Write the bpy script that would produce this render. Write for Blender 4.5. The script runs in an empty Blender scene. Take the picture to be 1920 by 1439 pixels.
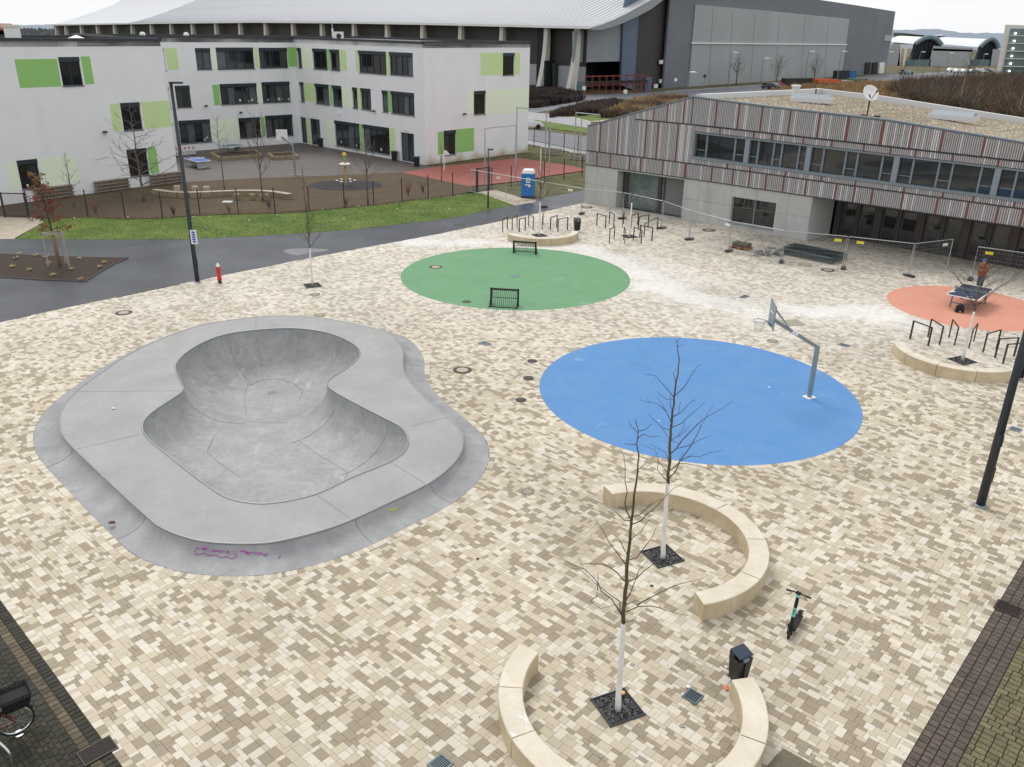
import bpy, bmesh, math, random
import numpy as np
from mathutils import Vector, Matrix
from mathutils.geometry import tessellate_polygon, delaunay_2d_cdt
random.seed(7); rnd = random.Random(11); nrs = np.random.RandomState(5)
sc = bpy.context.scene
COL = sc.collection
PI = math.pi
# ------------------------------------------------------------------ camera
F, PITCH, ROLL, CAMH = 1570.0, 0.4010, 0.0175, 13.3
_f = Vector((0, math.cos(PITCH), -math.sin(PITCH))); _u0 = Vector((0, math.sin(PITCH), math.cos(PITCH))); _r0 = Vector((1, 0, 0))
RT = _r0*math.cos(ROLL) + _u0*math.sin(ROLL); UP = _u0*math.cos(ROLL) - _r0*math.sin(ROLL); FW = _f
CAM = Vector((0, 0, CAMH))
cam = bpy.data.cameras.new('camera'); camo = bpy.data.objects.new('camera', cam); COL.objects.link(camo)
m3 = Matrix((RT, UP, -FW)).transposed()
camo.matrix_world = Matrix.Translation(CAM) @ m3.to_4x4()
cam.sensor_width = 36; cam.lens = 36*F/1920; cam.clip_start = .1; cam.clip_end = 8000
sc.camera = camo
# ------------------------------------------------------------------ world
SUN_EL, SUN_AZ = math.radians(52), math.radians(-28)
w = bpy.data.worlds.new('World'); sc.world = w; w.use_nodes = True
nt = w.node_tree; nt.nodes.clear()
out = nt.nodes.new('ShaderNodeOutputWorld'); bg = nt.nodes.new('ShaderNodeBackground'); bc = nt.nodes.new('ShaderNodeBackground')
sky = nt.nodes.new('ShaderNodeTexSky'); sky.sky_type = 'NISHITA'; sky.sun_disc = False
sky.sun_elevation = SUN_EL; sky.sun_rotation = SUN_AZ; sky.air_density = 1.5; sky.dust_density = 4
nt.links.new(sky.outputs[0], bg.inputs[0]); bg.inputs[1].default_value = 0.1
tc = nt.nodes.new('ShaderNodeTexCoord'); no = nt.nodes.new('ShaderNodeTexNoise'); no.inputs['Scale'].default_value = 2.2; no.inputs['Detail'].default_value = 5
mp = nt.nodes.new('ShaderNodeMapping'); mp.inputs['Scale'].default_value = (1, 1, 5)
rp = nt.nodes.new('ShaderNodeValToRGB')
rp.color_ramp.elements[0].position = .3; rp.color_ramp.elements[0].color = (.77, .785, .805, 1)
rp.color_ramp.elements[1].position = .7; rp.color_ramp.elements[1].color = (.88, .89, .90, 1)
nt.links.new(tc.outputs['Generated'], mp.inputs[0]); nt.links.new(mp.outputs[0], no.inputs['Vector']); nt.links.new(no.outputs[0], rp.inputs[0])
nt.links.new(rp.outputs[0], bc.inputs[0]); bc.inputs[1].default_value = .97
mx = nt.nodes.new('ShaderNodeMixShader'); mx.inputs[0].default_value = .93
nt.links.new(bg.outputs[0], mx.inputs[1]); nt.links.new(bc.outputs[0], mx.inputs[2]); nt.links.new(mx.outputs[0], out.inputs[0])
sun = bpy.data.lights.new('sun', 'SUN'); sun.energy = 1.15; sun.angle = math.radians(22); sun.color = (1, .97, .92)
suno = bpy.data.objects.new('sun', sun); COL.objects.link(suno)
sd = Vector((math.sin(SUN_AZ)*math.cos(SUN_EL), math.cos(SUN_AZ)*math.cos(SUN_EL), math.sin(SUN_EL)))
suno.rotation_euler = sd.to_track_quat('Z', 'Y').to_euler()
sc.view_settings.view_transform = 'Standard'; sc.view_settings.look = 'None'; sc.view_settings.gamma = 1; sc.view_settings.exposure = 0.35
sc.view_settings.use_curve_mapping = False
# ------------------------------------------------------------------ pixel -> place helpers (survey of the photograph)
def ray(px, py): return RT*((px-960)/F) - UP*((py-719.5)/F) + FW
def G(px, py, z=0.0):
    v = ray(px, py); k = (z-CAMH)/v.z; return Vector((v.x*k, v.y*k))
def YP(px, py, Y):
    v = ray(px, py); k = Y/v.y; return Vector((v.x*k, Y, CAMH+v.z*k))
def HT(b, px, py):
    v = ray(px, py); k = (b.x*v.x+b.y*v.y)/(v.x*v.x+v.y*v.y); return CAMH+v.z*k
class Wall:
    """vertical plane through ground points a, b; s runs from a to b, o towards the camera"""
    def __init__(s, a, b):
        s.a = Vector(a[:2]); b = Vector(b[:2]); s.L = (b-s.a).length; s.d = (b-s.a)/s.L
        s.n = Vector((s.d.y, -s.d.x))
        if s.n.dot(s.a) > 0: s.n = -s.n
    def px(s, x, y):
        v = ray(x, y); k = s.a.dot(s.n)/(v.x*s.n.x+v.y*s.n.y)
        p = Vector((v.x*k, v.y*k)); return (p-s.a).dot(s.d), CAMH+v.z*k
    def P(s, u, z, o=0.0):
        p = s.a + s.d*u + s.n*o; return Vector((p.x, p.y, z))
# ------------------------------------------------------------------ materials
def lin(c): c /= 255.0; return c/12.92 if c <= .04045 else ((c+.055)/1.055)**2.4
def C(r, g, b, k=1.0): return (min(1, lin(r)*k), min(1, lin(g)*k), min(1, lin(b)*k), 1)
MATS = {}
def mat(name, col, rough=.7, metal=0.0, var=0.0, vscale=3.0, col2=None, bump=0.0, bscale=40.0, spec=.5, emit=None, detail=6, stretch=None, attr=None, grain=0.0, gscale=60.0, thr=(.35, .65)):
    if name in MATS: return MATS[name]
    m = bpy.data.materials.new(name); m.use_nodes = True; n = m.node_tree; L = n.links
    b = n.nodes['Principled BSDF']; b.inputs['Roughness'].default_value = rough; b.inputs['Metallic'].default_value = metal
    b.inputs['Specular IOR Level'].default_value = spec; b.inputs['Base Color'].default_value = col
    tcn = n.nodes.new('ShaderNodeTexCoord'); vec = tcn.outputs['Object']
    if stretch:
        mpn = n.nodes.new('ShaderNodeMapping'); mpn.inputs['Scale'].default_value = stretch; L.new(vec, mpn.inputs[0]); svec = mpn.outputs[0]
    else: svec = vec
    cur = None
    if attr:
        a = n.nodes.new('ShaderNodeAttribute'); a.attribute_name = attr; cur = a.outputs['Color']
    if col2 is not None or var:
        nz = n.nodes.new('ShaderNodeTexNoise'); nz.inputs['Scale'].default_value = vscale; nz.inputs['Detail'].default_value = detail; nz.inputs['Roughness'].default_value = .62
        L.new(svec, nz.inputs['Vector'])
        if col2 is not None:
            r = n.nodes.new('ShaderNodeValToRGB'); r.color_ramp.elements[0].color = col; r.color_ramp.elements[1].color = col2
            r.color_ramp.elements[0].position = thr[0]; r.color_ramp.elements[1].position = thr[1]
            L.new(nz.outputs[0], r.inputs[0]); cur = r.outputs[0]
        if var:
            mr = n.nodes.new('ShaderNodeMapRange'); mr.inputs[1].default_value = .3; mr.inputs[2].default_value = .7; mr.inputs[3].default_value = 1-var; mr.inputs[4].default_value = 1+var
            L.new(nz.outputs[0], mr.inputs[0])
            mm = n.nodes.new('ShaderNodeMix'); mm.data_type = 'RGBA'; mm.blend_type = 'MULTIPLY'; mm.inputs[0].default_value = 1
            if cur: L.new(cur, mm.inputs[6])
            else: mm.inputs[6].default_value = col
            L.new(mr.outputs[0], mm.inputs[7]); cur = mm.outputs[2]
    if grain:
        ng = n.nodes.new('ShaderNodeTexNoise'); ng.inputs['Scale'].default_value = gscale; ng.inputs['Detail'].default_value = 2
        L.new(vec, ng.inputs['Vector'])
        mr = n.nodes.new('ShaderNodeMapRange'); mr.inputs[1].default_value = .3; mr.inputs[2].default_value = .7; mr.inputs[3].default_value = 1-grain; mr.inputs[4].default_value = 1+grain
        L.new(ng.outputs[0], mr.inputs[0])
        mm = n.nodes.new('ShaderNodeMix'); mm.data_type = 'RGBA'; mm.blend_type = 'MULTIPLY'; mm.inputs[0].default_value = 1
        if cur: L.new(cur, mm.inputs[6])
        else: mm.inputs[6].default_value = col
        L.new(mr.outputs[0], mm.inputs[7]); cur = mm.outputs[2]
    if cur: L.new(cur, b.inputs['Base Color'])
    if bump:
        nb = n.nodes.new('ShaderNodeTexNoise'); nb.inputs['Scale'].default_value = bscale; nb.inputs['Detail'].default_value = 4; L.new(svec, nb.inputs['Vector'])
        bp = n.nodes.new('ShaderNodeBump'); bp.inputs['Strength'].default_value = bump; bp.inputs['Distance'].default_value = .02
        L.new(nb.outputs[0], bp.inputs['Height']); L.new(bp.outputs[0], b.inputs['Normal'])
    if emit: b.inputs['Emission Color'].default_value = emit[0]; b.inputs['Emission Strength'].default_value = emit[1]
    MATS[name] = m; return m
def layer(m, col, scale, lo, hi, amt=.6, stretch=(1, 1, 1), detail=6, dist=0.0):
    """adds a stain / scuff layer of its own colour on top of a material"""
    n = m.node_tree; L = n.links; b = n.nodes['Principled BSDF']; lk = b.inputs['Base Color'].links
    cur = lk[0].from_socket if lk else None
    tcn = n.nodes.new('ShaderNodeTexCoord'); mp_ = n.nodes.new('ShaderNodeMapping'); mp_.inputs['Scale'].default_value = stretch; mp_.inputs['Location'].default_value = (3.1*len(n.nodes), 1.7, .3); L.new(tcn.outputs['Object'], mp_.inputs[0])
    nz = n.nodes.new('ShaderNodeTexNoise'); nz.inputs['Scale'].default_value = scale; nz.inputs['Detail'].default_value = detail; nz.inputs['Distortion'].default_value = dist; L.new(mp_.outputs[0], nz.inputs['Vector'])
    mr = n.nodes.new('ShaderNodeMapRange'); mr.inputs[1].default_value = lo; mr.inputs[2].default_value = hi; mr.inputs[3].default_value = 0; mr.inputs[4].default_value = amt; L.new(nz.outputs[0], mr.inputs[0])
    mm = n.nodes.new('ShaderNodeMix'); mm.data_type = 'RGBA'; L.new(mr.outputs[0], mm.inputs[0])
    if cur: L.new(cur, mm.inputs[6])
    else: mm.inputs[6].default_value = b.inputs['Base Color'].default_value
    mm.inputs[7].default_value = col; L.new(mm.outputs[2], b.inputs['Base Color']); return m
# ------------------------------------------------------------------ mesh builder
class MB:
    def __init__(s): s.v = []; s.f = []; s.m = []; s.c = []
    def add(s, vs, fs, mi=0):
        o = len(s.v); s.v.extend([tuple(v) for v in vs])
        for f in fs: s.f.append(tuple(i+o for i in f)); s.m.append(mi)
        return s
    def box(s, x, y, z, sx, sy, sz, rot=0, mi=0):
        c, n = math.cos(rot), math.sin(rot); vs = []
        for dz in (-.5, .5):
            for dx, dy in ((-.5, -.5), (.5, -.5), (.5, .5), (-.5, .5)):
                a, b = dx*sx, dy*sy; vs.append((x+a*c-b*n, y+a*n+b*c, z+dz*sz))
        return s.add(vs, [(0, 3, 2, 1), (4, 5, 6, 7), (0, 1, 5, 4), (1, 2, 6, 5), (2, 3, 7, 6), (3, 0, 4, 7)], mi)
    def hexa(s, p, mi=0):   # 8 points: bottom loop, top loop
        return s.add(p, [(0, 3, 2, 1), (4, 5, 6, 7), (0, 1, 5, 4), (1, 2, 6, 5), (2, 3, 7, 6), (3, 0, 4, 7)], mi)
    def wbox(s, W, s0, s1, z0, z1, o0, o1, mi=0, sl=None):
        z0b, z1b = (z0, z1) if sl is None else sl
        return s.hexa([W.P(s0, z0, o0), W.P(s1, z0b, o0), W.P(s1, z0b, o1), W.P(s0, z0, o1), W.P(s0, z1, o0), W.P(s1, z1b, o0), W.P(s1, z1b, o1), W.P(s0, z1, o1)], mi)
    def bar(s, a, b, w, h=None, mi=0):
        a = Vector(a); b = Vector(b); d = (b-a).normalized(); h = h or w
        x = d.cross(Vector((0, 0, 1))); x = x.normalized() if x.length > 1e-4 else Vector((1, 0, 0)); y = x.cross(d)
        p = []
        for e in (a, b):
            for i, j in ((-1, -1), (1, -1), (1, 1), (-1, 1)): p.append(e+x*(i*w/2)+y*(j*h/2))
        return s.hexa(p, mi)
    def prism(s, poly, z0, z1, mi=0, cap=True):
        n = len(poly); a = sum(poly[i][0]*poly[(i+1) % n][1]-poly[(i+1) % n][0]*poly[i][1] for i in range(n))
        if a < 0: poly = poly[::-1]
        vs = [(p[0], p[1], z0) for p in poly]+[(p[0], p[1], z1) for p in poly]
        fs = [(i, (i+1) % n, n+(i+1) % n, n+i) for i in range(n)]
        if cap:
            t = tessellate_polygon([[Vector((p[0], p[1], 0)) for p in poly]])
            for q in t:
                q = tuple(q); A = [Vector(poly[i][:2]) for i in q]
                if (A[1]-A[0]).cross(A[2]-A[0]) < 0: q = q[::-1]
                fs.append(tuple(n+i for i in q)); fs.append(q[::-1])
        return s.add(vs, fs, mi)
    def tube(s, pts, r, n=6, mi=0, caps=True):
        pts = [Vector(p) for p in pts]; rs = r if isinstance(r, (list, tuple)) else [r]*len(pts)
        vs = []; up = None
        for i, p in enumerate(pts):
            t = (pts[min(i+1, len(pts)-1)]-pts[max(i-1, 0)])
            if t.length < 1e-7: t = Vector((0, 0, 1))
            t.normalize()
            if up is None: up = t.cross(Vector((.3, .9, .2))).normalized() if abs(t.dot(Vector((.3, .9, .2)))) < .95 else t.cross(Vector((1, 0, 0))).normalized()
            x = (up - t*up.dot(t)); x = x.normalized() if x.length > 1e-6 else t.orthogonal().normalized(); up = x; y = t.cross(x)
            for k in range(n):
                a = 2*PI*k/n; vs.append(p+(x*math.cos(a)+y*math.sin(a))*rs[i])
        fs = []
        for i in range(len(pts)-1):
            for k in range(n): fs.append((i*n+k, i*n+(k+1) % n, (i+1)*n+(k+1) % n, (i+1)*n+k))
        if caps: fs.append(tuple(range(n-1, -1, -1))); fs.append(tuple((len(pts)-1)*n+k for k in range(n)))
        return s.add(vs, fs, mi)
    def lathe(s, prof, n=20, x=0, y=0, z=0, mi=0, sx=1, sy=1):
        vs = []; fs = []
        for r, h in prof:
            for k in range(n): a = 2*PI*k/n; vs.append((x+r*math.cos(a)*sx, y+r*math.sin(a)*sy, z+h))
        for i in range(len(prof)-1):
            for k in range(n): fs.append((i*n+k, i*n+(k+1) % n, (i+1)*n+(k+1) % n, (i+1)*n+k))
        fs.append(tuple(range(n-1, -1, -1))); fs.append(tuple((len(prof)-1)*n+k for k in range(n)))
        return s.add(vs, fs, mi)
    def build(s, name, mats, parent=None, world=True, smooth=False, loc=None):
        me = bpy.data.meshes.new(name); off = Vector((0, 0, 0))
        if parent is not None and world: off = parent.location.copy() if parent.parent is None else parent.parent.location+parent.location
        if loc is not None: off = Vector(loc)
        vs = [(v[0]-off.x, v[1]-off.y, v[2]-off.z) for v in s.v] if off.length > 0 else s.v
        me.from_pydata(vs, [], s.f)
        if not isinstance(mats, (list, tuple)): mats = [mats]
        for m in mats: me.materials.append(m)
        if len(mats) > 1: me.polygons.foreach_set('material_index', s.m)
        if smooth: me.polygons.foreach_set('use_smooth', [True]*len(s.f))
        me.update(); o = bpy.data.objects.new(name, me); COL.objects.link(o)
        if parent is not None: o.parent = parent
        elif loc is not None: o.location = loc
        return o
def thing(name, label, cat, loc=(0, 0, 0), group=None, rotz=0):
    o = bpy.data.objects.new(name, None); COL.objects.link(o); o.empty_display_size = .3
    o.location = (loc[0], loc[1], loc[2] if len(loc) > 2 else 0); o.rotation_euler = (0, 0, rotz)
    o['label'] = label; o['category'] = cat
    if group: o['group'] = group
    bpy.context.view_layer.update() if False else None
    o.matrix_local = Matrix.Translation(o.location) @ Matrix.Rotation(rotz, 4, 'Z') if rotz else Matrix.Translation(o.location)
    return o
def tag(o, label, cat, group=None):
    o['label'] = label; o['category'] = cat
    if group: o['group'] = group
    return o
def struct(o, kind='structure'): o['kind'] = kind; return o
def copy_tree(o, label=None, loc=None, rotz=None, parent=None):
    c = o.copy(); COL.objects.link(c)
    if parent is not None: c.parent = parent; c.matrix_parent_inverse = o.matrix_parent_inverse
    if label: c['label'] = label
    if loc is not None: c.location = (loc[0], loc[1], loc[2] if len(loc) > 2 else 0)
    if rotz is not None: c.rotation_euler = (0, 0, rotz)
    for ch in KIDS(o): copy_tree(ch, parent=c)
    return c
def KIDS(o): return [x for x in list(COL.objects) if x.parent == o]
def inpoly(x, y, poly):
    r = False; n = len(poly); j = n-1
    for i in range(n):
        xi, yi = poly[i][0], poly[i][1]; xj, yj = poly[j][0], poly[j][1]
        if (yi > y) != (yj > y) and x < (xj-xi)*(y-yi)/(yj-yi)+xi: r = not r
        j = i
    return r
def np_inpoly(X, Y, poly):
    r = np.zeros(X.shape, bool); n = len(poly); j = n-1
    for i in range(n):
        xi, yi = poly[i][0], poly[i][1]; xj, yj = poly[j][0], poly[j][1]
        if yi != yj:
            c = ((yi > Y) != (yj > Y)) & (X < (xj-xi)*(Y-yi)/(yj-yi)+xi); r ^= c
        j = i
    return r
def smooth_loop(P, k=3, closed=True):
    P = [Vector(p) for p in P]
    for _ in range(k):
        Q = []; n = len(P)
        for i in range(n if closed else n-1):
            a, b = P[i], P[(i+1) % n]; Q += [a*.75+b*.25, a*.25+b*.75]
        if not closed: Q = [P[0]]+Q+[P[-1]]
        P = Q
    return P
def resample(P, n, closed=True):
    P = [Vector(p) for p in P]; Q = P+[P[0]] if closed else P
    L = [0]
    for a, b in zip(Q, Q[1:]): L.append(L[-1]+(b-a).length)
    out = []; j = 0; m = n if closed else n-1
    for i in range(n):
        t = L[-1]*i/m
        while j < len(L)-2 and L[j+1] < t: j += 1
        u = (t-L[j])/max(1e-9, L[j+1]-L[j]); out.append(Q[j].lerp(Q[j+1], u))
    return out
def sheet(name, pts, z, m, kind='structure', sub=None):
    mb = MB(); n = len(pts); t = tessellate_polygon([[Vector((p[0], p[1], 0)) for p in pts]]); fs = []
    for q in t:
        q = tuple(q); A = [Vector(pts[i][:2]) for i in q]
        if (A[1]-A[0]).cross(A[2]-A[0]) < 0: q = q[::-1]
        fs.append(q)
    mb.add([(p[0], p[1], z) for p in pts], fs); o = mb.build(name, m); return struct(o, kind)
# ================================================================== ground, path, lawns, paving
def Z(base, sc_, pts): return [(base[0]+x/sc_, base[1]+y/sc_) for x, y in pts]
def GG(pts, z=0): return [G(x, y, z) for x, y in pts]
HD = 0.42
copx = [(480,619),(425,626),(385,640),(350,660),(332.5,677.5),(327.5,690),(335,710),(346,729),(340,737.5),(312.5,755),(282.5,775),(269,790),(266,805),(275,822.5),(325,862.5),(362.5,892.5),(400,920),(425,935),(455,942),(480,945.5),(505,945.5),(555,938),(605,924),(655,897.5),(700,880),(742.5,862.5),(762,845),(767,825),(757.5,805),(742.5,795),(692,770),(630,737.5),(611,722.5),(617.5,711),(650,692.5),(672.5,672.5),(676,657.5),(660,642.5),(620,625),(575,617),(530,615.5)]
deckx = [(730,625),(745,637.5),(757,660),(754,680),(757,702),(780,732),(817,765),(850,792),(865,810),(869,830),(862,855),(840,880),(805,907),(730,942),(660,975),(605,995),(525,1015),(480,1020),(400,1018),(350,1009),(300,989),(275,967),(225,922),(175,875),(135,837),(117,815),(111,792),(117,765),(140,737),(175,710),(225,675),(275,647),(325,627),(375,610),(437,600),(480,595),(542,592),(592,595),(655,605),(705,617)]
coping_loop = resample(smooth_loop(GG(copx, HD), 2), 260)
deck_loop = resample(smooth_loop(GG(deckx, HD), 2), 260)
def offset_loop(P, d):
    n = len(P); out = []
    ar = sum(P[i].x*P[(i+1) % n].y-P[(i+1) % n].x*P[i].y for i in range(n)); sg = 1 if ar > 0 else -1
    for i in range(n):
        t = (P[(i+2) % n]-P[(i-2) % n]); t.normalize(); out.append(P[i]+Vector((t.y, -t.x))*sg*d)
    return out
base_loop = offset_loop(deck_loop, .9)
base_loop = resample(smooth_loop(base_loop, 1), 260)
hole_loop = offset_loop(deck_loop, .55)[::4]
def flat_with_hole(name, outer, hole, z, m, kind='structure'):
    pts = [Vector((p[0], p[1], 0)) for p in outer]+[Vector((p[0], p[1], 0)) for p in hole]
    t = tessellate_polygon([pts[:len(outer)], pts[len(outer):]]); mb = MB(); fs = []
    for q in t:
        q = tuple(q); A = [pts[i].xy for i in q]
        if (A[1]-A[0]).cross(A[2]-A[0]) < 0: q = q[::-1]
        fs.append(q)
    mb.add([(p.x, p.y, z) for p in pts], fs); o = mb.build(name, m)
    if kind: struct(o, kind)
    return o
M_ground = mat('field_grass', C(112, 110, 62, .55), .95, col2=C(126, 112, 76, .55), vscale=.03, var=.25, grain=.3, gscale=1.5)
M_joint = mat('joint_sand', C(170, 160, 142, .8), .95, var=.15, vscale=2)
M_asph = mat('asphalt', C(50, 54, 64, .85), .30, col2=C(68, 73, 84, .85), vscale=.35, var=.18, bump=.25, bscale=90, grain=.12, gscale=25, spec=.5)
layer(M_asph, C(104, 108, 118), .18, .52, .75, .22, detail=8); layer(M_asph, C(40, 42, 48), .5, .55, .75, .4, detail=8)
M_asph2 = mat('road_asphalt', C(120, 122, 128, .8), .6, var=.2, vscale=.2)
M_lawn = mat('lawn', C(100, 132, 44, .64), .95, col2=C(122, 138, 58, .64), vscale=.4, var=.25, grain=.2, gscale=14, bump=.6, bscale=30)
M_soil = mat('yard_soil', C(102, 82, 64, .78), .95, col2=C(92, 80, 54, .76), vscale=.45, var=.25, grain=.3, gscale=9, bump=.5, bscale=12)
M_bed = mat('bed_soil', C(70, 54, 44, .7), .95, var=.35, vscale=5, grain=.3, bump=.8, bscale=15)
M_yard = mat('yard_paving', C(110, 100, 94, .8), .6, col2=C(88, 82, 80, .8), vscale=.5, var=.15, grain=.18, gscale=8)
M_red = mat('red_rubber', C(182, 102, 90, .8), .8, col2=C(160, 92, 84, .8), vscale=.7, var=.12, grain=.15, gscale=12)
M_sand = mat('sand_path', C(192, 180, 162, .9), .95, var=.15, vscale=1.5, grain=.15, gscale=10)
M_side = mat('pavement_grey', C(165, 165, 168, .85), .8, var=.12, vscale=.6)
ang = [2*PI*i/48 for i in range(48)]
ground = flat_with_hole('ground', [(900*math.cos(a), 900*math.sin(a)+200) for a in ang], hole_loop, -.06, M_ground)
# rim of the terrain falls away into the valley
mb = MB(); rings = [(900, -.06), (1200, -14), (1700, -34), (3500, -60)]
vs = [(r*math.cos(a), r*math.sin(a)+200, z) for r, z in rings for a in ang]; n = 48
mb.add(vs, [(i*n+k, i*n+(k+1) % n, (i+1)*n+(k+1) % n, (i+1)*n+k) for i in range(3) for k in range(n)])
struct(mb.build('valley_terrain', M_ground, smooth=True))
# -- plaza outline
KL0, KL1 = G(0, 1125), G(230, 1439); KR0, KR1 = G(1920, 1050), G(1690, 1439)
dL = (KL0-KL1).normalized(); dR = (KR0-KR1).normalized()
den = dL.x*dR.y-dL.y*dR.x; dd = KR1-KL1; tL = (dd.x*dR.y-dd.y*dR.x)/den
K = KL1+dL*tL
Lext = KL0+dL*16; Rext = KR0+dR*30
aspx = [(0,605),(100,582),(209,560),(300,541),(370,526),(480,504),(580,484),(680,465),(805,442.5),(960,410),(1020,397),(1092,381)]
asp = GG(aspx); a0 = asp[0]+(asp[0]-asp[1])*2.2; asp = [a0]+asp
asp_s = smooth_loop(asp, 2, closed=False)
H0, H1 = G(1095, 380.5), G(1511, 452.5)
HW = Wall(H0, H1)
RW = Wall(G(1554.5, 441.6), G(1920, 506))
hend = HW.P(52, 0)
plaza = [K, Lext]+asp_s+[H0, H1, G(1554.5, 441.6), RW.P(34, 0).xy]+[Rext]
pl_base = flat_with_hole('plaza_base', plaza, hole_loop, -.03, M_joint)
pav = bpy.data.objects.new('plaza_paving', None); COL.objects.link(pav); pav['kind'] = 'structure'
M_pav = mat('paver_concrete', (1, 1, 1, 1), .72, attr='tint', var=.035, vscale=.8, grain=.03, gscale=70, spec=.3)
layer(M_pav, C(140, 128, 106), .3, .56, .8, .34, detail=10); layer(M_pav, C(104, 96, 78), 2.2, .70, .80, .35, detail=9)
TINTS = [np.array(C(222, 214, 198, .86)[:3]), np.array(C(207, 195, 173, .84)[:3]), np.array(C(168, 155, 134, .85)[:3])]
def seg_dist(X, Y, P):
    D = np.full(X.shape, 1e9)
    for a, b in zip(P, P[1:]):
        dx, dy = b[0]-a[0], b[1]-a[1]; t = np.clip(((X-a[0])*dx+(Y-a[1])*dy)/(dx*dx+dy*dy), 0, 1)
        D = np.minimum(D, np.hypot(X-a[0]-t*dx, Y-a[1]-t*dy))
    return D
dust = [GG([(690,452),(800,452),(960,458),(1080,468),(1160,490),(1215,520),(1260,552),(1340,566),(1450,578),(1580,586),(1680,598)]), GG([(1150,480),(1230,500),(1300,530)]), GG([(560,640),(600,655)])]
def fbm(X, Y):
    return (np.sin(X*1.7+Y*.9+1)+np.sin(X*.6-Y*1.9+2)+np.sin(X*3.1+Y*2.7)*.5+np.sin(X*5.3-Y*4.1)*.4)/2.9
DISCS = [('blue', 7.4, 30.98, 6.29), ('green', .09, 47.63, 6.67), ('orange', 24.23, 42.96, 3.97)]
SK = np.array([(p.x, p.y) for p in base_loop])
def tints(X, Y, idx):
    T = np.array(TINTS)[idx]*(1+nrs.uniform(-.028, .028, (len(X), 1)))
    T *= 1+np.c_[nrs.uniform(-.012, .02, len(X)), np.zeros(len(X)), nrs.uniform(-.03, .01, len(X))]
    D = seg_dist(X, Y, dust[0]); D2 = seg_dist(X, Y, dust[1]); f = fbm(X, Y)
    f2 = fbm(X*.4+2, Y*.4); wv = .80/(1+np.exp((D-1.5-.9*f-.9*f2)/.55)); wv = np.maximum(wv, .62/(1+np.exp((D2-1.6-.8*f)/.7))); wv = np.maximum(wv, .30/(1+np.exp((D-6.5-2*f2)/1.6)))
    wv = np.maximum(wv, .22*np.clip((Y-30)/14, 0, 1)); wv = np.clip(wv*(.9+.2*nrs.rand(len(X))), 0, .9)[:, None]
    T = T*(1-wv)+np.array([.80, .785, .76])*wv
    # grime by the entrance; pavers darker in rings along the bench feet
    e = G(1600, 470); D = np.hypot((X-e.x)*.5, (Y-e.y)*.9); g = np.clip(1-(D-3.2-1.2*f)/3, 0, 1)*.36
    T *= (1-g)[:, None]
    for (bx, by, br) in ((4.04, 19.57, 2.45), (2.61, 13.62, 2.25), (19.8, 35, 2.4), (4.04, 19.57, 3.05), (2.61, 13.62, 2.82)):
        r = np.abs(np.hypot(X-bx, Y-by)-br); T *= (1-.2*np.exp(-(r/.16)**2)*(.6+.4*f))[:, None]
    g = np.clip(.10*fbm(X*.35+3, Y*.35), -.04, .08); T *= (1-g)[:, None]
    return np.clip(T, 0, .93)
class Pieces:
    def __init__(s): s.q = []; s.h = []; s.t = []; s.z = []
    def add(s, quad, t, z=0.0, h=.03): s.q.append(quad); s.t.append(t); s.z.append(z); s.h.append(h)
    def arrays(s): return np.array(s.q, float), np.array(s.t, float), np.array(s.z, float), np.array(s.h, float)
def shrink(Q, d):  # Q (n,4,2) inset each corner towards centre along both edges
    out = np.empty_like(Q)
    for i in range(4):
        e1 = Q[:, (i+1) % 4]-Q[:, i]; e2 = Q[:, (i-1) % 4]-Q[:, i]
        e1 /= np.linalg.norm(e1, axis=1, keepdims=True)+1e-9; e2 /= np.linalg.norm(e2, axis=1, keepdims=True)+1e-9
        out[:, i] = Q[:, i]+(e1+e2)*d
    return out
def pieces_mesh(name, Q, T, Zt, Hh, m, gap=.002, bev=.0025):
    n = len(Q); bo = shrink(Q, gap); tp = shrink(Q, gap+bev); V = np.empty((n, 8, 3))
    V[:, :4, :2] = bo; V[:, :4, 2] = (Zt-Hh)[:, None]; V[:, 4:, :2] = tp; V[:, 4:, 2] = Zt[:, None]
    fi = np.array([(4, 5, 6, 7), (0, 1, 5, 4), (1, 2, 6, 5), (2, 3, 7, 6), (3, 0, 4, 7)])
    Fc = (fi[None]+8*np.arange(n)[:, None, None]).reshape(-1)
    me = bpy.data.meshes.new(name); me.vertices.add(n*8); me.vertices.foreach_set('co', V.reshape(-1))
    nf = n*5; me.loops.add(nf*4); me.loops.foreach_set('vertex_index', Fc)
    me.polygons.add(nf); me.polygons.foreach_set('loop_start', np.arange(nf)*4); me.polygons.foreach_set('loop_total', np.full(nf, 4))
    at = me.attributes.new('tint', 'FLOAT_COLOR', 'FACE'); c4 = np.ones((n, 5, 4)); c4[:, :, :3] = T[:, None, :]; at.data.foreach_set('color', c4.reshape(-1))
    me.materials.append(m); sf = me.attributes.new('sharp_face', 'BOOLEAN', 'FACE'); sf.data.foreach_set('value', np.ones(nf, bool)); me.update(calc_edges=True)
    o = bpy.data.objects.new(name, me); COL.objects.link(o); return o
def ccw(Q):
    A = (Q[:, 1, 0]-Q[:, 0, 0])*(Q[:, 3, 1]-Q[:, 0, 1])-(Q[:, 1, 1]-Q[:, 0, 1])*(Q[:, 3, 0]-Q[:, 0, 0])
    Q[A < 0] = Q[A < 0][:, ::-1]; return Q
def project(X, Y, z=0):
    P = np.stack([X, Y, np.full_like(X, z-CAMH)], -1); dz = P@np.array(FW); return 960+F*(P@np.array(RT))/dz, 719.5-F*(P@np.array(UP))/dz, dz
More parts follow.
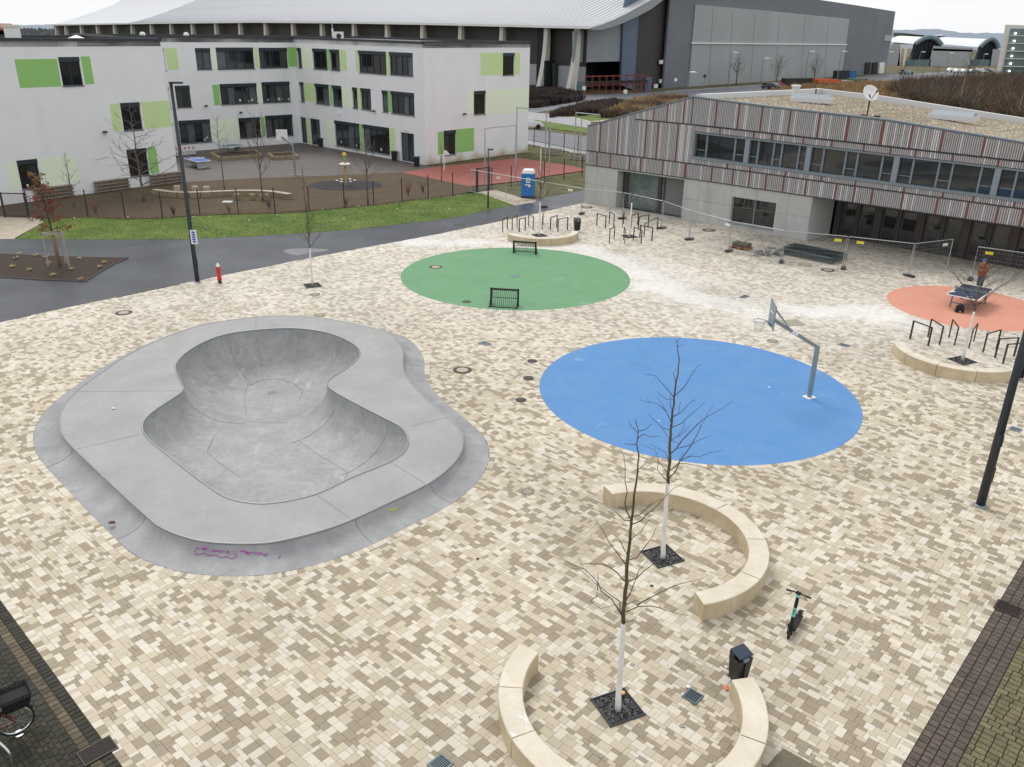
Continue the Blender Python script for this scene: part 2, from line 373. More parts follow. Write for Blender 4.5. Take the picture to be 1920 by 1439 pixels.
def lay(parent, name, Pc, m, nmax, stuffname, gap=.0015, bev=.002):
    Q, T, Zt, Hh = Pc.arrays(); Q = ccw(Q); c = Q.mean(1); x, y, dz = project(c[:, 0], c[:, 1])
    area = np.linalg.norm(Q[:, 1]-Q[:, 0], axis=1)*np.linalg.norm(Q[:, 3]-Q[:, 0], axis=1)
    vis = (x > 8) & (x < 1912) & (y > 8) & (y < 1428) & (dz > 0); score = np.where(vis, area/dz**3, 0)
    order = np.argsort(-score); big = [i for i in order[:nmax] if score[i] > 0]; mask = np.ones(len(Q), bool); mask[big] = False
    for i in big:
        o = pieces_mesh(name, Q[i:i+1], T[i:i+1], Zt[i:i+1], Hh[i:i+1], m, gap, bev); o.parent = parent
    if mask.any():
        o = pieces_mesh(stuffname, Q[mask], T[mask], Zt[mask], Hh[mask], m, gap, bev); o['kind'] = 'stuff'; o.parent = parent
# -- grid of the paving
UA = math.radians(-41.7); gu = np.array([math.cos(UA), math.sin(UA)]); gv = np.array([-gu[1], gu[0]])
U = .10; k0 = np.array([K.x, K.y])
poly = np.array([(p.x, p.y) for p in plaza]); rel = poly-k0; us = rel@gu; vs_ = rel@gv
u0, u1, v0, v1 = us.min(), us.max(), vs_.min(), vs_.max(); u1 = min(u1, 45); u0 = max(u0, -60)
nu, nv = int((u1-u0)/U)+1, int((v1-v0)/U)+1
iu, iv = np.meshgrid(np.arange(nu), np.arange(nv), indexing='ij')
X = k0[0]+(u0+(iu+.5)*U)*gu[0]+(v0+(iv+.5)*U)*gv[0]; Y = k0[1]+(u0+(iu+.5)*U)*gu[1]+(v0+(iv+.5)*U)*gv[1]
px_, py_, dz_ = project(X, Y)
ok = np_inpoly(X, Y, [tuple(p) for p in poly]) & ~np_inpoly(X, Y, [tuple(p) for p in SK[::3]]) & (Y < 76) & (px_ > -260) & (px_ < 2180) & (py_ < 1800) & (dz_ > 0)
nLi = Vector((dL.y, -dL.x)); nLi = nLi if nLi.x > 0 else -nLi; nRi = Vector((-dR.y, dR.x)); nRi = nRi if nRi.x < 0 else -nRi
ok &= ((X-K.x)*nLi.x+(Y-K.y)*nLi.y > .10) & ((X-K.x)*nRi.x+(Y-K.y)*nRi.y > .10)
for nm, cx, cy, cr in DISCS: ok &= np.hypot(X-cx, Y-cy) > cr-.15
occ = ~ok
SIZ = [(3, 2), (2, 3), (2, 2), (3, 2), (2, 2), (2, 3), (2, 1), (1, 2)]
qs = []
occl = occ.tolist()
for i in range(nu):
    row = occl[i]
    for j in range(nv):
        if row[j]: continue
        s0 = rnd.randrange(6); done = False; small = rnd.random() < .36
        for t in range(8):
            a, b = SIZ[(6+(t+s0) % 2 if t < 2 else (s0+t) % 6) if small else ((s0+t) % 6 if t < 6 else 6+(t+s0) % 2)]
            if i+a > nu or j+b > nv: continue
            if all(not occl[i+p][j+q] for p in range(a) for q in range(b)):
                done = True; break
        if not done: a = b = 1
        for p in range(a):
            for q in range(b): occl[i+p][j+q] = True
        qs.append((i, j, a, b))
A = np.array(qs, float); P4 = []
for da, db in ((0, 0), (1, 0), (1, 1), (0, 1)):
    uu = u0+(A[:, 0]+da*A[:, 2])*U; vv = v0+(A[:, 1]+db*A[:, 3])*U
    P4.append(np.stack([k0[0]+uu*gu[0]+vv*gv[0], k0[1]+uu*gu[1]+vv*gv[1]], -1))
Q = np.stack(P4, 1); c = Q.mean(1); idx = nrs.choice(3, len(Q), p=[.32, .39, .29])
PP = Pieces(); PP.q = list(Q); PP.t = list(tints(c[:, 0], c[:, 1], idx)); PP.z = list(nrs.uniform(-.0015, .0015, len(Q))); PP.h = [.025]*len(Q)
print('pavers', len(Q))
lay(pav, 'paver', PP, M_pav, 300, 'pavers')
# -- edge and ring courses
def course(poly2, w, name, zt=.006, parent=pav, closed=False, widths=(.1, .2, .15), off=0.0, m=None, tintf=None, side=1):
    pcs = Pieces(); P = [Vector(p[:2]) for p in poly2]
    if closed: P = P+[P[0]]
    L = [0]
    for a, b in zip(P, P[1:]): L.append(L[-1]+(b-a).length)
    def at(t):
        t = min(max(t, 0), L[-1]-1e-6); j = int(np.searchsorted(L, t, 'right'))-1; j = min(j, len(P)-2)
        u = (t-L[j])/(L[j+1]-L[j]); d = (P[j+1]-P[j]).normalized(); return P[j].lerp(P[j+1], u), Vector((d.y, -d.x))*side
    t = 0; mids = []
    while t < L[-1]-.03:
        wd = rnd.choice(widths); e = min(t+wd, L[-1]); a, na = at(t); b, nb = at(e)
        q = [a+na*off, b+nb*off, b+nb*(off+w), a+na*(off+w)]; pcs.q.append([(p.x, p.y) for p in q]); mids.append((a+b)/2); t = e
    Xm = np.array([m_.x for m_ in mids]); Ym = np.array([m_.y for m_ in mids]); n = len(mids)
    pcs.t = list(tintf(n) if tintf else tints(Xm, Ym, nrs.choice(3, n, p=[.42, .33, .25]))); pcs.z = [zt]*n; pcs.h = [.03]*n
    return pcs
def circ_pts(cx, cy, r, n=180): return [Vector((cx+r*math.cos(2*PI*i/n), cy+r*math.sin(2*PI*i/n))) for i in range(n)]
allring = Pieces()
def merge(a, b): a.q += b.q; a.t += b.t; a.z += b.z; a.h += b.h
for nm, cx, cy, cr in DISCS: merge(allring, course(circ_pts(cx, cy, cr), .21, 'r', closed=True))
# base_loop orientation -> outward
ar = sum(base_loop[i].x*base_loop[(i+1) % 260].y-base_loop[(i+1) % 260].x*base_loop[i].y for i in range(260))
merge(allring, course(base_loop if ar > 0 else base_loop[::-1], .2, 'r', closed=True))
merge(allring, course([K-dL*.3, Lext], .2, 'r', side=1, zt=.005)); merge(allring, course([K, Rext], .2, 'r', side=-1, zt=.0065))
Q, T, Zt, Hh = allring.arrays(); o = pieces_mesh('edging_pavers', ccw(Q), T, Zt, Hh, M_pav); o['kind'] = 'stuff'; o.parent = pav
# -- rubber discs
DCOL = {'blue': (C(110, 158, 210, .85), C(96, 146, 203, .85)), 'green': (C(128, 172, 134, .84), C(112, 162, 120, .84)), 'orange': (C(230, 166, 142, .86), C(218, 152, 130, .86))}
for nm, cx, cy, cr in DISCS:
    m = mat(nm+'_rubber', DCOL[nm][0], .85, col2=DCOL[nm][1], vscale=.8, var=.06, grain=.08, gscale=20, bump=.35, bscale=110, spec=.25, detail=10)
    layer(m, C(70, 80, 84), .35, .60, .85, .16, detail=9); layer(m, C(215, 215, 205), 1.1, .66, .8, .22, detail=10); layer(m, C(60, 62, 60), 3.5, .70, .76, .22, detail=6)
    mb = MB(); mb.lathe([(cr, -.03), (cr, .008), (cr-.02, .012)], 120, cx, cy, 0); struct(mb.build(nm+'_rubber_court', m))
# -- path, lawn, beds
up = [(0,449),(28,449),(225,450),(350,449),(480,443.5),(655,432),(805,415),(867,406),(917,394),(955,387),(966,385),(1003,379),(1005,374),(1029,369),(1052,365),(1090,358),(1096,357)]
upg = GG(up); upg = [upg[0]+(upg[0]-G(100, 449)).normalized()*22]+upg
path_poly = asp_s+[Vector((H0.x+.4, H0.y+.2))]+[Vector(HW.P(.4, 0, -14).xy)]+upg[::-1]
struct(sheet('asphalt_path', path_poly, .010, M_asph))
bedx = [(0,478),(100,482),(162,484),(241,485.5),(212,497),(160,529),(80,526),(0,521)]
bed = GG(bedx); bed = [bed[0]+Vector((-12, .6))]+bed+[bed[-1]+Vector((-12, .4))]
mb = MB(); mb.prism(bed, -.02, .05); struct(mb.build('planting_bed_soil', M_bed))
mb = MB(); ed = [Vector((p.x, p.y, .045)) for p in bed[1:-1]]; mb.tube(ed, .035, 4); struct(mb.build('bed_edging', mat('edging_steel', C(110, 104, 98, .7), .6)))
lawn = GG([(28,449),(225,450),(350,449),(480,443.5),(655,432),(805,415),(867,406),(917,394),(966,385),(1010,374),(963,377),(905,360),(880,361),(849,368.5),(803,373.5),(754,379.5),(701,386.5),(646,391),(580,397.5),(516,401.5),(447,403),(375,405),(305,411),(235,412),(165,409),(75,411),(67,409),(82,417)])
sheet('lawn', lawn, .016, M_lawn)
sheet('sand_path_left', [G(0, 407)+Vector((-14, 0))]+GG([(0,407),(67,409),(82,417),(28,447),(28,449),(0,449)])+[G(0, 449)+Vector((-22, 0))], .014, M_sand)
sheet('sand_path_right', GG([(895,361),(930,357),(980,372),(1007,375),(1003,380),(966,386)]), .020, M_sand)
sheet('grass_by_toilet', GG([(925,357),(930,352),(976,342),(1029,334),(1098,321),(1097,357),(1060,363),(1012,373),(985,374)]), .018, mat('verge_grass', C(104, 112, 58, .55), .95, col2=C(128, 118, 78, .55), vscale=.8, var=.3, grain=.3, gscale=10))
soil = [G(0, 408)+Vector((-22, 0))]+GG([(0,408),(75,410),(165,408.5),(235,411),(305,410),(375,404),(447,402),(516,400.5),(580,396.5),(646,390),(701,386),(754,379),(803,373),(849,368),(881,360.5),(895,352),(881,350),(754,324),(588,331),(480,334.5),(345,342),(336,341),(236,354),(129,367),(15,384),(0,386)])+[G(0, 386)+Vector((-22, -18))]
sheet('schoolyard_soil', soil, .006, M_soil)
yard = GG([(336,341),(345,342),(480,334.5),(588,331),(754,324),(816,314),(798.4,310.3),(564,268)])+[G(370, 283), G(370, 283)+Vector((-9, -8)), G(336, 341)+Vector((-3, 4))]
sheet('schoolyard_paving', yard, .010, M_yard)
sheet('red_court', GG([(754,324),(816,314),(973,297),(1063,310),(1103,318.6),(1098,320),(1029,330),(976,340),(881,350)]), .014, M_red)
sheet('grass_behind_court', GG([(973,297),(990,287),(990,274),(1104,300),(1104,318.6),(1063,310)]), .012, mat('rear_grass', C(104, 106, 56, .55), .95, var=.3, vscale=.6, grain=.3, gscale=8))
# leafy strip under the fence
M_leaf = mat('fallen_leaves', C(104, 56, 44, .7), .9, var=.3, vscale=6)
mb = MB(); fl = GG([(20,409),(165,407.5),(235,410),(305,409),(375,402.5),(447,401.5),(516,399.5),(580,395.5),(646,389),(701,385),(754,378),(803,372),(849,367),(890,360)])
for a, b in zip(fl, fl[1:]):
    for k in range(int((b-a).length*26)):
        p = a.lerp(b, rnd.random())+Vector((rnd.gauss(0, .1), rnd.gauss(0, .22))); r = rnd.uniform(.03, .07); t = rnd.random()*6
        mb.add([(p.x+r*math.cos(t+q*2.1), p.y+r*math.sin(t+q*2.1), .022+rnd.random()*.05) for q in range(3)], [(0, 1, 2)])
for k in range(260):
    p = G(940+rnd.random()*160, 351-rnd.random()*20+0)+Vector((rnd.gauss(0, .3), rnd.gauss(0, .3)))
o = mb.build('fallen_leaves', M_leaf); o['kind'] = 'stuff'
# short grass blades on the lawn
M_bl = mat('grass_blades', C(104, 134, 46, .62), .9, var=.35, vscale=1.2)
mb = MB(); bb = [min(p.x for p in lawn), max(p.x for p in lawn), min(p.y for p in lawn), max(p.y for p in lawn)]
for k in range(60000):
    x = rnd.uniform(bb[0], bb[1]); y = rnd.uniform(bb[2], bb[3])
    if not inpoly(x, y, lawn): continue
    h = rnd.uniform(.03, .09); t = rnd.random()*3.14; wd = rnd.uniform(.01, .03)
    mb.add([(x-wd*math.cos(t), y-wd*math.sin(t), .01), (x+wd*math.cos(t), y+wd*math.sin(t), .01), (x+rnd.gauss(0, .02), y+rnd.gauss(0, .02), h)], [(0, 1, 2)])
o = mb.build('grass', M_bl); o['kind'] = 'stuff'
# roads behind the court (ground strips read off the photograph)
def strip(name, pts, z, m): return sheet(name, GG(pts), z, m)
strip('street', [(986,239),(1005,244),(1108,258),(1104,285),(990,262),(940,250),(940,232)], .006, M_asph2)
strip('street_verge', [(990,222),(1108,240),(1108,252),(990,235)], .008, M_lawn)
strip('pavement', [(990,210),(1045,216),(1108,229),(1108,241),(990,223)], .010, M_side)
strip('pavement_near_fence', [(990,263),(1104,286),(1104,292),(990,271)], .009, M_side)
strip('access_road', [(990,214),(990,201),(1040,193),(1085,183),(1075,178),(1243,172),(1287,169),(1440,158),(1575,148),(1640,141),(1760,136),(1860,128),(1870,134),(1700,160),(1560,172),(1440,178),(1290,186),(1180,186),(1100,192),(1090,198)], .004, M_asph2)
strip('gravel_verge', [(1045,216),(1096,207),(1160,214),(1140,228),(1108,229)], .012, M_sand)
for q in ([(1180,188),(1205,187)], [(1120,192),(1140,191)], [(1150,189.5),(1165,189)]):
    a, b = GG(q); mb = MB(); mb.bar((a.x, a.y, .012), (b.x, b.y, .012), .5, .006); struct(mb.build('road_marking', mat('road_paint', C(225, 225, 222, .9), .7)))
a, b = GG([(1245,172),(1560,151)]); mb = MB(); mb.bar((a.x, a.y-1.5, .06), (b.x, b.y-1.5, .06), 1.2, .12); struct(mb.build('kerb', M_side))
# puddle on the path
mb = MB(); P = [G(x, y) for x, y in ((525,470),(560,466),(600,467),(620,469),(605,473),(580,474),(560,481),(545,478))]; mb.add([(p.x, p.y, .0135) for p in smooth_loop(P, 2)], [tuple(range(len(smooth_loop(P, 2))))])
struct(mb.build('puddle', mat('puddle_water', C(60, 62, 68), .03, spec=.6)), 'stuff')
# -- bordering cobbles left and right (dark, mossy)
def dark_t(c1, c2, var=.2):
    def f(n):
        a = np.array(c1[:3]); b = np.array(c2[:3]); t = nrs.rand(n, 1); return np.clip((a*(1-t)+b*t)*(1+nrs.uniform(-var, var, (n, 1))), 0, 1)
    return f
M_cob = mat('cobble', (1, 1, 1, 1), .8, attr='tint', var=.35, vscale=3.5, grain=.3, gscale=30, bump=.5, bscale=60)
def border_field(nm, base_nm, org, d, nrm, rows, mbase, t0=-3, t1=22, z=-.004):
    root = bpy.data.objects.new(nm, None); COL.objects.link(root); root['kind'] = 'structure'
    pcs = Pieces(); o = 0
    for (w_, ln, tf) in rows:
        t = t0+(rnd.random()*ln if t0 else 0); n0 = len(pcs.q)
        if not t0: pcs.q += []
        while t < t1:
            l_ = ln*rnd.uniform(.92, 1.08)*(rnd.choice((.5, 1)) if t == 0 else 1); a = org+d*t+nrm*o; b = org+d*(t+l_)+nrm*o
            x, y, dz = project(np.array([a.x]), np.array([a.y]))
            if -250 < x[0] < 2150 and y[0] < 1700 and dz[0] > 0:
                pcs.q.append([(a.x, a.y), (b.x, b.y), (b.x+nrm.x*w_, b.y+nrm.y*w_), (a.x+nrm.x*w_, a.y+nrm.y*w_)])
            t += l_
        n = len(pcs.q)-n0
        if n: pcs.t += list(tf(n))
        pcs.z += list(z+nrs.uniform(-.004, .003, n)); pcs.h += [.03]*n; o += w_
    lay(root, 'cobble', pcs, M_cob, 300, 'cobbles', gap=.006, bev=.006)
    pts = [org+d*t0, org+d*t1, org+d*t1+nrm*o, org+d*t0+nrm*o]; mb = MB(); mb.prism(pts, -.05, -.022)
    struct(mb.build(base_nm, mbase)); return o
nL = Vector((-dL.y, dL.x)); nL = nL if nL.x < 0 else -nL
nR = Vector((dR.y, -dR.x)); nR = nR if nR.x > 0 else -nR
tDk = dark_t(C(66, 64, 54, .75), C(44, 44, 38, .75)); tBr = dark_t(C(122, 106, 84, .8), C(92, 84, 66, .8))
M_moss = mat('moss_joint', C(92, 88, 60, .6), .95, var=.4, vscale=5)
border_field('cobble_border_left', 'cobble_bedding_left', K, dL, nL, [(.22, .14, tDk), (.21, .16, tBr), (.2, .2, tDk)]+[(.1, .2, dark_t(C(62, 58, 44, .75), C(44, 44, 36, .75), .3))]*50, M_moss)
tRB = dark_t(C(92, 82, 76, .75), C(108, 94, 84, .75), .08); tRG = dark_t(C(124, 116, 84, .8), C(108, 100, 74, .8), .12)
border_field('cobble_border_right', 'cobble_bedding_right', K, dR, nR, [(.2, .2, tRB), (.2, .16, tRB), (.2, .2, tRB), (.2, .2, tRB)], mat('moss_joint_r', C(64, 64, 44, .6), .95, var=.3, vscale=5), t0=2, t1=26)
border_field('brick_paving_right', 'brick_bedding_right', K+nR*.802+dR*2, nR, dR, [(.165, .235, tRG)]*146, mat('moss_joint_r', C(1, 1, 1), .9), t0=0, t1=6.5)
# concrete cover slab at the lower edge
mb = MB(); q = GG([(1435,1441),(1468,1404),(1532,1439)]); q4 = [q[0]+(q[0]-q[1])*.8, q[1], q[2]+(q[2]-q[1])*.6, q[0]+(q[0]-q[1])*.8+(q[2]-q[1])*1.6]
mb.prism(q4, -.02, .012); o = mb.build('cover_slab', mat('old_slab', C(118, 112, 94, .8), .85, var=.2, vscale=4, grain=.2)); tag(o, 'dark weathered concrete slab set in the paving at the bottom edge beside the front bench', 'slab')
# ================================================================== school
M_wall = mat('render_plaster', C(237, 238, 240, .95), .9, var=.03, vscale=.5, bump=.1, bscale=60)
layer(M_wall, C(190, 192, 196), .5, .55, .8, .14, (1.5, 1.5, .2), 8)
M_frame = mat('window_frame', C(34, 40, 44), .45)
M_shut = mat('shutter_box', C(32, 46, 54), .5)
M_glass = mat('window_glass', C(30, 33, 36), .04, spec=.75, var=.35, vscale=.8)
GL = [M_glass, M_glass, mat('window_glass_mid', C(52, 57, 62), .05, spec=.75, var=.3, vscale=1.5), mat('window_glass_blind', C(84, 90, 94), .12, spec=.6, var=.2, vscale=2)]  # lighter greys paint reflections and blinds into the glass colour
M_g1 = mat('paint_green', C(156, 208, 124, .88), .9); M_g2 = mat('paint_light_green', C(208, 232, 170, .93), .9); M_g3 = mat('paint_pale_green', C(234, 245, 220, .96), .9)
M_metal_dk = mat('dark_metal', C(44, 50, 56), .5)
M_white = mat('white_paint', C(232, 232, 230, .95), .6)
M_curt = mat('paper', C(215, 215, 210), .8)
GREENS = {'g': M_g1, 'l': M_g2, 'p': M_g3}
def wall_grid(W, s0, s1, z0, z1, holes, m, name, parent, depth=.16, o=0.0):
    S = sorted(set([s0, s1]+[min(max(v, s0), s1) for h in holes for v in h[:2]])); Zs = sorted(set([z0, z1]+[min(max(v, z0), z1) for h in holes for v in h[2:]]))
    mb = MB()
    for i in range(len(S)-1):
        for j in range(len(Zs)-1):
            cs, cz = (S[i]+S[i+1])/2, (Zs[j]+Zs[j+1])/2
            if any(h[0] < cs < h[1] and h[2] < cz < h[3] for h in holes): continue
            mb.add([W.P(S[i], Zs[j], o), W.P(S[i+1], Zs[j], o), W.P(S[i+1], Zs[j+1], o), W.P(S[i], Zs[j+1], o)], [(0, 1, 2, 3)])
    for a, b, c, d in holes:
        a, b = max(a, s0), min(b, s1); c = max(c, z0)
        P = [W.P(a, c, o), W.P(b, c, o), W.P(b, d, o), W.P(a, d, o)]; Qd = [W.P(a, c, o-depth), W.P(b, c, o-depth), W.P(b, d, o-depth), W.P(a, d, o-depth)]
        mb.add(P+Qd, [(0, 1, 5, 4), (1, 2, 6, 5), (2, 3, 7, 6), (3, 0, 4, 7)])
    return mb.build(name, m, parent)
def window(W, h, n, parent, door=False, depth=.16, box=True, papers=0, ratios=None, fm=None, gl=None):
    global M_frame_now; M_frame_now = fm or M_frame
    a, b, c, d = h; fr = MB(); t = .07; o0, o1 = -depth-.05, -depth+.03
    bz = .34 if box else 0; top = d-bz
    fr.wbox(W, a, b, top-t, top, o0, o1); fr.wbox(W, a, b, c, c+t, o0, o1); fr.wbox(W, a, a+t, c+t, top-t, o0, o1); fr.wbox(W, b-t, b, c+t, top-t, o0, o1)
    xs = [a+t+(b-a-2*t)*k/n for k in range(n+1)] if not ratios else [a+t+(b-a-2*t)*sum(ratios[:k])/sum(ratios) for k in range(len(ratios)+1)]
    n = len(xs)-1
    for x in xs[1:-1]: fr.wbox(W, x-.04, x+.04, c+t, top-t, o0, o1+.01)
    f = fr.build('door' if door else 'window', M_frame_now, parent); f.parent = parent
    for k in range(n):
        p = MB(); p.wbox(W, xs[k]+.03, xs[k+1]-.03, c+t, top-t, -depth-.03, -depth-.005); sub(p, 'pane', gl or rnd.choice(GL), f, parent)
    if box:
        p = MB(); p.wbox(W, a, b, top, d, -depth, .035); sub(p, 'shutter_box', M_shut, f, parent)
    if not door:
        p = MB(); p.wbox(W, a-.04, b+.04, c-.05, c-.001, -depth, .09); sub(p, 'sill', M_frame_now, f, parent)
    for k in range(papers):
        s = rnd.uniform(a+.15, b-.25); z = c+rnd.uniform(.15, .4); wd = rnd.uniform(.12, .28)
        p = MB(); p.wbox(W, s, s+wd, z, z+wd*1.1, -depth-.003, -depth+.004); sub(p, 'paper', M_curt, f, parent)
    return f
def sub(mb, name, m, f, root):
    o = mb.build(name, m, None); 
    for v in o.data.vertices: v.co -= root.location
    o.parent = f; return o
def rects(W, lst):   # (type, TL, BR, n) -> (type, hole, n)
    out = []
    for it in lst:
        s0, z1 = W.px(*it[1]); s1, z0 = W.px(*it[2]); out.append((it[0], (s0, s1, z0, z1), it[3] if len(it) > 3 else 1, it[4] if len(it) > 4 else 0))
    return out
def facade(W, s0, s1, H, lst, root, name='wall'):
    R = rects(W, lst); holes = []
    for t, h, n, pp in R:
        if t in 'wd':
            hh = list(h)
            if t == 'd': hh[2] = .04
            holes.append(tuple(hh))
    wall_grid(W, s0, s1, 0, H, holes, M_wall, name, root)
    k = 0
    for t, h, n, pp in R:
        if t in 'wd': window(W, holes[k], n, root, door=(t == 'd'), papers=pp, box=(t == 'w')); k += 1
        else:
            # paint field between the windows: a 3 mm render coat
            a, b, c, d = h; a = max(a, s0+.01); b = min(b, s1-.01)
            for q in holes:
                if q[2] < (c+d)/2 < q[3]:
                    if q[0] < b < q[1]+.0 and a < q[0]: b = q[0]-.002
                    if q[0] < a < q[1] and b > q[1]: a = q[1]+.002
            if b-a > .05:
                p = MB(); p.wbox(W, a, b, c, d, .0, .006); p.build('painted_panel', GREENS[t], root)
def z1(x, y): return (x/4, y/4)
def z2(x, y): return (480+x*.271, y*.271)
def z3(x, y): return (960+x/4, y/4)
def z4(x, y): return (1440+x/4, y/4)
def z6(x, y): return (480+x/4, 300+y/4)
def z7(x, y): return (920+x/4, 280+y/4)
def z8(x, y): return (1400+x*.271, 340+y*.271)
def zb(x, y): return (880+x/8.72, 280+y/8.72)
gC0, gL0, gIC, gNC, gFR = G(336, 341), G(15, 384), G(564, 268), G(798.4, 310.3), G(989.4, 286)
HA = 11.92; HS = 11.86
# left block
WA = Wall(gL0-(gC0-gL0)*.9, gC0)
ra = thing('school_building', 'white three-storey school block with green panels at the left edge', 'building', (gC0.x, gC0.y, 0), 'school buildings')
fa = [('g', z1(107,447), z1(463,650)), ('w', z1(434,430), z1(628,642), 2), ('g', z1(603,425), z1(708,632)),
      ('l', z1(820,782), z1(922,978)), ('w', z1(898,775), z1(1075,972), 2), ('l', z1(1055,767), z1(1290,952)),
      ('w', z1(946,1125), z1(1125,1312), 2), ('g', z1(1100,1107), z1(1195,1297)),
      ('p', z1(36,1218), z1(157,1422)), ('w', z1(122,1207), z1(318,1407), 2, 1), ('p', z1(296,1190), z1(605,1367))]
facade(WA, 0, WA.L, HA, fa, ra)
def roof_box(root, poly, H, name='roof', cap=M_metal_dk, parapet=.0, hin=.35):
    mb = MB(); mb.prism([Vector(p) for p in poly], H-.5, H-.12); mb.build(name, mat('roof_felt', C(120, 122, 124, .8), .9, var=.2, vscale=.4), root)
    mb = MB(); n = len(poly)
    for i in range(n):
        a, b = Vector(poly[i]), Vector(poly[(i+1) % n]); d = (b-a).normalized(); mb.bar((a.x-d.x*.1, a.y-d.y*.1, H+.04-.002*i), (b.x+d.x*.1, b.y+d.y*.1, H+.0-.002*i), .3, .22)
    mb.build('parapet_cap', cap, root)
nb = -WA.n
pa = [WA.P(0, 0).xy, WA.P(WA.L, 0).xy, WA.P(WA.L, 0).xy+nb*13, WA.P(0, 0).xy+nb*13]
mb = MB()
for a, b in ((1, 2), (2, 3), (3, 0)):
    mb.add([(pa[a].x, pa[a].y, 0), (pa[b].x, pa[b].y, 0), (pa[b].x, pa[b].y, HA), (pa[a].x, pa[a].y, HA)], [(0, 1, 2, 3)])
mb.build('wall', M_wall, ra); roof_box(ra, pa, HA)
# middle wing + right wing
dB = (gIC-G(370, 283)).normalized(); gB0 = gIC-dB*20
WB = Wall(gB0, gIC); WC = Wall(gIC, gNC); WD = Wall(gNC, gFR)
rb = thing('school_building', 'white three-storey school wing with green and pale panels, angled round the paved yard', 'building', (gNC.x, gNC.y, 0), 'school buildings')
fb = [('w', z1(1222,362), z1(1249,533), 1), ('l', z1(1236,362), z1(1343,525)), ('w', z1(1460,362), z1(1592,522), 2), ('p', z1(1580,360), z1(1628,518)), ('w', z1(1616,358), z1(1912,517), 4), ('l', z1(1903,356), z2(22,468)), ('w', z2(16,332), z2(224,470), 4), ('g', z2(214,328), z2(272,463)),
      ('w', z1(1258,650), z1(1283,812), 1), ('l', z1(1270,650), z1(1315,800)), ('w', z1(1308,645), z1(1440,805), 2), ('g', z1(1590,638), z1(1657,790)), ('w', (411,158), (484,194), 5, 3), ('p', z2(2,577), z2(47,712)), ('w', z2(36,570), z2(242,706), 4, 4),
      ('w', z1(1294,925), z1(1315,1090), 1), ('g', z1(1305,925), z1(1345,1080)), ('w', z1(1335,908), z1(1592,1065), 4, 2), ('p', z1(1578,900), z1(1797,1045)), ('w', z1(1786,888), z2(40,950), 3), ('g', z2(30,812), z2(68,945)), ('w', z2(60,803), z2(262,937), 4)]
facade(WB, 0, WB.L, HS, fb, rb)
fc_ = [('g', z2(258,328), z2(290,466)), ('w', z2(282,332), z2(320,472), 1), ('p', z2(312,330), z2(400,477)), ('w', z2(388,336), z2(497,485), 2), ('g', z2(490,340), z2(525,487)), ('w', z2(508,342), z2(583,492), 2), ('l', z2(575,345), z2(630,492)), ('l', z2(685,345), z2(712,497)), ('w', z2(706,350), z2(904,518), 4), ('l', z2(898,357), z2(933,517)), ('w', z2(920,360), z2(1088,530), 4),
       ('w', z2(299,568), z2(338,709), 1), ('l', z2(328,572), z2(415,710)), ('w', z2(404,578), z2(511,730), 2), ('g', z2(505,588), z2(540,732)), ('w', z2(524,590), z2(599,742), 2), ('p', z2(590,597), z2(677,748)), ('w', z2(664,605), z2(706,754), 1), ('l', z2(698,607), z2(735,754)), ('w', z2(721,610), z2(799,766), 2), ('w', z2(869,625), z2(916,780), 1), ('g', z2(908,628), z2(946,782)), ('w', z2(931,630), z2(1098,805), 4),
       ('d', z2(305,810), z2(357,992), 1), ('l', z2(346,815), z2(381,1000)), ('d', z2(370,820), z2(452,1012), 2), ('p', z2(482,825), z2(560,1007)), ('w', z2(541,833), z2(723,1040), 4, 2), ('g', z2(715,858), z2(750,1047)), ('w', z2(736,860), z2(928,1077), 4, 1), ('l', z2(920,887), z2(967,1072)), ('d', z2(1000,915), z2(1097,1132), 2)]
facade(WC, 0, WC.L, HS, fc_, rb)
fd = [('l', z2(1553,368), z2(1712,520)), ('w', z2(1709,368), z2(1786,520), 1), ('l', z2(1783,367), z2(1825,517)),
      ('p', z2(1467,635), z2(1512,790)), ('w', z2(1507,632), z2(1588,789), 1), ('p', z2(1586,625), z2(1892,775)),
      ('g', z2(1257,915), z2(1303,1067)), ('w', z2(1299,907), z2(1384,1068), 2), ('g', z2(1380,897), z2(1508,1045))]
facade(WD, 0, WD.L, HS, fd, rb)
q4 = gFR+(gIC-gNC).normalized()*((gIC-gNC).length+6); q5 = gIC-WB.n*14; q6 = gB0-WB.n*14
pb = [gB0, gIC, gNC, gFR, q4, q5, q6]
mb = MB()
for i in (3, 4, 5):
    a, b = pb[i], pb[i+1]; mb.add([(a.x, a.y, 0), (b.x, b.y, 0), (b.x, b.y, HS), (a.x, a.y, HS)], [(0, 1, 2, 3)])
mb.build('wall', M_wall, rb); roof_box(rb, pb, HS)
# earth stain at the foot of the gable wall (dirt thrown up by rain, own shape)
M_stain = mat('splash_stain', (1, 1, 1, 1), .95, attr='tint', var=.05, vscale=3)
mb = MB(); nst = 90; vs = []; cols = []; rows_ = 7; wc_ = np.array(C(237, 238, 240, .95)[:3]); st_ = np.array(C(196, 172, 128, .8)[:3])
for i in range(nst+1):
    s = WD.L*i/nst; am = .75+.25*math.sin(i*.31)+rnd.uniform(-.12, .12); h = .95+.35*math.sin(i*.5)+rnd.uniform(-.1, .1)
    for k in range(rows_): u = k/(rows_-1); vs.append(WD.P(s, h*u, .004)); f = max(0, min(1, am*(1-u)**1.3+rnd.uniform(-.08, .08)))*(0 if k == rows_-1 else 1); cols.append(list(wc_*(1-f)+st_*f)+[1])
mb.add(vs, [(rows_*i+k, rows_*(i+1)+k, rows_*(i+1)+k+1, rows_*i+k+1) for i in range(nst) for k in range(rows_-1)]); o = mb.build('mud_splash', M_stain, rb)
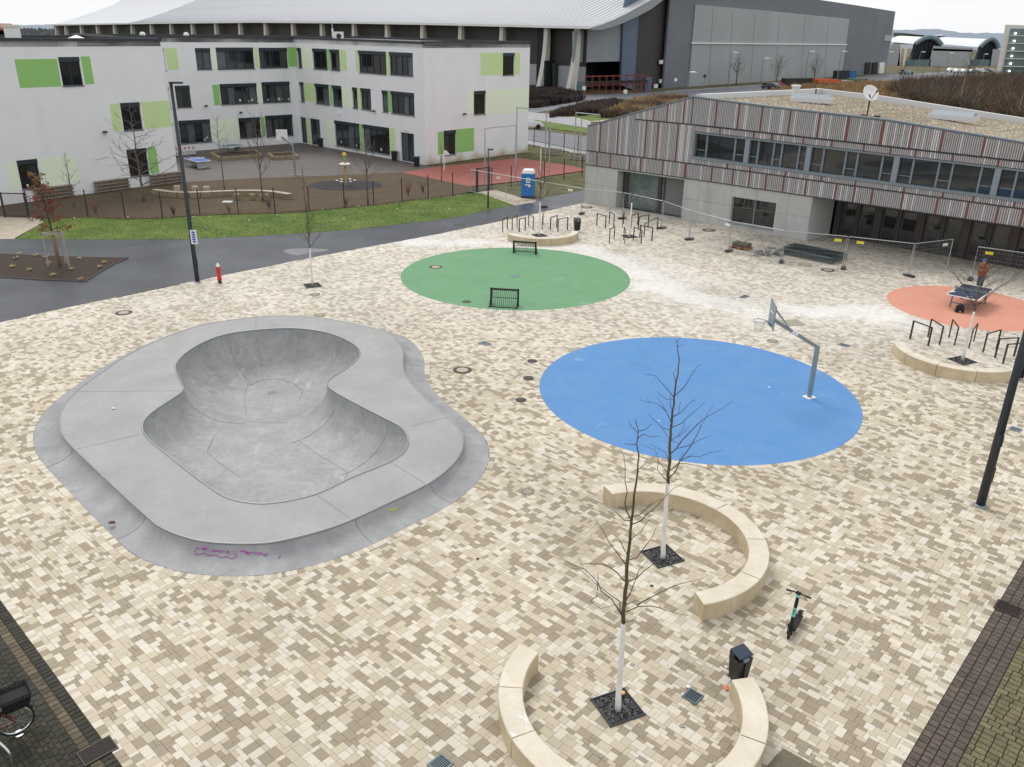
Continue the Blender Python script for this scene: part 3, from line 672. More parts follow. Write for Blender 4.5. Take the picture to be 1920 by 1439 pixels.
at = o.data.attributes.new('tint', 'FLOAT_COLOR', 'POINT'); at.data.foreach_set('color', np.array(cols).reshape(-1))
# wall lamps, cameras
def wall_item(W, px, root, kind='wall_lamp', m=M_metal_dk, s=(.3, .16)):
    u, z = W.px(*px); mb = MB(); mb.wbox(W, u-s[0]/2, u+s[0]/2, z, z+s[1], 0, .12); mb.wbox(W, u-s[0]*.7, u+s[0]*.2, z+s[1]*.2, z+s[1]*.8, .12, .45); mb.build(kind, m, root)
wall_item(WA, z1(785,998), ra); wall_item(WB, z1(1545,800), rb); wall_item(WB, z1(1805,850), rb); wall_item(WC, z2(820,775), rb); wall_item(WD, z2(1440,795), rb)
for q in ((580,795), (400,812), (1040,903), (322,800)): wall_item(WC, z2(*q), rb, 'security_camera', M_white, (.16, .12))
# rooftop things
def roofthing(name, label, px, z, mb_f, cat):
    p = G(px[0], px[1], z); r = thing(name, label, cat, (p.x, p.y, z)); mb_f(r); return r
def dome_vent(r):
    mb = MB(); mb.lathe([(.2, 0), (.2, .2), (.2, .25)], 14); mb.build('base', M_white, r, world=False); mb = MB(); mb.lathe([(.3, .25), (.3, .4), (.2, .55), (.05, .6)], 14); mb.build('cowl', M_white, r, world=False, smooth=True)
def on_roof(W, px, back, name, label, cat, f):
    u, z = W.px(*px); p = W.P(u, HS-.12, -back); r = thing(name, label, cat, p); f(r); return r
def hvac(r):
    mb = MB(); mb.box(0, 0, .45, 1.1, .8, .9); mb.build('casing', M_white, r, world=False)
    mb = MB(); mb.lathe([(.28, 0), (.28, .05)], 16, 0, 0, 0); o = mb.build('fan_grille', M_metal_dk, r, world=False); o.rotation_euler = (PI/2, 0, 0); o.location = (.15, -.40, .45)
on_roof(WB, z1(1120,262), 2, 'roof_vent', 'small white domed vent on the flat roof of the angled school wing, the left one', 'roof vent', dome_vent)
on_roof(WB, z1(1450,258), 2, 'roof_vent', 'small white domed vent on the flat roof of the angled school wing, the right one', 'roof vent', dome_vent)
on_roof(WC, z2(465,250), 2, 'air_conditioner', 'white air conditioning unit on the school roof beside a thin mast', 'air conditioner', hvac)
def mast(r):
    mb = MB(); mb.tube([(0, 0, 0), (0, 0, 1.9)], .03, 6); mb.build('pole', M_white, r, world=False); mb = MB(); mb.box(0, 0, .8, .16, .12, .9); mb.build('antenna', M_white, r, world=False)
on_roof(WC, z2(438,250), 1.8, 'mast', 'thin white antenna mast standing on the school roof', 'mast', mast)
def chimney(r):
    mb = MB(); mb.box(0, 0, .5, .8, .8, 1.0); mb.build('shaft', M_white, r, world=False); mb = MB(); mb.box(0, 0, 1.08, .95, .95, .15); mb.build('cap', M_curt, r, world=False)
p = G(26, 75, 11.9); r = thing('roof_vent', 'boxy white ventilation shaft on the roof of the left school block', 'ventilation shaft', (p.x, p.y, 11.8)); chimney(r)
p = G(144, 75, 11.9); r = thing('skylight', 'low white pyramid skylight on the roof of the left school block', 'skylight', (p.x, p.y, 11.8)); mb = MB(); mb.lathe([(1.0, 0), (1.0, .12), (.05, .45)], 4); mb.build('dome', M_white, r, world=False)

# ================================================================== community hall (right)
M_conc = mat('cast_concrete', C(194, 194, 192, .92), .8, col2=C(176, 176, 174, .92), vscale=.55, var=.07, bump=.12, bscale=18, stretch=(1, 1, .6))
layer(M_conc, C(128, 126, 120), .5, .52, .75, .4, (1.2, 1.2, .25), 9); layer(M_conc, C(214, 214, 212), 1.2, .58, .75, .35, (1, 1, .5), 8)
M_clad = mat('cladding', C(178, 175, 176, .9), .6, var=.06, vscale=3)
M_cladw = mat('cladding_light', C(212, 210, 212, .95), .6, var=.05, vscale=3)
M_clads = mat('cladding_back', C(112, 107, 110), .8)
M_redm = mat('red_cladding', C(128, 78, 74, .8), .6, var=.06, vscale=3)
M_alu = mat('grey_window_frame', C(116, 128, 136), .45)
M_hglass = mat('hall_glass', C(34, 38, 40), .03, spec=.8, var=.4, vscale=.7)
M_dkfr = mat('dark_door_frame', C(60, 54, 52), .5)
M_gravel = mat('roof_gravel', C(158, 142, 122, .9), .95, col2=C(188, 176, 158, .9), vscale=7, var=.3, grain=.3, gscale=22, bump=1.0, bscale=14)
M_par = mat('parapet_sheet', C(206, 209, 212, .95), .35)
def skew(z, s): return z - max(0, s-10)*.0145*(z/6.6)
rh = thing('community_hall', 'concrete hall clad above in ribbed grey panels with dark red strips, gravel roof', 'building', (H0.x, H0.y, 0))
S_END = 50
rf = [HW.px(*z3(580,950)), HW.px(*z3(1360,730)), HW.px(*z4(0,803)), HW.px(*z4(900,905)), HW.px(*z4(1919,1075))]
def ztop(s):
    P = [(0, rf[0][1])]+[r for r in rf[1:]]; P.append((S_END, rf[4][1]-.2))
    for a, b in zip(P, P[1:]):
        if s <= b[0]: return a[1]+(b[1]-a[1])*(s-a[0])/(b[0]-a[0])
    return P[-1][1]
# ground floor concrete
ent = [HW.px(*z7(955,142)), HW.px(*z7(1425,530))]
win = [HW.px(1373, 369), HW.px(1449, 431)]
SC1 = HW.px(1511, 452.5)[0]; W_e0, W_e1 = ent[0][0], ent[1][0]
wall_grid(HW, 0, SC1, 0, 3.22, [(ent[0][0], ent[1][0], .02, 3.0), (win[0][0], win[1][0], win[1][1], win[0][1])], M_conc, 'wall', rh, depth=.5)
window(HW, (win[0][0], win[1][0], win[1][1], win[0][1]), 2, rh, depth=.3, box=False, fm=M_alu, gl=M_hglass)
for x in (1.2, 10.6, 13.2, 15.2, 17.6): mb = MB(); mb.wbox(HW, x-.008, x+.008, .03 if not (W_e0 < x < W_e1) else 3.0, 3.1, .001, .004); mb.build('formwork_joint', mat('formwork_joint', C(120, 120, 116), .9), rh)
for x0_, x1_ in ((0, W_e0), (W_e1, SC1)): mb = MB(); mb.wbox(HW, x0_, x1_, 1.615, 1.63, .0005, .0035) if x1_-x0_ < 3 else (mb.wbox(HW, x0_, win[0][0]-.02, 1.615, 1.63, .0005, .0035), mb.wbox(HW, win[1][0]+.02, x1_, 1.615, 1.63, .0005, .0035)); mb.build('formwork_joint', MATS['formwork_joint'], rh)
# glazed entrance
W0, W1 = ent[0][0], ent[1][0]
f = MB(); f.wbox(HW, W0, W1, 2.9, 3.0, -1.0, -.8); f.wbox(HW, W0, W1, 0, .08, -1.0, -.8)
xs = [W0, W0+.75, W0+1.0, W0+3.6, W0+3.9, W1-1.9]
for x, ww in ((W0+.3, .5), (W0+3.5, .28), (W1-2.15, .1), (W1-.06, .12)): f.wbox(HW, x-ww/2, x+ww/2, .08, 2.9, -1.02, -.78)
fo = f.build('entrance_frame', M_dkfr, rh)
for a, b in ((W0+.55, W0+3.36), (W0+3.64, W1-2.2)):
    p = MB(); p.wbox(HW, a, b, .08, 2.9, -.93, -.9); sub(p, 'pane', mat('entrance_glass', C(92, 108, 106), .04, spec=.8, var=.45, vscale=.9), fo, rh)  # teal pane colour stands in for the bright reflected floor
p = MB(); p.wbox(HW, W1-2.1, W1-.12, .02, 2.95, -.95, -.85); p.build('door_panel', mat('door_grey', C(110, 112, 112), .6), rh)
mb = MB(); mb.wbox(HW, W0-.01, W0+.01, 0, 3.0, -1.2, -.5); mb.build('reveal', M_conc, rh)
# concrete return to the recess and recess glazing
rr0 = RW.px(1554.5, 441.6)[0]
mb = MB(); a = HW.P(SC1, 0); b = RW.P(rr0, 0)
mb.add([a, b, b+Vector((0, 0, 3.2)), a+Vector((0, 0, 3.2))], [(0, 1, 2, 3)]); mb.build('wall', M_conc, rh)
ztr = 3.0
gl = MB(); L_r = 30; gl.wbox(RW, rr0, L_r, 2.55, 3.3, -.25, 0); gl.wbox(RW, rr0, L_r, 0, .1, -.25, 0)
fr = gl.build('entrance_frame', M_dkfr, rh)
u = rr0+.2; doorpx = [z8(x, 300) for x in (640, 800, 925, 1050, 1175, 1300, 1425, 1560, 1690, 1825, 1919)]
step = 1.12; k = 0
while u < L_r-1.3:
    wide = (k % 2 == 0); jw = .42 if wide else .16
    p = MB(); p.wbox(RW, u, u+jw, .1, 2.55, -.25, .06 if wide else .02); p.build('door_post', M_dkfr, rh)
    p = MB(); p.wbox(RW, u+jw+.002, u+jw+step-.002, .1, 2.55, -.16, -.1); dfo = p.build('door', M_dkfr, rh)
    q = MB(); q.wbox(RW, u+jw+.16, u+jw+step-.16, .32, 2.40, -.1, -.085); sub(q, 'pane', M_hglass, dfo, rh)
    q = MB(); q.wbox(RW, u+jw+(.09 if k % 2 else step-.11), u+jw+(.11 if k % 2 else step-.09), .9, 1.5, -.08, -.03); sub(q, 'handle', M_alu, dfo, rh)
    u += jw+step; k += 1
mb = MB(); mb.add([HW.P(SC1-2, 3.1, -.1), HW.P(S_END, 2.85, -.1), HW.P(S_END, 2.85, -8), HW.P(SC1-2, 3.1, -8)], [(3, 2, 1, 0)]); mb.build('soffit', M_conc, rh)
# upper storey backing wall and roof
top = [(0, ztop(0)), (rf[1][0], rf[1][1]), (rf[2][0], rf[2][1]), (rf[3][0], rf[3][1]), (rf[4][0], rf[4][1]), (S_END, ztop(S_END))]
WIN_S0, WIN_S1 = HW.px(*z3(1372, 990))[0], S_END-1
def wz(s): return skew(4.66, s), skew(6.52, s)
# backing as strips with the long window cut out
mb = MB(); bs = sorted(set([0, WIN_S0, WIN_S1, S_END]+[t[0] for t in top]))
for a, b in zip(bs, bs[1:]):
    def quad(za, zb_, zc, zd, oo=-.12): mb.add([HW.P(a, za, oo), HW.P(b, zb_, oo), HW.P(b, zd, oo), HW.P(a, zc, oo)], [(0, 1, 2, 3)])
    if a >= WIN_S0-.01 and b <= WIN_S1+.01:
        quad(skew(3.12, a), skew(3.12, b), wz(a)[0], wz(b)[0]); quad(wz(a)[1], wz(b)[1], ztop(a), ztop(b))
    else: quad(skew(3.12, a), skew(3.12, b), ztop(a), ztop(b))
mb.build('wall', M_clads, rh)
DEP = 22
bk = [HW.px(1515, 168)]
Wb = Wall(HW.P(0, 0, -DEP).xy, HW.P(30, 0, -DEP).xy)
kb = [Wb.px(1515, 172), Wb.px(1655, 188), Wb.px(1920, 230)]
def zback(s):
    P = [(0, ztop(0)-.3), (rf[1][0], kb[0][1]), (kb[1][0], kb[1][1]), (kb[2][0], kb[2][1]), (S_END, kb[2][1]-(S_END-kb[2][0])*.045)]
    for a, b in zip(P, P[1:]):
        if s <= b[0]: return a[1]+(b[1]-a[1])*(s-a[0])/(b[0]-a[0])
    return P[-1][1]
mb = MB(); ss = [rf[1][0]+(S_END-rf[1][0])*i/24 for i in range(25)]; vs = []
for s in ss: vs += [HW.P(s, ztop(s)-.12, -.2), HW.P(s, zback(s)-.12, -DEP)]
mb.add(vs, [(2*i, 2*i+2, 2*i+3, 2*i+1) for i in range(24)]); mb.build('gravel_roof', M_gravel, rh)
# loose gravel stones, real geometry
mb = MB()
for k in range(9000):
    s = rnd.uniform(rf[1][0]+.3, 38); o = rnd.uniform(.4, DEP-.4); z = ztop(s)+(zback(s)-ztop(s))*o/DEP-.12; p = HW.P(s, z, -o); r = rnd.uniform(.05, .11)
    a = rnd.random()*6; mb.add([(p.x+r*math.cos(a+q*1.57), p.y+r*math.sin(a+q*1.57), p.z-.01) for q in range(4)]+[(p.x, p.y, p.z+r*.8)], [(0, 1, 4), (1, 2, 4), (2, 3, 4), (3, 0, 4)])
o = mb.build('gravel_stones', mat('gravel_stones', C(178, 166, 148, .9), .95, col2=C(150, 135, 116, .9), vscale=4), rh); o['kind'] = 'stuff'
mb = MB(); mb.add([HW.P(0, ztop(0)-.1, -.1), HW.P(rf[1][0], rf[1][1]-.1, -.1), HW.P(rf[1][0], zback(rf[1][0])-.1, -DEP), HW.P(0, zback(0)-.1, -DEP)], [(0, 1, 2, 3)]); mb.build('sloping_roof', M_par, rh)
mb = MB(); mb.add([HW.P(0, 0, 0), HW.P(0, 0, -DEP), HW.P(0, zback(0), -DEP), HW.P(0, ztop(0), 0)], [(0, 1, 2, 3)]); mb.add([HW.P(0, 0, -DEP), HW.P(S_END, 0, -DEP), HW.P(S_END, zback(S_END), -DEP), HW.P(rf[1][0], zback(rf[1][0]), -DEP), HW.P(0, zback(0), -DEP)], [(0, 1, 2, 3, 4)]); mb.build('wall', M_conc, rh)
mb = MB()
a, b = HW.P(rf[1][0]+.3, rf[1][1]+.0, -.3), HW.P(rf[1][0]+.3, zback(rf[1][0])+.1, -DEP); mb.bar(a, b, .5, .42)
P = [HW.P(s, zback(s)+.1, -DEP) for s in (rf[1][0], kb[1][0], kb[2][0], S_END)]
for a, b in zip(P, P[1:]): mb.bar(a, b, .5, .45)
mb.build('white_parapet', M_par, rh)
mb = MB(); P = [HW.P(s, z+.04, -.06) for s, z in top]
for a, b in zip(P, P[1:]): mb.bar(a, b, .3, .1)
mb.build('roof_edge_trim', M_alu, rh)
# corrugated panels
def panel_mesh(s0, s1, zb0, zb1, zt0, zt1, seed):
    r = random.Random(seed); mb = MB(); n = max(2, int((s1-s0)/.125)); pit = (s1-s0)/n
    for i in range(n):
        a = s0+i*pit; b = a+pit*.56; fa_, fb_ = (a-s0)/(s1-s0), (b-s0)/(s1-s0)
        light = 1 if r.random() < .12 else 0
        lo = lambda t: zb0+(zb1-zb0)*t
        hi = lambda t: zt0+(zt1-zt0)*t
        mb.wbox(HW, a, b, lo(fa_)+.02, hi(fa_)-.02, -.04, .05, light, (lo(fb_)+.02, hi(fb_)-.02))
    mb.wbox(HW, s0, s1, zb0+.02, zt0-.02, -.10, -.04, 0, (zb1+.02, zt1-.02))
    return mb
npan = 0
def row(s0, s1, zlo, zhi, wmin, wmax, seed, pred=.9, redw=.10):
    global npan
    r = random.Random(seed); s = s0
    while s < s1-.2:
        e = min(s+r.uniform(wmin, wmax), s1)
        if s1-e < .5: e = s1
        panel_mesh(s, e-.0, zlo(s), zlo(e), zhi(s), zhi(e), r.random()).build('cladding_panel', [M_clad, M_cladw], rh); npan += 1
        if e < s1:
            rw = redw if r.random() < .94 else redw*1.8
            p = MB(); p.wbox(HW, e-.0, e+rw, zlo(e)+.01, zhi(e)-.01, -.06, .075, 0, (zlo(e+rw)+.01, zhi(e+rw)-.01)); p.build('red_strip', M_redm, rh); e += rw
        s = e
row(0, S_END-8, lambda s: skew(3.15, s), lambda s: skew(4.22, s), .9, 2.2, 1)
row(WIN_S0-.05, S_END-8, lambda s: skew(4.26, s), lambda s: skew(4.62, s), 1.6, 3.0, 2)
row(0, 4.5, lambda s: skew(4.26, s), lambda s: ztop(s)-.03, 1.1, 1.9, 3)
row(4.55, WIN_S0-.06, lambda s: skew(4.26, s), lambda s: skew(7.0, s), .8, 1.7, 4)
row(WIN_S0-.05, S_END-8, lambda s: skew(6.56, s), lambda s: skew(6.98, s), 1.2, 2.6, 5)
row(4.55, 9.3, lambda s: skew(7.04, s), lambda s: ztop(s)-.03, .9, 1.7, 6)
row(9.45, S_END-8, lambda s: skew(7.04, s), lambda s: ztop(s)-.03, 1.6, 2.4, 7)
mb = MB()
for za in (3.135, 4.24, 7.01): 
    for a, b in ((0, 10), (10, 42)):
        if za > 7: a = max(a, 4.5)
        p, q = HW.P(a, skew(za, a), .02), HW.P(b, skew(za, b), .02); mb.bar(p, q, .12, .045)
mb.build('joint_trim', M_metal_dk, rh)
# long window band
def bandbox(mb, s0, s1, za, zb_, o0, o1): mb.wbox(HW, s0, s1, skew(za, s0), skew(zb_, s0), o0, o1, 0, (skew(za, s1), skew(zb_, s1)))
fr = MB(); bandbox(fr, WIN_S0, WIN_S1-6, 4.62, 4.80, -.35, .09); bandbox(fr, WIN_S0, WIN_S1-6, 6.42, 6.54, -.35, .0); bandbox(fr, WIN_S0, WIN_S0+.09, 4.8, 6.42, -.35, .06)
bandf = fr.build('window_band', M_alu, rh)
pw = [HW.px(*z3(1760, 1130))[0], HW.px(*z4(300, 1180))[0], HW.px(*z4(955, 1260))[0], HW.px(*z4(1712, 1345))[0]]
bay = pw[2]-pw[1]; pw = pw+[pw[3]+bay, pw[3]+2*bay]
prev = WIN_S0+.09
PAT = [.9, 1.65, .85, 1.75, .8]
for i, pc in enumerate(pw):
    q = MB(); bandbox(q, pc-.17, pc+.17, 4.8, 6.42, -.3, .02); sub(q, 'pilaster', mat('pilaster_blue_grey', C(128, 140, 150), .5), bandf, rh)
    a, b = prev, pc-.17; pat = [1.0, 2.5, .9] if i == 0 else PAT; tot = sum(pat); x = a
    for k, pv in enumerate(pat):
        e = x+(b-a)*pv/tot
        q = MB(); bandbox(q, x+.05, e-.05, 4.8, 6.42, -.27, -.24); sub(q, 'pane', M_hglass, bandf, rh)
        if k < len(pat)-1:
            q = MB(); bandbox(q, e-.06, e+.06, 4.8, 6.42, -.3, -.12); sub(q, 'mullion', M_alu, bandf, rh)
        if pv < 1.1:
            q = MB(); bandbox(q, x+.06, e-.06, 5.25, 5.30, -.24, -.2); sub(q, 'rail', M_alu, bandf, rh)
        x = e
    prev = pc+.17
# things on the gravel roof
def roof_pt(px, py):
    z = 8.3
    for _ in range(6):
        g = G(px, py, z); s = (g-HW.a).dot(HW.d); o = -(g-HW.a).dot(HW.n); z = ztop(s)+(zback(s)-ztop(s))*o/DEP-.12
    return g, z
def skylight(p0, p1, label):
    a, z = roof_pt(*p0); b, zb_ = roof_pt(*p1); r = thing('skylight', label, 'skylight', ((a.x+b.x)/2, (a.y+b.y)/2, z))
    d = (b-a).normalized(); n_ = Vector((d.y, -d.x)); n_ = n_ if n_.dot(a) < 0 else -n_
    mb = MB(); q = [a, b, b-n_*1.1, a-n_*1.1]; mb.hexa([(p.x, p.y, z) for p in q]+[(p.x, p.y, z+.35) for p in q]); mb.build('kerb_frame', M_par, r)
    mb = MB(); q2 = [a-n_*.12+d*.12, b-n_*.12-d*.12, b-n_*.98-d*.12, a-n_*.98+d*.12]; m1 = (q2[0]+q2[3])/2; m2 = (q2[1]+q2[2])/2
    mb.add([(p.x, p.y, z+.35) for p in q2]+[(m1.x, m1.y, z+.6), (m2.x, m2.y, z+.6)], [(0, 1, 5, 4), (2, 3, 4, 5), (0, 4, 3), (1, 2, 5)]); mb.build('glazing', mat('skylight_glass', C(150, 160, 168), .15), r)
    return r
skylight((1482, 191), (1556, 199), 'long low skylight with white kerb at the far end of the gravel roof')
skylight((1738, 222), (1822, 236), 'long low skylight with white kerb nearest the satellite dish on its right side')
g, z = roof_pt(1625, 221); r = thing('satellite_dish', 'large white satellite dish standing on the gravel roof', 'satellite dish', (g.x, g.y, z))
vd = Vector((-g.x, -g.y, 0)).normalized(); vd = (vd*.8+Vector((.45, 0, 0))+Vector((0, 0, .45))).normalized()
mb = MB(); x = vd.orthogonal().normalized(); y = vd.cross(x); cc = Vector((0, 0, 1.55)); vs = [tuple(cc-vd*.18)]; fs = []; NN = 28
for k, rr in enumerate((.22, .41, .55)):
    for i in range(NN): a = 2*PI*i/NN; q = cc+(x*math.cos(a)+y*math.sin(a))*rr+vd*(-.18+.18*(rr/.55)**2*1.2); vs.append(tuple(q))
fs = [(0, 1+i, 1+(i+1) % NN) for i in range(NN)]
for k in range(2):
    for i in range(NN): fs.append((1+k*NN+i, 1+(k+1)*NN+i, 1+(k+1)*NN+(i+1) % NN, 1+k*NN+(i+1) % NN))
mb.add(vs, fs); o = mb.build('reflector', M_white, r, world=False, smooth=True); md = o.modifiers.new('s', 'SOLIDIFY'); md.thickness = .03
mb = MB(); mb.tube([(0, 0, 0), (0, 0, 1.3), tuple(cc-vd*.2)], .05, 8); mb.build('mast', M_metal_dk, r, world=False)
mb = MB(); mb.tube([tuple(cc-vd*.1-Vector((0, 0, .6))), tuple(cc+vd*.7-Vector((0, 0, .25)))], .02, 6); mb.tube([tuple(cc+vd*.68-Vector((0, 0, .25))), tuple(cc+vd*.8-Vector((0, 0, .22)))], .06, 8); mb.build('feed_arm', M_metal_dk, r, world=False)
mb = MB(); mb.box(0, 0, .04, 1.6, .12, .08); mb.box(0, 0, .045, .12, 1.6, .07, .0)
for a, b in ((.7, 0), (-.7, 0), (0, .7), (0, -.7)): mb.box(a, b, .1, .3, .3, .1)
mb.build('ballast_feet', M_metal_dk, r, world=False)
g, z = roof_pt(1490, 184); r = thing('roof_vent', 'small white box vent at the far edge of the gravel roof', 'roof vent', (g.x, g.y, z)); mb = MB(); mb.box(0, 0, .45, .5, .5, .9); mb.build('shaft', M_par, r, world=False); mb = MB(); mb.box(0, 0, .95, .65, .65, .1); mb.build('cap', M_white, r, world=False)
g, z = roof_pt(1528, 184); r = thing('vent_pipe', 'thin red-brown vent pipe on the gravel roof', 'pipe', (g.x, g.y, z)); mb = MB(); mb.tube([(0, 0, 0), (0, 0, .6)], .06, 8); mb.build('pipe', M_redm, r, world=False); mb = MB(); mb.lathe([(.09, .6), (.09, .68), (.02, .74)], 10); mb.build('cap', M_redm, r, world=False)
# ================================================================== exhibition hall far behind
Q0 = G(1081, 176); QR = G(1620, 140)
FWl = Wall(Q0, QR)                       # long front wall
side_d = Vector((-FWl.d.y, FWl.d.x)); side_d = side_d if side_d.x < 0 else -side_d
SWl = Wall(Q0, Q0+side_d*220)
M_roofm = mat('metal_roof', C(186, 189, 194, .95), .5, var=.05, vscale=.05, stretch=(.3, .3, .3))
M_fascia = mat('fascia_grey', C(150, 158, 162, .9), .5)
M_mesh1 = mat('perforated_sheet', C(142, 150, 154, .9), .5, var=.08, vscale=.25)
M_blue = mat('blue_grey_panel', C(96, 112, 136, .85), .5, var=.1, vscale=.3)
M_dkw = mat('dark_brown_cladding', C(58, 54, 54), .6, var=.12, vscale=.3)
M_gw = mat('grey_cladding', C(118, 122, 130, .85), .6, var=.10, vscale=.12)
M_lw = mat('light_grey_cladding', C(166, 170, 172, .88), .5, var=.08, vscale=.08, stretch=(1, 1, .15))
M_void = mat('dark_recess', C(26, 28, 30), .8)
M_colc = mat('column_concrete', C(202, 200, 192, .95), .8, var=.08, vscale=.4)
re = thing('exhibition_hall', 'vast grey exhibition hall with curved metal roof and concrete columns behind the school', 'building', (Q0.x, Q0.y, 0))
eave = [SWl.px(*q) for q in (z3(500,212), z3(160,203), (1000,50.5), (800,46), (640,43.3), (480,42.2), (300,44.2), (87,47.8))]
eave[0] = (0.0, eave[0][1])
prof = [FWl.px(*q) for q in ((1084,53),(1106,46.5),(1129,37.5),(1154,25.5),(1177,12.5),(1201,0))]
zb0 = prof[0][1]; prof = [(max(0, a-prof[0][0]), b-zb0) for a, b in prof]
e = prof[-1]; sl = (prof[-1][1]-prof[-2][1])/(prof[-1][0]-prof[-2][0])
for k in range(1, 6): prof.append((e[0]+k*7, e[1]+sl*7*k+k*k*.35))
ev = sorted(eave)
def ez(s):
    for a, b in zip(ev, ev[1:]):
        if s <= b[0]: return a[1]+(b[1]-a[1])*(s-a[0])/(b[0]-a[0])
    return ev[-1][1]
Lh = ev[-1][0]
mb = MB(); NS = 40; vs = []; dirb = -SWl.n
for i in range(NS+1):
    s = -3+(Lh+3)*i/NS
    for t, dz in prof:
        p = SWl.P(s, ez(max(0, s))+dz, 0)+Vector((dirb.x*t, dirb.y*t, 0)); vs.append(p)
n = len(prof); mb.add(vs, [(i*n+k, (i+1)*n+k, (i+1)*n+k+1, i*n+k+1) for i in range(NS) for k in range(n-1)])
mb.build('curved_roof', M_roofm, re, smooth=True)
# standing seams
mb = MB()
for i in range(0, 150):
    s = -3+i*1.5
    for (t0, a), (t1, b) in zip(prof, prof[1:]):
        e0 = ez(max(0, s)); p = SWl.P(s, e0+a+.05, 0)+Vector((dirb.x*t0, dirb.y*t0, 0)); q = SWl.P(s, e0+b+.05, 0)+Vector((dirb.x*t1, dirb.y*t1, 0)); mb.bar(p, q, .07, .07)
mb.build('roof_seams', mat('roof_seam', C(172, 175, 181, .95), .5), re)
mb = MB()
for a, b in zip(ev, ev[1:]): mb.bar(SWl.P(a[0]-3 if a[0] == 0 else a[0], a[1]+.1, .3), SWl.P(b[0], b[1]+.1, .3), .5, .5)
mb.build('eave_trim', M_white, re)
# roof fascia along the gable
low = [(0, -.3), (FWl.px(1107,56)[0], FWl.px(1107,56)[1]-zb0), (FWl.px(1138,47)[0], FWl.px(1138,47)[1]-zb0), (FWl.px(1170,33)[0], FWl.px(1170,33)[1]-zb0), (FWl.px(1201,17)[0], FWl.px(1201,17)[1]-zb0), (FWl.px(1219,3)[0], FWl.px(1219,3)[1]-zb0)]
def itp(P, t):
    for a, b in zip(P, P[1:]):
        if t <= b[0]: return a[1]+(b[1]-a[1])*(t-a[0])/max(1e-6, b[0]-a[0])
    a, b = P[-2], P[-1]; return b[1]+(b[1]-a[1])/(b[0]-a[0])*(t-b[0])
mb = MB(); vs = []; NT = 26
for i in range(NT+1):
    t = prof[-1][0]*i/NT; 
    for z in (itp(low, t), itp(prof, t)+.05):
        for o in (3.2, 2.4): vs.append(FWl.P(t, zb0+z, o))
mb.add(vs, [f for i in range(NT) for f in ((4*i, 4*i+4, 4*i+6, 4*i+2), (4*i+1, 4*i+3, 4*i+7, 4*i+5), (4*i, 4*i+1, 4*i+5, 4*i+4))]); mb.build('roof_fascia', M_fascia, re, smooth=False)
def wpoly(W, pts, o, m, name, root, th=.6):
    P = [W.px(*q) for q in pts]; mb = MB(); n = len(P)
    mb.add([W.P(a, b, o) for a, b in P]+[W.P(a, b, o-th) for a, b in P], [tuple(range(n)), tuple(range(2*n-1, n-1, -1))]+[(i, (i+1) % n, n+(i+1) % n, n+i) for i in range(n)])
    return mb.build(name, m, root)
s_of = lambda x, y: FWl.px(x, y)[0]
wpoly(FWl, [(1083,118),(1168,115.5),(1172,34),(1150,41),(1107,56),(1084,60)], -1.0, M_mesh1, 'gable_cladding', re)
wpoly(FWl, [(1080,178),(1170,170),(1170,114),(1082,117)], -9, M_void, 'entrance_recess', re)
wpoly(FWl, [(1090,168),(1150,162),(1152,120),(1091,121)], -8, mat('recess_wall', C(52, 58, 60), .7), 'recess_wall', re)
wpoly(FWl, [(1168,160),(1192,170),(1203,0),(1205,-30),(1180,-10),(1172,32)], -.5, M_blue, 'pillar', re)
wpoly(FWl, [(1192,172),(1254,172),(1267,0),(1269,-30),(1205,-30),(1201,15)], -1.2, M_dkw, 'dark_wall', re)
wpoly(FWl, [(1242,172.3),(1289,168.5),(1302,0),(1304,-30),(1257,-30),(1255,0)], .2, M_gw, 'grey_wall', re)
# horizontal cladding joints
mb = MB()
sgn = MB(); a, z0 = FWl.px(1107, 141); b, z1_ = FWl.px(1140, 136.5)
sgn.wbox(FWl, a, b, z0, z1_+.0, -7.9, -7.6); sg_ = sgn.build('hall_sign', mat('sign_light', C(140, 160, 190), .5), re)
mb = MB(); n = 9
for k in range(n):
    x0 = a+(b-a)*(k+.15)/n; x1 = a+(b-a)*(k+.75)/n
    mb.wbox(FWl, x0, x1, z0+.3, z1_-.3, -7.6, -7.5); 
mb.build('sign_letters', M_metal_dk, re)
# big side box
rb2 = re
topb = [(1303,-30),(1400,-17),(1530,0),(1600,9.5),(1679,22)]
wpoly(FWl, [(1288,168.2),(1440,157),(1575,147),(1630,141),(1655,140),(1671,77),(1679,22),(1600,9.5),(1530,-1),(1400,-18),(1303,-30)], 0, M_gw, 'grey_wall', re, th=2)
wpoly(FWl, [(1288,167.5),(1440,156.3),(1575,146.5),(1590,36),(1440,21),(1301,9)], .5, M_lw, 'light_panel', re)
mb = MB(); p0, p1 = FWl.px(1292, 81), FWl.px(1584, 84); mb.bar(FWl.P(p0[0], p0[1], .7), FWl.P(p1[0], p1[1], .7), .3, .35); mb.build('panel_rail', M_white, re)
for x in (1325, 1362, 1404, 1450, 1498, 1542):
    a_ = FWl.px(x, 160-(x-1325)*.058); b_ = FWl.px(x+9, 14+(x-1301)*.093); mb = MB(); mb.bar(FWl.P(a_[0], a_[1], .62), FWl.P(b_[0], b_[1], .53), .06, .06); mb.build('panel_joint', M_lw, re)

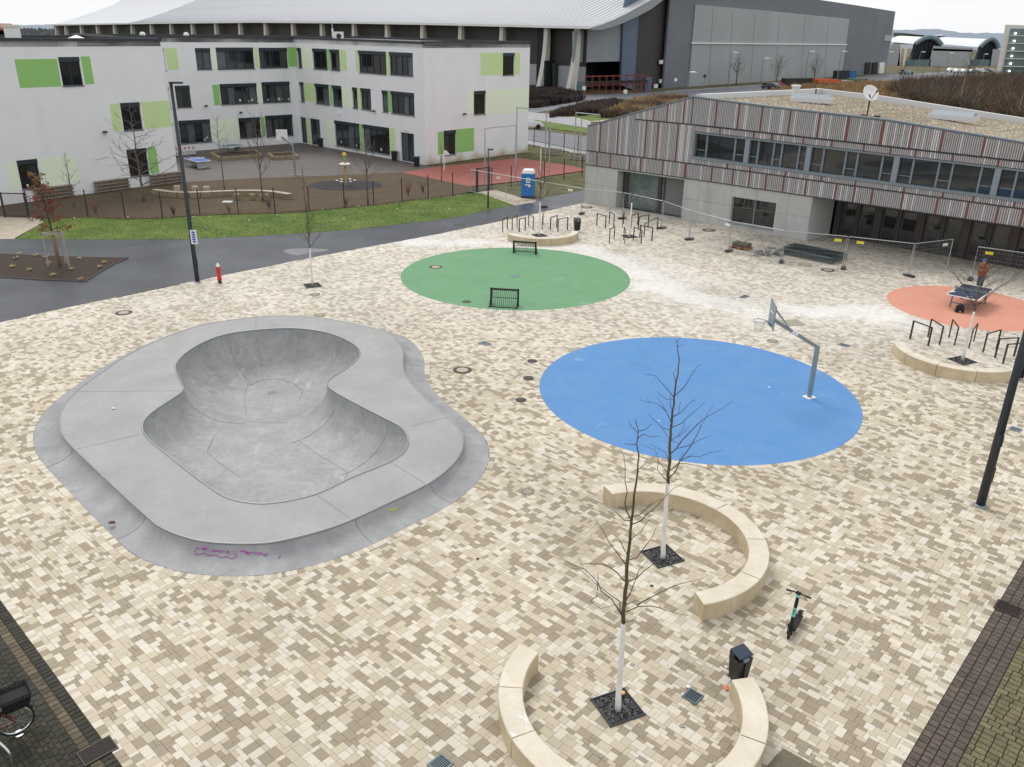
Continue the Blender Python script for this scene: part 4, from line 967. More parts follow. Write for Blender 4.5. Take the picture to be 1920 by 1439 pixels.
rr = FWl.px(1679, 22); rl = FWl.px(1303, -30)
mb = MB(); P = [FWl.P(rl[0], rl[1], 0), FWl.P(rr[0], rr[1], 0), FWl.P(rr[0], rr[1]-1, -70), FWl.P(rl[0], rl[1]-1, -70)]; mb.add(P, [(0, 1, 2, 3)]); mb.build('flat_roof', M_roofm, re)
mb = MB(); mb.wbox(FWl, 1, 60, 0, 13.5, -13, -11, 0); mb.build('inner_wall', M_void, re)
mb = MB(); 
for x, y0, y1 in ((1655, 66, 78), (1664, 66, 78)): 
    pass
wpoly(FWl, [(1656,77),(1670,78),(1671,67),(1658,66)], .3, M_lw, 'window', re)
for k in range(3):
    x = 1620+k*13; wpoly(FWl, [(x,139-(k*.5)),(x+9,138.5),(x+11,117),(x+2,118)], .4, M_void if k < 2 else M_white, 'gate', re)
for q in ((1165+78, 118), (1243, 154), (1233, 163)):
    a_ = FWl.px(*q); mb = MB(); mb.wbox(FWl, a_[0]-.7, a_[0]+.7, a_[1]-.3, a_[1]+.6, -.8, -.4); mb.build('sign_plate', M_white, re)
# colonnade side wall
cols = [(1077, 177, 55), (1020, 168, 51.5), (936.6, 0, 0), (859, 0, 0), (787.6, 0, 0), (721, 0, 0), (659, 0, 0), (599, 0, 0), (545, 0, 0), (493.6, 0, 0), (446, 0, 0), (401, 0, 0), (357, 0, 0), (317, 0, 0), (280, 0, 0), (244, 0, 0), (211, 0, 0), (179, 0, 0), (149, 0, 0), (120, 0, 0), (102, 0, 0)]
mb = MB(); vs = []
for i in range(NS+1):
    s = Lh*i/NS; vs += [SWl.P(s, 0, -3.0), SWl.P(s, 5.6, -3.0), SWl.P(s, ez(s)+.2, -3.0)]
mb.add(vs, [(3*i, 3*i+3, 3*i+4, 3*i+1) for i in range(NS)], 0); mb.add(vs, [(3*i+1, 3*i+4, 3*i+5, 3*i+2) for i in range(NS)], 1); mb.build('side_wall', [M_lw, M_dkw], re)
for x, _, _ in cols:
    s, _z = SWl.px(x, 60); h = ez(s)-.1; mb = MB(); P = []
    for k in range(9):
        t = k/8; out = 2.6*(1-t)**2; P.append((h*t, out, 1.5*(1-t)+.9))
    vs = []
    for z, o, dp in P:
        for a_, b_ in ((-.55, o-.2), (.55, o-.2), (.55, o-dp-.2), (-.55, o-dp-.2)): vs.append(SWl.P(s+a_, z, b_-.4))
    mb.add(vs, [(4*i+k, 4*i+(k+1) % 4, 4*i+4+(k+1) % 4, 4*i+4+k) for i in range(8) for k in range(4)]); mb.build('column', M_colc, re)
# ---------------------------------------------------------------- barrel-roof halls and parking block on the right
def ypoly(root, pts, Y, m, name, th=1.0):
    P = [YP(x, y, Y) for x, y in pts]; n = len(P); mb = MB()
    mb.add(P+[p+Vector((p.x/Y*th, th, 0)) for p in P], [tuple(range(n)), tuple(range(2*n-1, n-1, -1))]+[(i, (i+1) % n, n+(i+1) % n, n+i) for i in range(n)]); return mb.build(name, m, root)
def z9(x, y): return (1640+x/6.854, 40+y/6.854)
YB = 430
M_wroof = mat('white_roof', C(226, 230, 236, .97), .4, var=.03, vscale=.05); M_dkin = mat('hall_interior', C(38, 50, 62), .7)
M_lgw = mat('light_hall_wall', C(168, 172, 175, .92), .6, var=.05, vscale=.1); M_teal = mat('teal_glass', C(96, 116, 120), .12, spec=.6, var=.3, vscale=.2); M_beige = mat('beige_facade', C(224, 221, 214, .95), .8)
def barrel(lab, arch, left, wallpts, Y, bkc):
    b0 = YP(*z9(*arch[0]), Y); r = thing('trade_fair_hall', lab, 'building', (b0.x, b0.y, 0), 'barrel-roofed halls')
    A = [YP(*z9(*q), Y) for q in arch]; dv = YP(*z9(*left), Y)-A[0]; dv = Vector((dv.x, 0, dv.z))
    mb = MB(); n = len(A); Bk = [YP(*z9(bkc[0]+(q[0]-bkc[2])*bkc[5], bkc[1]+(q[1]-bkc[3])*bkc[5]), Y+bkc[4]) for q in arch]; mb.add(A+Bk, [(i, i+1, n+i+1, n+i) for i in range(n-1)]); mb.build('barrel_roof', M_wroof, r, smooth=True)
    mb = MB(); mb.tube(A, 1.1, 6); mb.build('arch_edge', mat('arch_edge', C(104, 122, 134), .5), r)
    mb = MB(); base = [Vector((A[-1].x, A[-1].y+2, -1)), Vector((A[0].x, A[0].y+2, -1))]; pts = [p+Vector((0, 2, -.3)) for p in A]+base; mb.add(pts, [tuple(range(len(pts)))]); mb.build('glazed_front', M_dkin, r)
    mb = MB(); 
    for i in range(9):
        k = i/8; p = A[int(k*(n-1))]; mb.bar((p.x, p.y+1, p.z-.5), (p.x-1.5, p.y+1, p.z-9), .35)
    mb.build('truss', M_metal_dk, r)
    for pts, m, nm in wallpts: ypoly(r, [z9(*q) for q in pts], Y-3, m, nm, 2)
    return r
ar1 = [(520,295),(560,265),(610,235),(660,215),(710,208),(760,215),(800,238),(835,272),(862,305)]
ar2 = [(1355,335),(1385,305),(1430,265),(1470,240),(1500,232),(1535,240),(1560,265),(1580,300),(1595,345)]
barrel('far hall with white barrel roof and dark glazed front beside the grey hall', ar1, (215,290),
       [([(215,300),(330,305),(320,660),(150,660),(130,520)], M_lgw, 'side_wall'), ([(330,318),(425,322),(378,675),(345,670),(385,350),(345,350),(320,660),(280,655)], M_beige, 'portal_frame'),
        ([(395,500),(725,490),(695,660),(380,665)], M_teal, 'glass_screen'), ([(690,600),(735,380),(755,318),(1265,345),(1235,520),(1230,640),(680,655)], M_lgw, 'annex_wall'), ([(752,350),(1260,370),(1255,395),(745,380)], mat('annex_band', C(132, 138, 142), .6), 'annex_band')], YB, (330, 188, 710, 208, 70, .87))
barrel('far hall with a white barrel roof and dark open front, left of the parking block', ar2, (850,300),
       [([(1240,490),(1480,495),(1460,620),(1225,620)], M_teal, 'glass_screen'), ([(1480,620),(1520,360),(1640,372),(1600,620)], M_lgw, 'annex_wall')], YB+20, (860, 205, 1500, 232, 110, .8))
r = thing('barrel_roof_hall', 'farthest low white roof behind the barrel-roofed halls', 'building', (YP(*z9(700, 200), 560).x, 560, 0)); ypoly(r, [z9(240,140),(z9(720,190)),(z9(900,190)),(z9(860,165)),(z9(700,182)),(z9(330,150))], 560, M_wroof, 'roof', 40); ypoly(r, [z9(240,150),(z9(900,190)),(z9(900,300)),(z9(240,300))], 575, M_lgw, 'wall', 3)
Yp = 330; gp = G(1890, 141)
rp_ = thing('parking_block', 'pale multi-storey car park block with lit open decks at the right edge', 'building', (YP(1880, 140, Yp).x, Yp, 0))
def z9b(x, y): return z9(x, y)
ypoly(rp_, [z9(1560,690),z9(1680,45),z9(2100,60),z9(2100,720)], Yp, M_beige, 'wall', 18)
for k in range(6):
    y0 = 95+k*98.5; x0 = 1757-k*20; ypoly(rp_, [z9(x0-17,y0+86),z9(x0,y0),z9(2050,y0+8),z9(2050,y0+94)], Yp-.4, M_teal, 'parking_deck', .3)
    ypoly(rp_, [z9(x0-18,y0+96),z9(x0-16,y0+86),z9(2050,y0+94),z9(2050,y0+104)], Yp-.9, M_beige, 'deck_edge', .5)
    p = YP(*z9(1812-k*16, 158+k*97), Yp-1.0); mb = MB(); mb.lathe([(.1, -.3), (.3, -.2), (.36, 0), (.3, .2), (.1, .3)], 10, p.x, p.y, p.z); mb.build('deck_light', mat('lit_lamp', C(255, 250, 225), .5, emit=((1, .96, .8, 1), 3)), rp_)
    p = YP(*z9(1915-k*12, 130+k*97), Yp-1.0)
# ---------------------------------------------------------------- hills
M_hill = mat('hill_wood', C(104, 116, 128, .75), .95, col2=C(92, 98, 100, .75), vscale=.01, var=.2)
def hill(name, pts, Y, m):
    mb = MB(); P = [YP(x, y, Y) for x, y in pts]; n = len(P); vs = [Vector((p.x, p.y-260, -45)) for p in P]+[Vector((p.x, p.y-60, p.z*.5-12)) for p in P]+P+[Vector((p.x, p.y+500, -50)) for p in P]
    mb.add(vs, [(r_*n+i, r_*n+i+1, (r_+1)*n+i+1, (r_+1)*n+i) for r_ in range(3) for i in range(n-1)]); return struct(mb.build(name, m, smooth=True))
hill('hills_far', [(x, 44+1.2*math.sin(x*.031)+2.*math.sin(x*.012+1)+.5*math.sin(x*.17)) for x in range(-700, 700, 12)], 1900, mat('hill_far_haze', C(150, 162, 176, .8), .95, var=.05, vscale=.01))  # bluish hill colour has the distance haze painted into it
hill('hills_right', [(x, 57+3.5*math.sin(x*.021)+1.5*math.sin(x*.06)+.7*math.sin(x*.21)+(x-1600)*.012) for x in range(1500, 2700, 10)], 1700, mat('hill_far_haze', C(1, 1, 1), .9))
# wooded hill at the left with individual-looking crowns joined as one wood
mb = MB()
for k in range(5200):
    Yd = rnd.uniform(620, 900); x = rnd.uniform(-.95, -.42)*Yd; z = 1.5+(Yd-620)*.006+rnd.gauss(0, .7); h = rnd.uniform(3, 6.5); wd = rnd.uniform(1.5, 3.4)
    vs = [(x+wd*math.cos(a), Yd+wd*math.sin(a), z-7) for a in (0, 1.57, 3.14, 4.71)]+[(x+wd*.8*math.cos(a), Yd+wd*.8*math.sin(a), z) for a in (.4, 1.9, 3.5, 5.1)]+[(x+rnd.gauss(0, .6), Yd, z+h*.5)]
    mb.add(vs, [(0, 1, 5, 4), (1, 2, 6, 5), (2, 3, 7, 6), (3, 0, 4, 7), (4, 5, 8), (5, 6, 8), (6, 7, 8), (7, 4, 8)], 0 if rnd.random() < .8 else (1 if rnd.random() < .6 else 2))
o = mb.build('far_wood', [mat('far_wood_brown', C(100, 100, 106, .7), .95, var=.2, vscale=.05), mat('far_wood_green', C(84, 98, 96, .7), .95), mat('far_wood_rust', C(138, 112, 98, .75), .95)]); o['kind'] = 'stuff'
for k, (x, y) in enumerate(((4, 56), (8, 52), (12, 58))):
    p = YP(x, y, 600); r = thing('far_house', ['low house with rust-red roof among the trees, leftmost on the far hillside', 'small red-roofed house on the far hillside, middle of three', 'small red-roofed house on the far hillside, right of three'][k], 'house', (p.x, 600, 0), 'houses on the far hillside')
    mb = MB(); mb.box(p.x, 600, p.z-3, 9, 8, 6); mb.build('wall', M_beige, r); mb = MB(); a = p.z; mb.add([(p.x-5, 595, a), (p.x+5, 595, a), (p.x+5, 605, a), (p.x-5, 605, a), (p.x-5, 600, a+2.5), (p.x+5, 600, a+2.5)], [(0, 1, 5, 4), (2, 3, 4, 5), (0, 4, 3), (1, 2, 5)]); mb.build('roof', mat('tile_roof', C(176, 110, 84, .85), .8), r)
# ---------------------------------------------------------------- thickets and scrub
def scrub(name, poly, n, hmin, hmax, mats, seed, spread=.5, twigs=7, width=.035):
    r = random.Random(seed); P = GG(poly) if not isinstance(poly[0], Vector) else poly; bb = [min(p.x for p in P), max(p.x for p in P), min(p.y for p in P), max(p.y for p in P)]; mb = MB(); k = 0
    while k < n:
        x, y = r.uniform(bb[0], bb[1]), r.uniform(bb[2], bb[3])
        if not inpoly(x, y, P): continue
        k += 1; h = r.uniform(hmin, hmax); mi = min(len(mats)-1, int(abs(fbm(x*.12, y*.12)+.25*r.gauss(0, 1))*len(mats)*1.1))
        for t in range(twigs):
            a = r.random()*6.28; l = h*r.uniform(.6, 1); sp = spread*h*r.uniform(.3, 1); bx, by = x+sp*math.cos(a), y+sp*math.sin(a); q = width*h*r.uniform(.6, 1.4)
            z0 = h*r.uniform(0, .5)*(t > 1); mb.add([(x+(bx-x)*z0/h-q, y, z0), (x+(bx-x)*z0/h+q, y+q, z0), (bx, by, l)], [(0, 1, 2)], mi)
            mb.add([((x+bx)/2, (y+by)/2-q, l*.5), ((x+bx)/2, (y+by)/2+q, l*.5), (bx+r.gauss(0, .2)*h*.5, by+r.gauss(0, .2)*h*.5, l*r.uniform(.8, 1.1))], [(0, 1, 2)], mi)
    o = mb.build(name, mats); o['kind'] = 'stuff'; return o
tw = [mat('twig_dark', C(92, 80, 76, .8), .95), mat('twig_brown', C(116, 98, 86, .8), .95), mat('twig_olive', C(98, 100, 54, .75), .95), mat('twig_red', C(140, 98, 84, .8), .95)]
scrub('thicket', [(1660,178),(1700,166),(1790,160),(1920,152),(2150,150),(2300,330),(1960,246),(1800,214),(1690,196)], 5200, 1.8, 4.6, [tw[0], tw[1], tw[2], tw[3], tw[1]], 3, twigs=12, width=.02, spread=.7)
scrub('orange_scrub', [(1440,178),(1500,168),(1560,163),(1640,160),(1710,163),(1700,200),(1600,190),(1500,180)], 2600, .8, 2.2, [mat('orange_grass', C(182, 148, 104, .8), .95), mat('straw_grass', C(184, 162, 120, .8), .95), mat('rust_grass', C(140, 108, 84, .8), .95)], 4, twigs=9, width=.05)
scrub('scrub_mound', [(1150,212),(1180,196),(1230,186),(1285,186),(1300,196),(1250,206),(1180,222),(1120,222)], 2200, .5, 1.6, [mat('straw_grass', C(1, 1, 1), .9), mat('rust_grass', C(1, 1, 1), .9), tw[1]], 5, twigs=9, width=.06)
scrub('hedge_dark', [(1030,222),(1050,212),(1100,199),(1150,193),(1168,196),(1140,212),(1090,218),(1045,219)], 2400, .6, 1.3, [tw[0], tw[1], mat('twig_black', C(52, 42, 42, .8), .95)], 6, twigs=9, width=.07)
scrub('hedge_by_hall', [(985,170),(1000,168),(1050,173),(1090,180),(1095,189),(1040,198),(985,206)], 3600, .7, 1.5, [tw[0], mat('twig_black', C(1, 1, 1), .9)], 8, twigs=9, width=.07)
sheet('scrub_ground', GG([(1440,180),(1500,168),(1560,163),(1640,160),(1790,158),(1920,150),(2300,150),(2400,340),(1700,330)]), -.02, mat('scrub_soil', C(104, 92, 60, .7), .95, col2=C(98, 110, 50, .6), vscale=.08, var=.3))
sheet('mound_ground', GG([(1100,199),(1150,192),(1285,184),(1310,200),(1250,210),(1160,224),(1050,219)]), .016, mat('scrub_soil', C(1, 1, 1), .9))
sheet('grass_patch', GG([(1060,216),(1110,212),(1170,210),(1190,216),(1160,222),(1108,228)]), .020, M_lawn)

# ================================================================== skate bowl
M_wrap = mat('white_trunk_paint', C(230, 230, 228, .93), .75, var=.08, vscale=9, bump=.6, bscale=40)
M_skate = mat('skate_concrete', C(168, 168, 167, .76), .62, col2=C(177, 177, 176, .78), vscale=.6, var=.04, bump=.08, bscale=30, grain=.05, gscale=12, spec=.4)
M_bank = mat('bank_concrete', C(156, 157, 159, .80), .6, col2=C(168, 169, 170, .82), vscale=1.0, var=.08, grain=.05, gscale=14, spec=.4)
M_bowl = mat('bowl_concrete', C(162, 163, 163, .80), .55, col2=C(174, 175, 174, .82), vscale=1.0, var=.06, detail=10, grain=.09, gscale=5, spec=.4, thr=(.33, .7))
layer(M_skate, C(150, 152, 152), .8, .5, .75, .35, (1, 1, 1), 9, 1.0); layer(M_skate, C(200, 201, 200), 2.0, .62, .78, .15, (1, .35, 1), 9)
layer(M_bank, C(112, 114, 116), 1.1, .55, .75, .45, (1, 1, 1), 10, .6); layer(M_bank, C(196, 197, 198), 1.8, .6, .75, .22, (1, 1, .4), 9)
layer(M_bowl, C(124, 126, 126), 1.1, .55, .8, .3, (1, 1, .6), 11, .4); layer(M_bowl, C(208, 209, 208), 2.4, .62, .75, .35, (1, .35, .35), 11, .6); layer(M_bowl, C(100, 101, 102), 6, .68, .76, .4, (.35, 1, .3), 8); layer(M_wrap, C(170, 166, 156), 3, .55, .75, .4, (1, 1, .5), 8)
M_cop = mat('steel_coping', C(150, 154, 156), .42, metal=.7)
cxy = sum(deck_loop, Vector((0, 0)))/260
sk = thing('skate_bowl', 'grey concrete peanut-shaped skate bowl with banked rim in the paved square', 'skate bowl', (cxy.x, cxy.y, 0))
pts = [Vector((p.x, p.y, 0)) for p in deck_loop]; hol = [Vector((p.x, p.y, 0)) for p in coping_loop]
t = tessellate_polygon([pts, hol]); al = pts+hol; fs = []
for q in t:
    q = tuple(q); A = [al[i].xy for i in q]
    if (A[1]-A[0]).cross(A[2]-A[0]) < 0: q = q[::-1]
    fs.append(q)
mb = MB(); mb.add([(p.x, p.y, HD) for p in al], fs); mb.build('deck', M_skate, sk)
mb = MB(); NB = 9; vs = []; n = 260
# match base points to deck points by nearest offset direction
bl = offset_loop(deck_loop, .9)
for _ in range(6): bl = [(bl[i-1]+bl[i]*2+bl[(i+1) % n])/4 for i in range(n)]
for k in range(NB+1):
    u = k/NB; a = u*PI/2*.94; hh = (1-math.cos(PI/2*.94*(1-u)*1.0)); hz = HD*(1-math.sin(a)/math.sin(PI/2*.94)); hx = u
    # quarter pipe: steep at the deck, flat at the base
    z = HD*(1-math.sqrt(max(0, 1-(1-u)**2))) if u > 0 else HD
    for i in range(n): p = deck_loop[i].lerp(bl[i], hx); vs.append((p.x, p.y, z+.004))
mb.add(vs, [(k*n+i, k*n+(i+1) % n, (k+1)*n+(i+1) % n, (k+1)*n+i) for k in range(NB) for i in range(n)])
ar2_ = sum(deck_loop[i].x*deck_loop[(i+1) % n].y-deck_loop[(i+1) % n].x*deck_loop[i].y for i in range(n))
mb.add([(p.x, p.y, .004) for p in bl]+[(p.x, p.y, -.06) for p in bl], [(i, (i+1) % n, n+(i+1) % n, n+i) for i in range(n)])
mb.build('bank', M_bank, sk, smooth=True)
# basin
cl = np.array([(p.x, p.y) for p in coping_loop])
def cdist(X, Y): return seg_dist(X, Y, [tuple(p) for p in cl]+[tuple(cl[0])])
xs = np.arange(cl[:, 0].min(), cl[:, 0].max(), .11); ys = np.arange(cl[:, 1].min(), cl[:, 1].max(), .11); XX, YY = np.meshgrid(xs, ys); XX = XX.ravel(); YY = YY.ravel()
ins = np_inpoly(XX, YY, [tuple(p) for p in cl]); XX, YY = XX[ins], YY[ins]; dd_ = cdist(XX, YY); kp = dd_ > .16; XX, YY = XX[kp], YY[kp]
for off in (.025, .08):
    ip = offset_loop(coping_loop, -off); XX = np.r_[XX, [p.x for p in ip]]; YY = np.r_[YY, [p.y for p in ip]]
dd_ = cdist(XX, YY)
nk = Vector(((coping_loop[0]).x, 0)); gN1, gN2 = G(346, 729, HD), G(611, 722.5, HD)
nd = (gN2-gN1).normalized(); nn = Vector((-nd.y, nd.x)); nn = nn if nn.y > 0 else -nn
side = (XX-gN1.x)*nn.x+(YY-gN1.y)*nn.y; bld = 1/(1+np.exp(-(side-.3)*1.6)); DD = 1.42+.42*bld; TT = 1.95+.45*bld
tt = np.clip(dd_/TT, 0, 1); ZZ = HD-DD*np.sqrt(1-(1-tt)**2)
V = [Vector((p[0], p[1])) for p in cl]+[Vector((x, y)) for x, y in zip(XX, YY)]; nc = len(cl)
r_ = delaunay_2d_cdt(V, [(i, (i+1) % nc) for i in range(nc)], [], 1, 1e-5)
vo, fo_, orig = r_[0], r_[2], r_[3]; zz = []
for i, v in enumerate(vo):
    o_ = orig[i]; j = o_[0] if len(o_) else 0; zz.append(HD if j < nc else float(ZZ[j-nc]))
mb = MB(); mb.add([(v.x, v.y, z) for v, z in zip(vo, zz)], [tuple(f) for f in fo_]); ob = mb.build('basin', M_bowl, sk, smooth=True)
bmx = bmesh.new(); bmx.from_mesh(ob.data); bmesh.ops.recalc_face_normals(bmx, faces=bmx.faces); 
if sum(f.normal.z for f in bmx.faces) < 0: bmesh.ops.reverse_faces(bmx, faces=bmx.faces)
bmx.to_mesh(ob.data); bmx.free()
cl3 = [(p.x, p.y, HD+.005) for p in coping_loop]; mb = MB(); mb.tube(cl3+[cl3[0], cl3[1]], .03, 8, caps=False); mb.build('coping', M_cop, sk, smooth=True)
fr_ = [i for i in range(n) if True]; dk = [(p.x, p.y, HD-.002) for p in offset_loop(deck_loop, .018)]; mb = MB(); mb.tube(dk+[dk[0], dk[1]], .028, 8, caps=False); mb.build('deck_edge_steel', M_cop, sk, smooth=True)
# joints across deck and bank (sawn lines, dark thin strips 2 mm proud)
M_jt = mat('sawn_joint', C(120, 121, 122), .8)
def nearest(loop, p): return min(range(len(loop)), key=lambda i: (loop[i]-p).length)
mb = MB()
def seg3(pts, w=.012):
    for a, b in zip(pts, pts[1:]): mb.bar(a, b, w, .004)
for (a, b) in (((594,929),(660,975)), ((734,868),(800,909)), ((480,596),(480,619)), ((120,735),(340,733)), ((120,848),(262,815)), ((770,800),(850,780))):
    pa_, pb_ = G(*a, HD), G(*b, HD); seg3([(pa_.x, pa_.y, HD+.003), (pb_.x, pb_.y, HD+.003)])
def bankz(u): return HD*(1-math.sqrt(max(0, 1-(1-u)**2)))+.009
for q in ((275, 968), (660, 975), (805, 908), (135, 838), (757, 672)):
    i = nearest(deck_loop, G(*q, HD)); P = [deck_loop[i].lerp(bl[i], u/8) for u in range(9)]; seg3([(p.x, p.y, bankz(u/8)) for u, p in enumerate(P)], .014)
mb.build('joints', M_jt, sk)['kind'] = 'stuff'
def basin_z(x, y):
    d = float(cdist(np.array([x]), np.array([y]))[0]); s_ = (x-gN1.x)*nn.x+(y-gN1.y)*nn.y; b = 1/(1+math.exp(-(s_-.3)*1.6)); D_, T_ = 1.42+.42*b, 1.95+.45*b; t = min(d/T_, 1); return HD-D_*math.sqrt(max(0, 1-(1-t)**2))
dg = G(510, 738, -1.45); mb = MB(); mb.lathe([(.17, 0), (.17, .012), (.1, .018)], 20, dg.x, dg.y, basin_z(dg.x, dg.y)); mb.build('drain', M_alu, sk)
# seam curves in the basin
mb = MB()
def basin_line(i, w=.012):
    p = coping_loop[i]; t = (coping_loop[(i+2) % 260]-coping_loop[i-2]).normalized(); nv = Vector((-t.y, t.x))
    if not inpoly(p.x+nv.x*.2, p.y+nv.y*.2, [tuple(v) for v in cl]): nv = -nv
    P = []
    for k in range(1, 16): q = p+nv*(2.1*(k/15)**1.6); P.append((q.x, q.y, basin_z(q.x, q.y)+.006))
    for a, b in zip(P, P[1:]): mb.bar(a, b, w, .004)
for q in ((483,619),(630,738),(728,788),(345,732),(430,627)): basin_line(nearest(coping_loop, G(*q, HD)))
def basin_pt(px, py):
    z = -.9
    for _ in range(10): g = G(px, py, z); z = z*.4+.6*basin_z(g.x, g.y)
    return (g.x, g.y, z+.006)
for L_ in ([(462,778),(458,745),(464,724),(488,713),(520,711),(550,719),(568,734),(560,752)],[(455,790),(500,793),(540,792)],[(536,800),(560,826),(595,852),(640,878),(652,888),(645,898)],[(440,800),(402,818),(388,848),(410,868),(450,895)]):
    Q = [basin_pt(*p) for p in L_]
    for a, b in zip(Q, Q[1:]): mb.bar(a, b, .01, .004)
mb.build('basin_joints', M_jt, sk)['kind'] = 'stuff'
# graffiti: chalk strokes lying on the bank
def bank_pt(px, py):
    z = .15
    for _ in range(14):
        g = G(px, py, z); i = nearest(deck_loop, g); best = None
        for j in range(i-6, i+7):
            j %= n; a, b = deck_loop[j], bl[j]; d = b-a; u = min(1, max(0, (g-a).dot(d)/d.length_squared)); e_ = (a+d*u-g).length
            if best is None or e_ < best[0]: best = (e_, u)
        z = z*.5+.5*bankz(best[1])
    return (g.x, g.y, z+.006)
def zg(x, y): return (330+x/8.348, 990+y/8.348)
M_pk = mat('chalk_purple', C(176, 72, 168, .9), .9); M_ye = mat('chalk_yellow', C(214, 208, 60, .9), .9)
mb = MB()
def stroke(P, w=.022, f=zg):
    Q = [bank_pt(*f(*p)) for p in P]
    for a, b in zip(Q, Q[1:]):
        if (Vector(a)-Vector(b)).length > 1e-3: mb.bar(a, b, w, .006)
stroke([(375,335),(330,315),(290,360),(300,415),(345,425),(395,405),(440,395),(490,430),(560,435),(620,425),(650,435),(690,470),(760,455),(810,460),(870,485),(900,480),(960,440)], .018)
stroke([(450,260),(410,290),(410,330),(450,345),(490,310),(480,270),(440,275),(435,315),(460,320),(455,290)], .04)
for L_ in ([(580,340),(580,380)],[(595,380),(610,350),(625,380),(640,350),(660,380)],[(690,355),(675,380),(700,395),(715,370),(690,355)],[(740,360),(742,400),(745,370),(775,360)],[(790,385),(830,380),(815,362),(795,375),(800,400),(845,405)],[(870,375),(890,378)],[(900,412),(950,412)],
           [(1010,385),(1025,345),(1045,380),(1065,345),(1070,385)],[(1100,370),(1085,400),(1115,415),(1125,380),(1100,370),(1130,415)],[(1150,385),(1140,430),(1155,395),(1185,385)],[(1200,385),(1205,405)],[(1240,385),(1225,405),(1265,410),(1262,380)],[(1300,385),(1285,440),(1300,395),(1330,395),(1325,415)],[(1350,395),(1345,420),(1380,425)],[(1400,400),(1385,445),(1420,440),(1430,405)],[(1600,455),(1610,480),(1635,435)]): stroke(L_, .02)
mb.build('chalk_writing', M_pk, sk)['kind'] = 'stuff'
mb = MB()
def zy(x, y): return (480+x/4, 860+y/4)
stroke([(965,378),(1000,385),(1015,395),(1035,392),(1052,375),(1050,360)], .03, zy); stroke([(1012,385),(1030,378),(1025,390)], .03, zy); stroke([(1000,352),(998,358)], .02, zy); stroke([(1020,345),(1020,355)], .02, zy)
mb.build('chalk_doodle', M_ye, sk)['kind'] = 'stuff'
# ================================================================== stone benches
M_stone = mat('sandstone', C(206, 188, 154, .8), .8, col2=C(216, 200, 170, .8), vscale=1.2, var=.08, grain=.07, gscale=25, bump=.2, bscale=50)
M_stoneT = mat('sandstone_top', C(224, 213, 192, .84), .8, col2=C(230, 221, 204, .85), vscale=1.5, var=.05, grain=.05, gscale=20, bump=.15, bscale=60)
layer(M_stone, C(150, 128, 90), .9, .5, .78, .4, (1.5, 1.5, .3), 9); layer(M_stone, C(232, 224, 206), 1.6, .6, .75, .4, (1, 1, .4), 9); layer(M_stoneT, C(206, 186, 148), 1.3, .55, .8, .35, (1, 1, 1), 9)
def bench(label, cx, cy, ri, ro, a0, a1, nb, H=.5, nmx=None):
    am = math.radians((a0+a1)/2); r = thing('curved_stone_bench', label, 'bench', (cx+ro*math.cos(am), cy+ro*math.sin(am), 0), 'curved stone benches'); gap = .022/ro
    for k in range(nb):
        s = math.radians(a0+(a1-a0)*k/nb)+gap/2; e = math.radians(a0+(a1-a0)*(k+1)/nb)-gap/2; mb = MB(); m = 9; V_ = []
        for i in range(m+1):
            a = s+(e-s)*i/m; c_, s_ = math.cos(a), math.sin(a); bv = .018
            for rr, z in ((ro, -.02), (ro, H-bv), (ro-bv, H), (ri+bv, H), (ri, H-bv), (ri, -.02)): V_.append((cx+rr*c_, cy+rr*s_, z))
        for i in range(m):
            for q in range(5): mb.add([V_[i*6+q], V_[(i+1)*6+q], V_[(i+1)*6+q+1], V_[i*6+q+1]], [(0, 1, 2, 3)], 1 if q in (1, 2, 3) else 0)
        mb.add(V_[:6], [(5, 4, 3, 2, 1, 0)]); mb.add(V_[-6:], [(0, 1, 2, 3, 4, 5)]); mb.build('stone_block', [M_stone, M_stoneT], r)
    return r
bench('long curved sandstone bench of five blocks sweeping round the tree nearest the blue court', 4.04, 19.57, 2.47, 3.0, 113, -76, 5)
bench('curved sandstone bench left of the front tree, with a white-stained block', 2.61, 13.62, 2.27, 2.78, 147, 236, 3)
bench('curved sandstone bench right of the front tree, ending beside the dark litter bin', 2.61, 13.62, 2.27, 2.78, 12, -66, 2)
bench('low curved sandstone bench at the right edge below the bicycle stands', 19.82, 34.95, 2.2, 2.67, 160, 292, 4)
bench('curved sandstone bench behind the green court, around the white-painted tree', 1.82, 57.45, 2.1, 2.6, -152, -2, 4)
# white salt bloom on the middle block: thin mineral film with broken edges
ms = mat('salt_stain', C(240, 237, 230, .95), .9); nt_ = ms.node_tree; nz_ = nt_.nodes.new('ShaderNodeTexNoise'); nz_.inputs['Scale'].default_value = 3.2; nz_.inputs['Detail'].default_value = 6; tc_ = nt_.nodes.new('ShaderNodeTexCoord'); cr_ = nt_.nodes.new('ShaderNodeValToRGB'); cr_.color_ramp.elements[0].position = .47; cr_.color_ramp.elements[1].position = .62
nt_.links.new(tc_.outputs['Object'], nz_.inputs['Vector']); nt_.links.new(nz_.outputs[0], cr_.inputs[0]); nt_.links.new(cr_.outputs[0], nt_.nodes['Principled BSDF'].inputs['Alpha'])
mb = MB(); A0, A1 = math.radians(178), math.radians(206)
for i in range(12): a, b = A0+(A1-A0)*i/12, A0+(A1-A0)*(i+1)/12; mb.add([(2.61+r_*math.cos(t_), 13.62+r_*math.sin(t_), .503) for r_, t_ in ((2.3, a), (2.75, a), (2.75, b), (2.3, b))], [(0, 1, 2, 3)])
o = mb.build('salt_stain', ms); tag(o, 'white dried salt stain on top of the bench left of the front tree', 'stain')
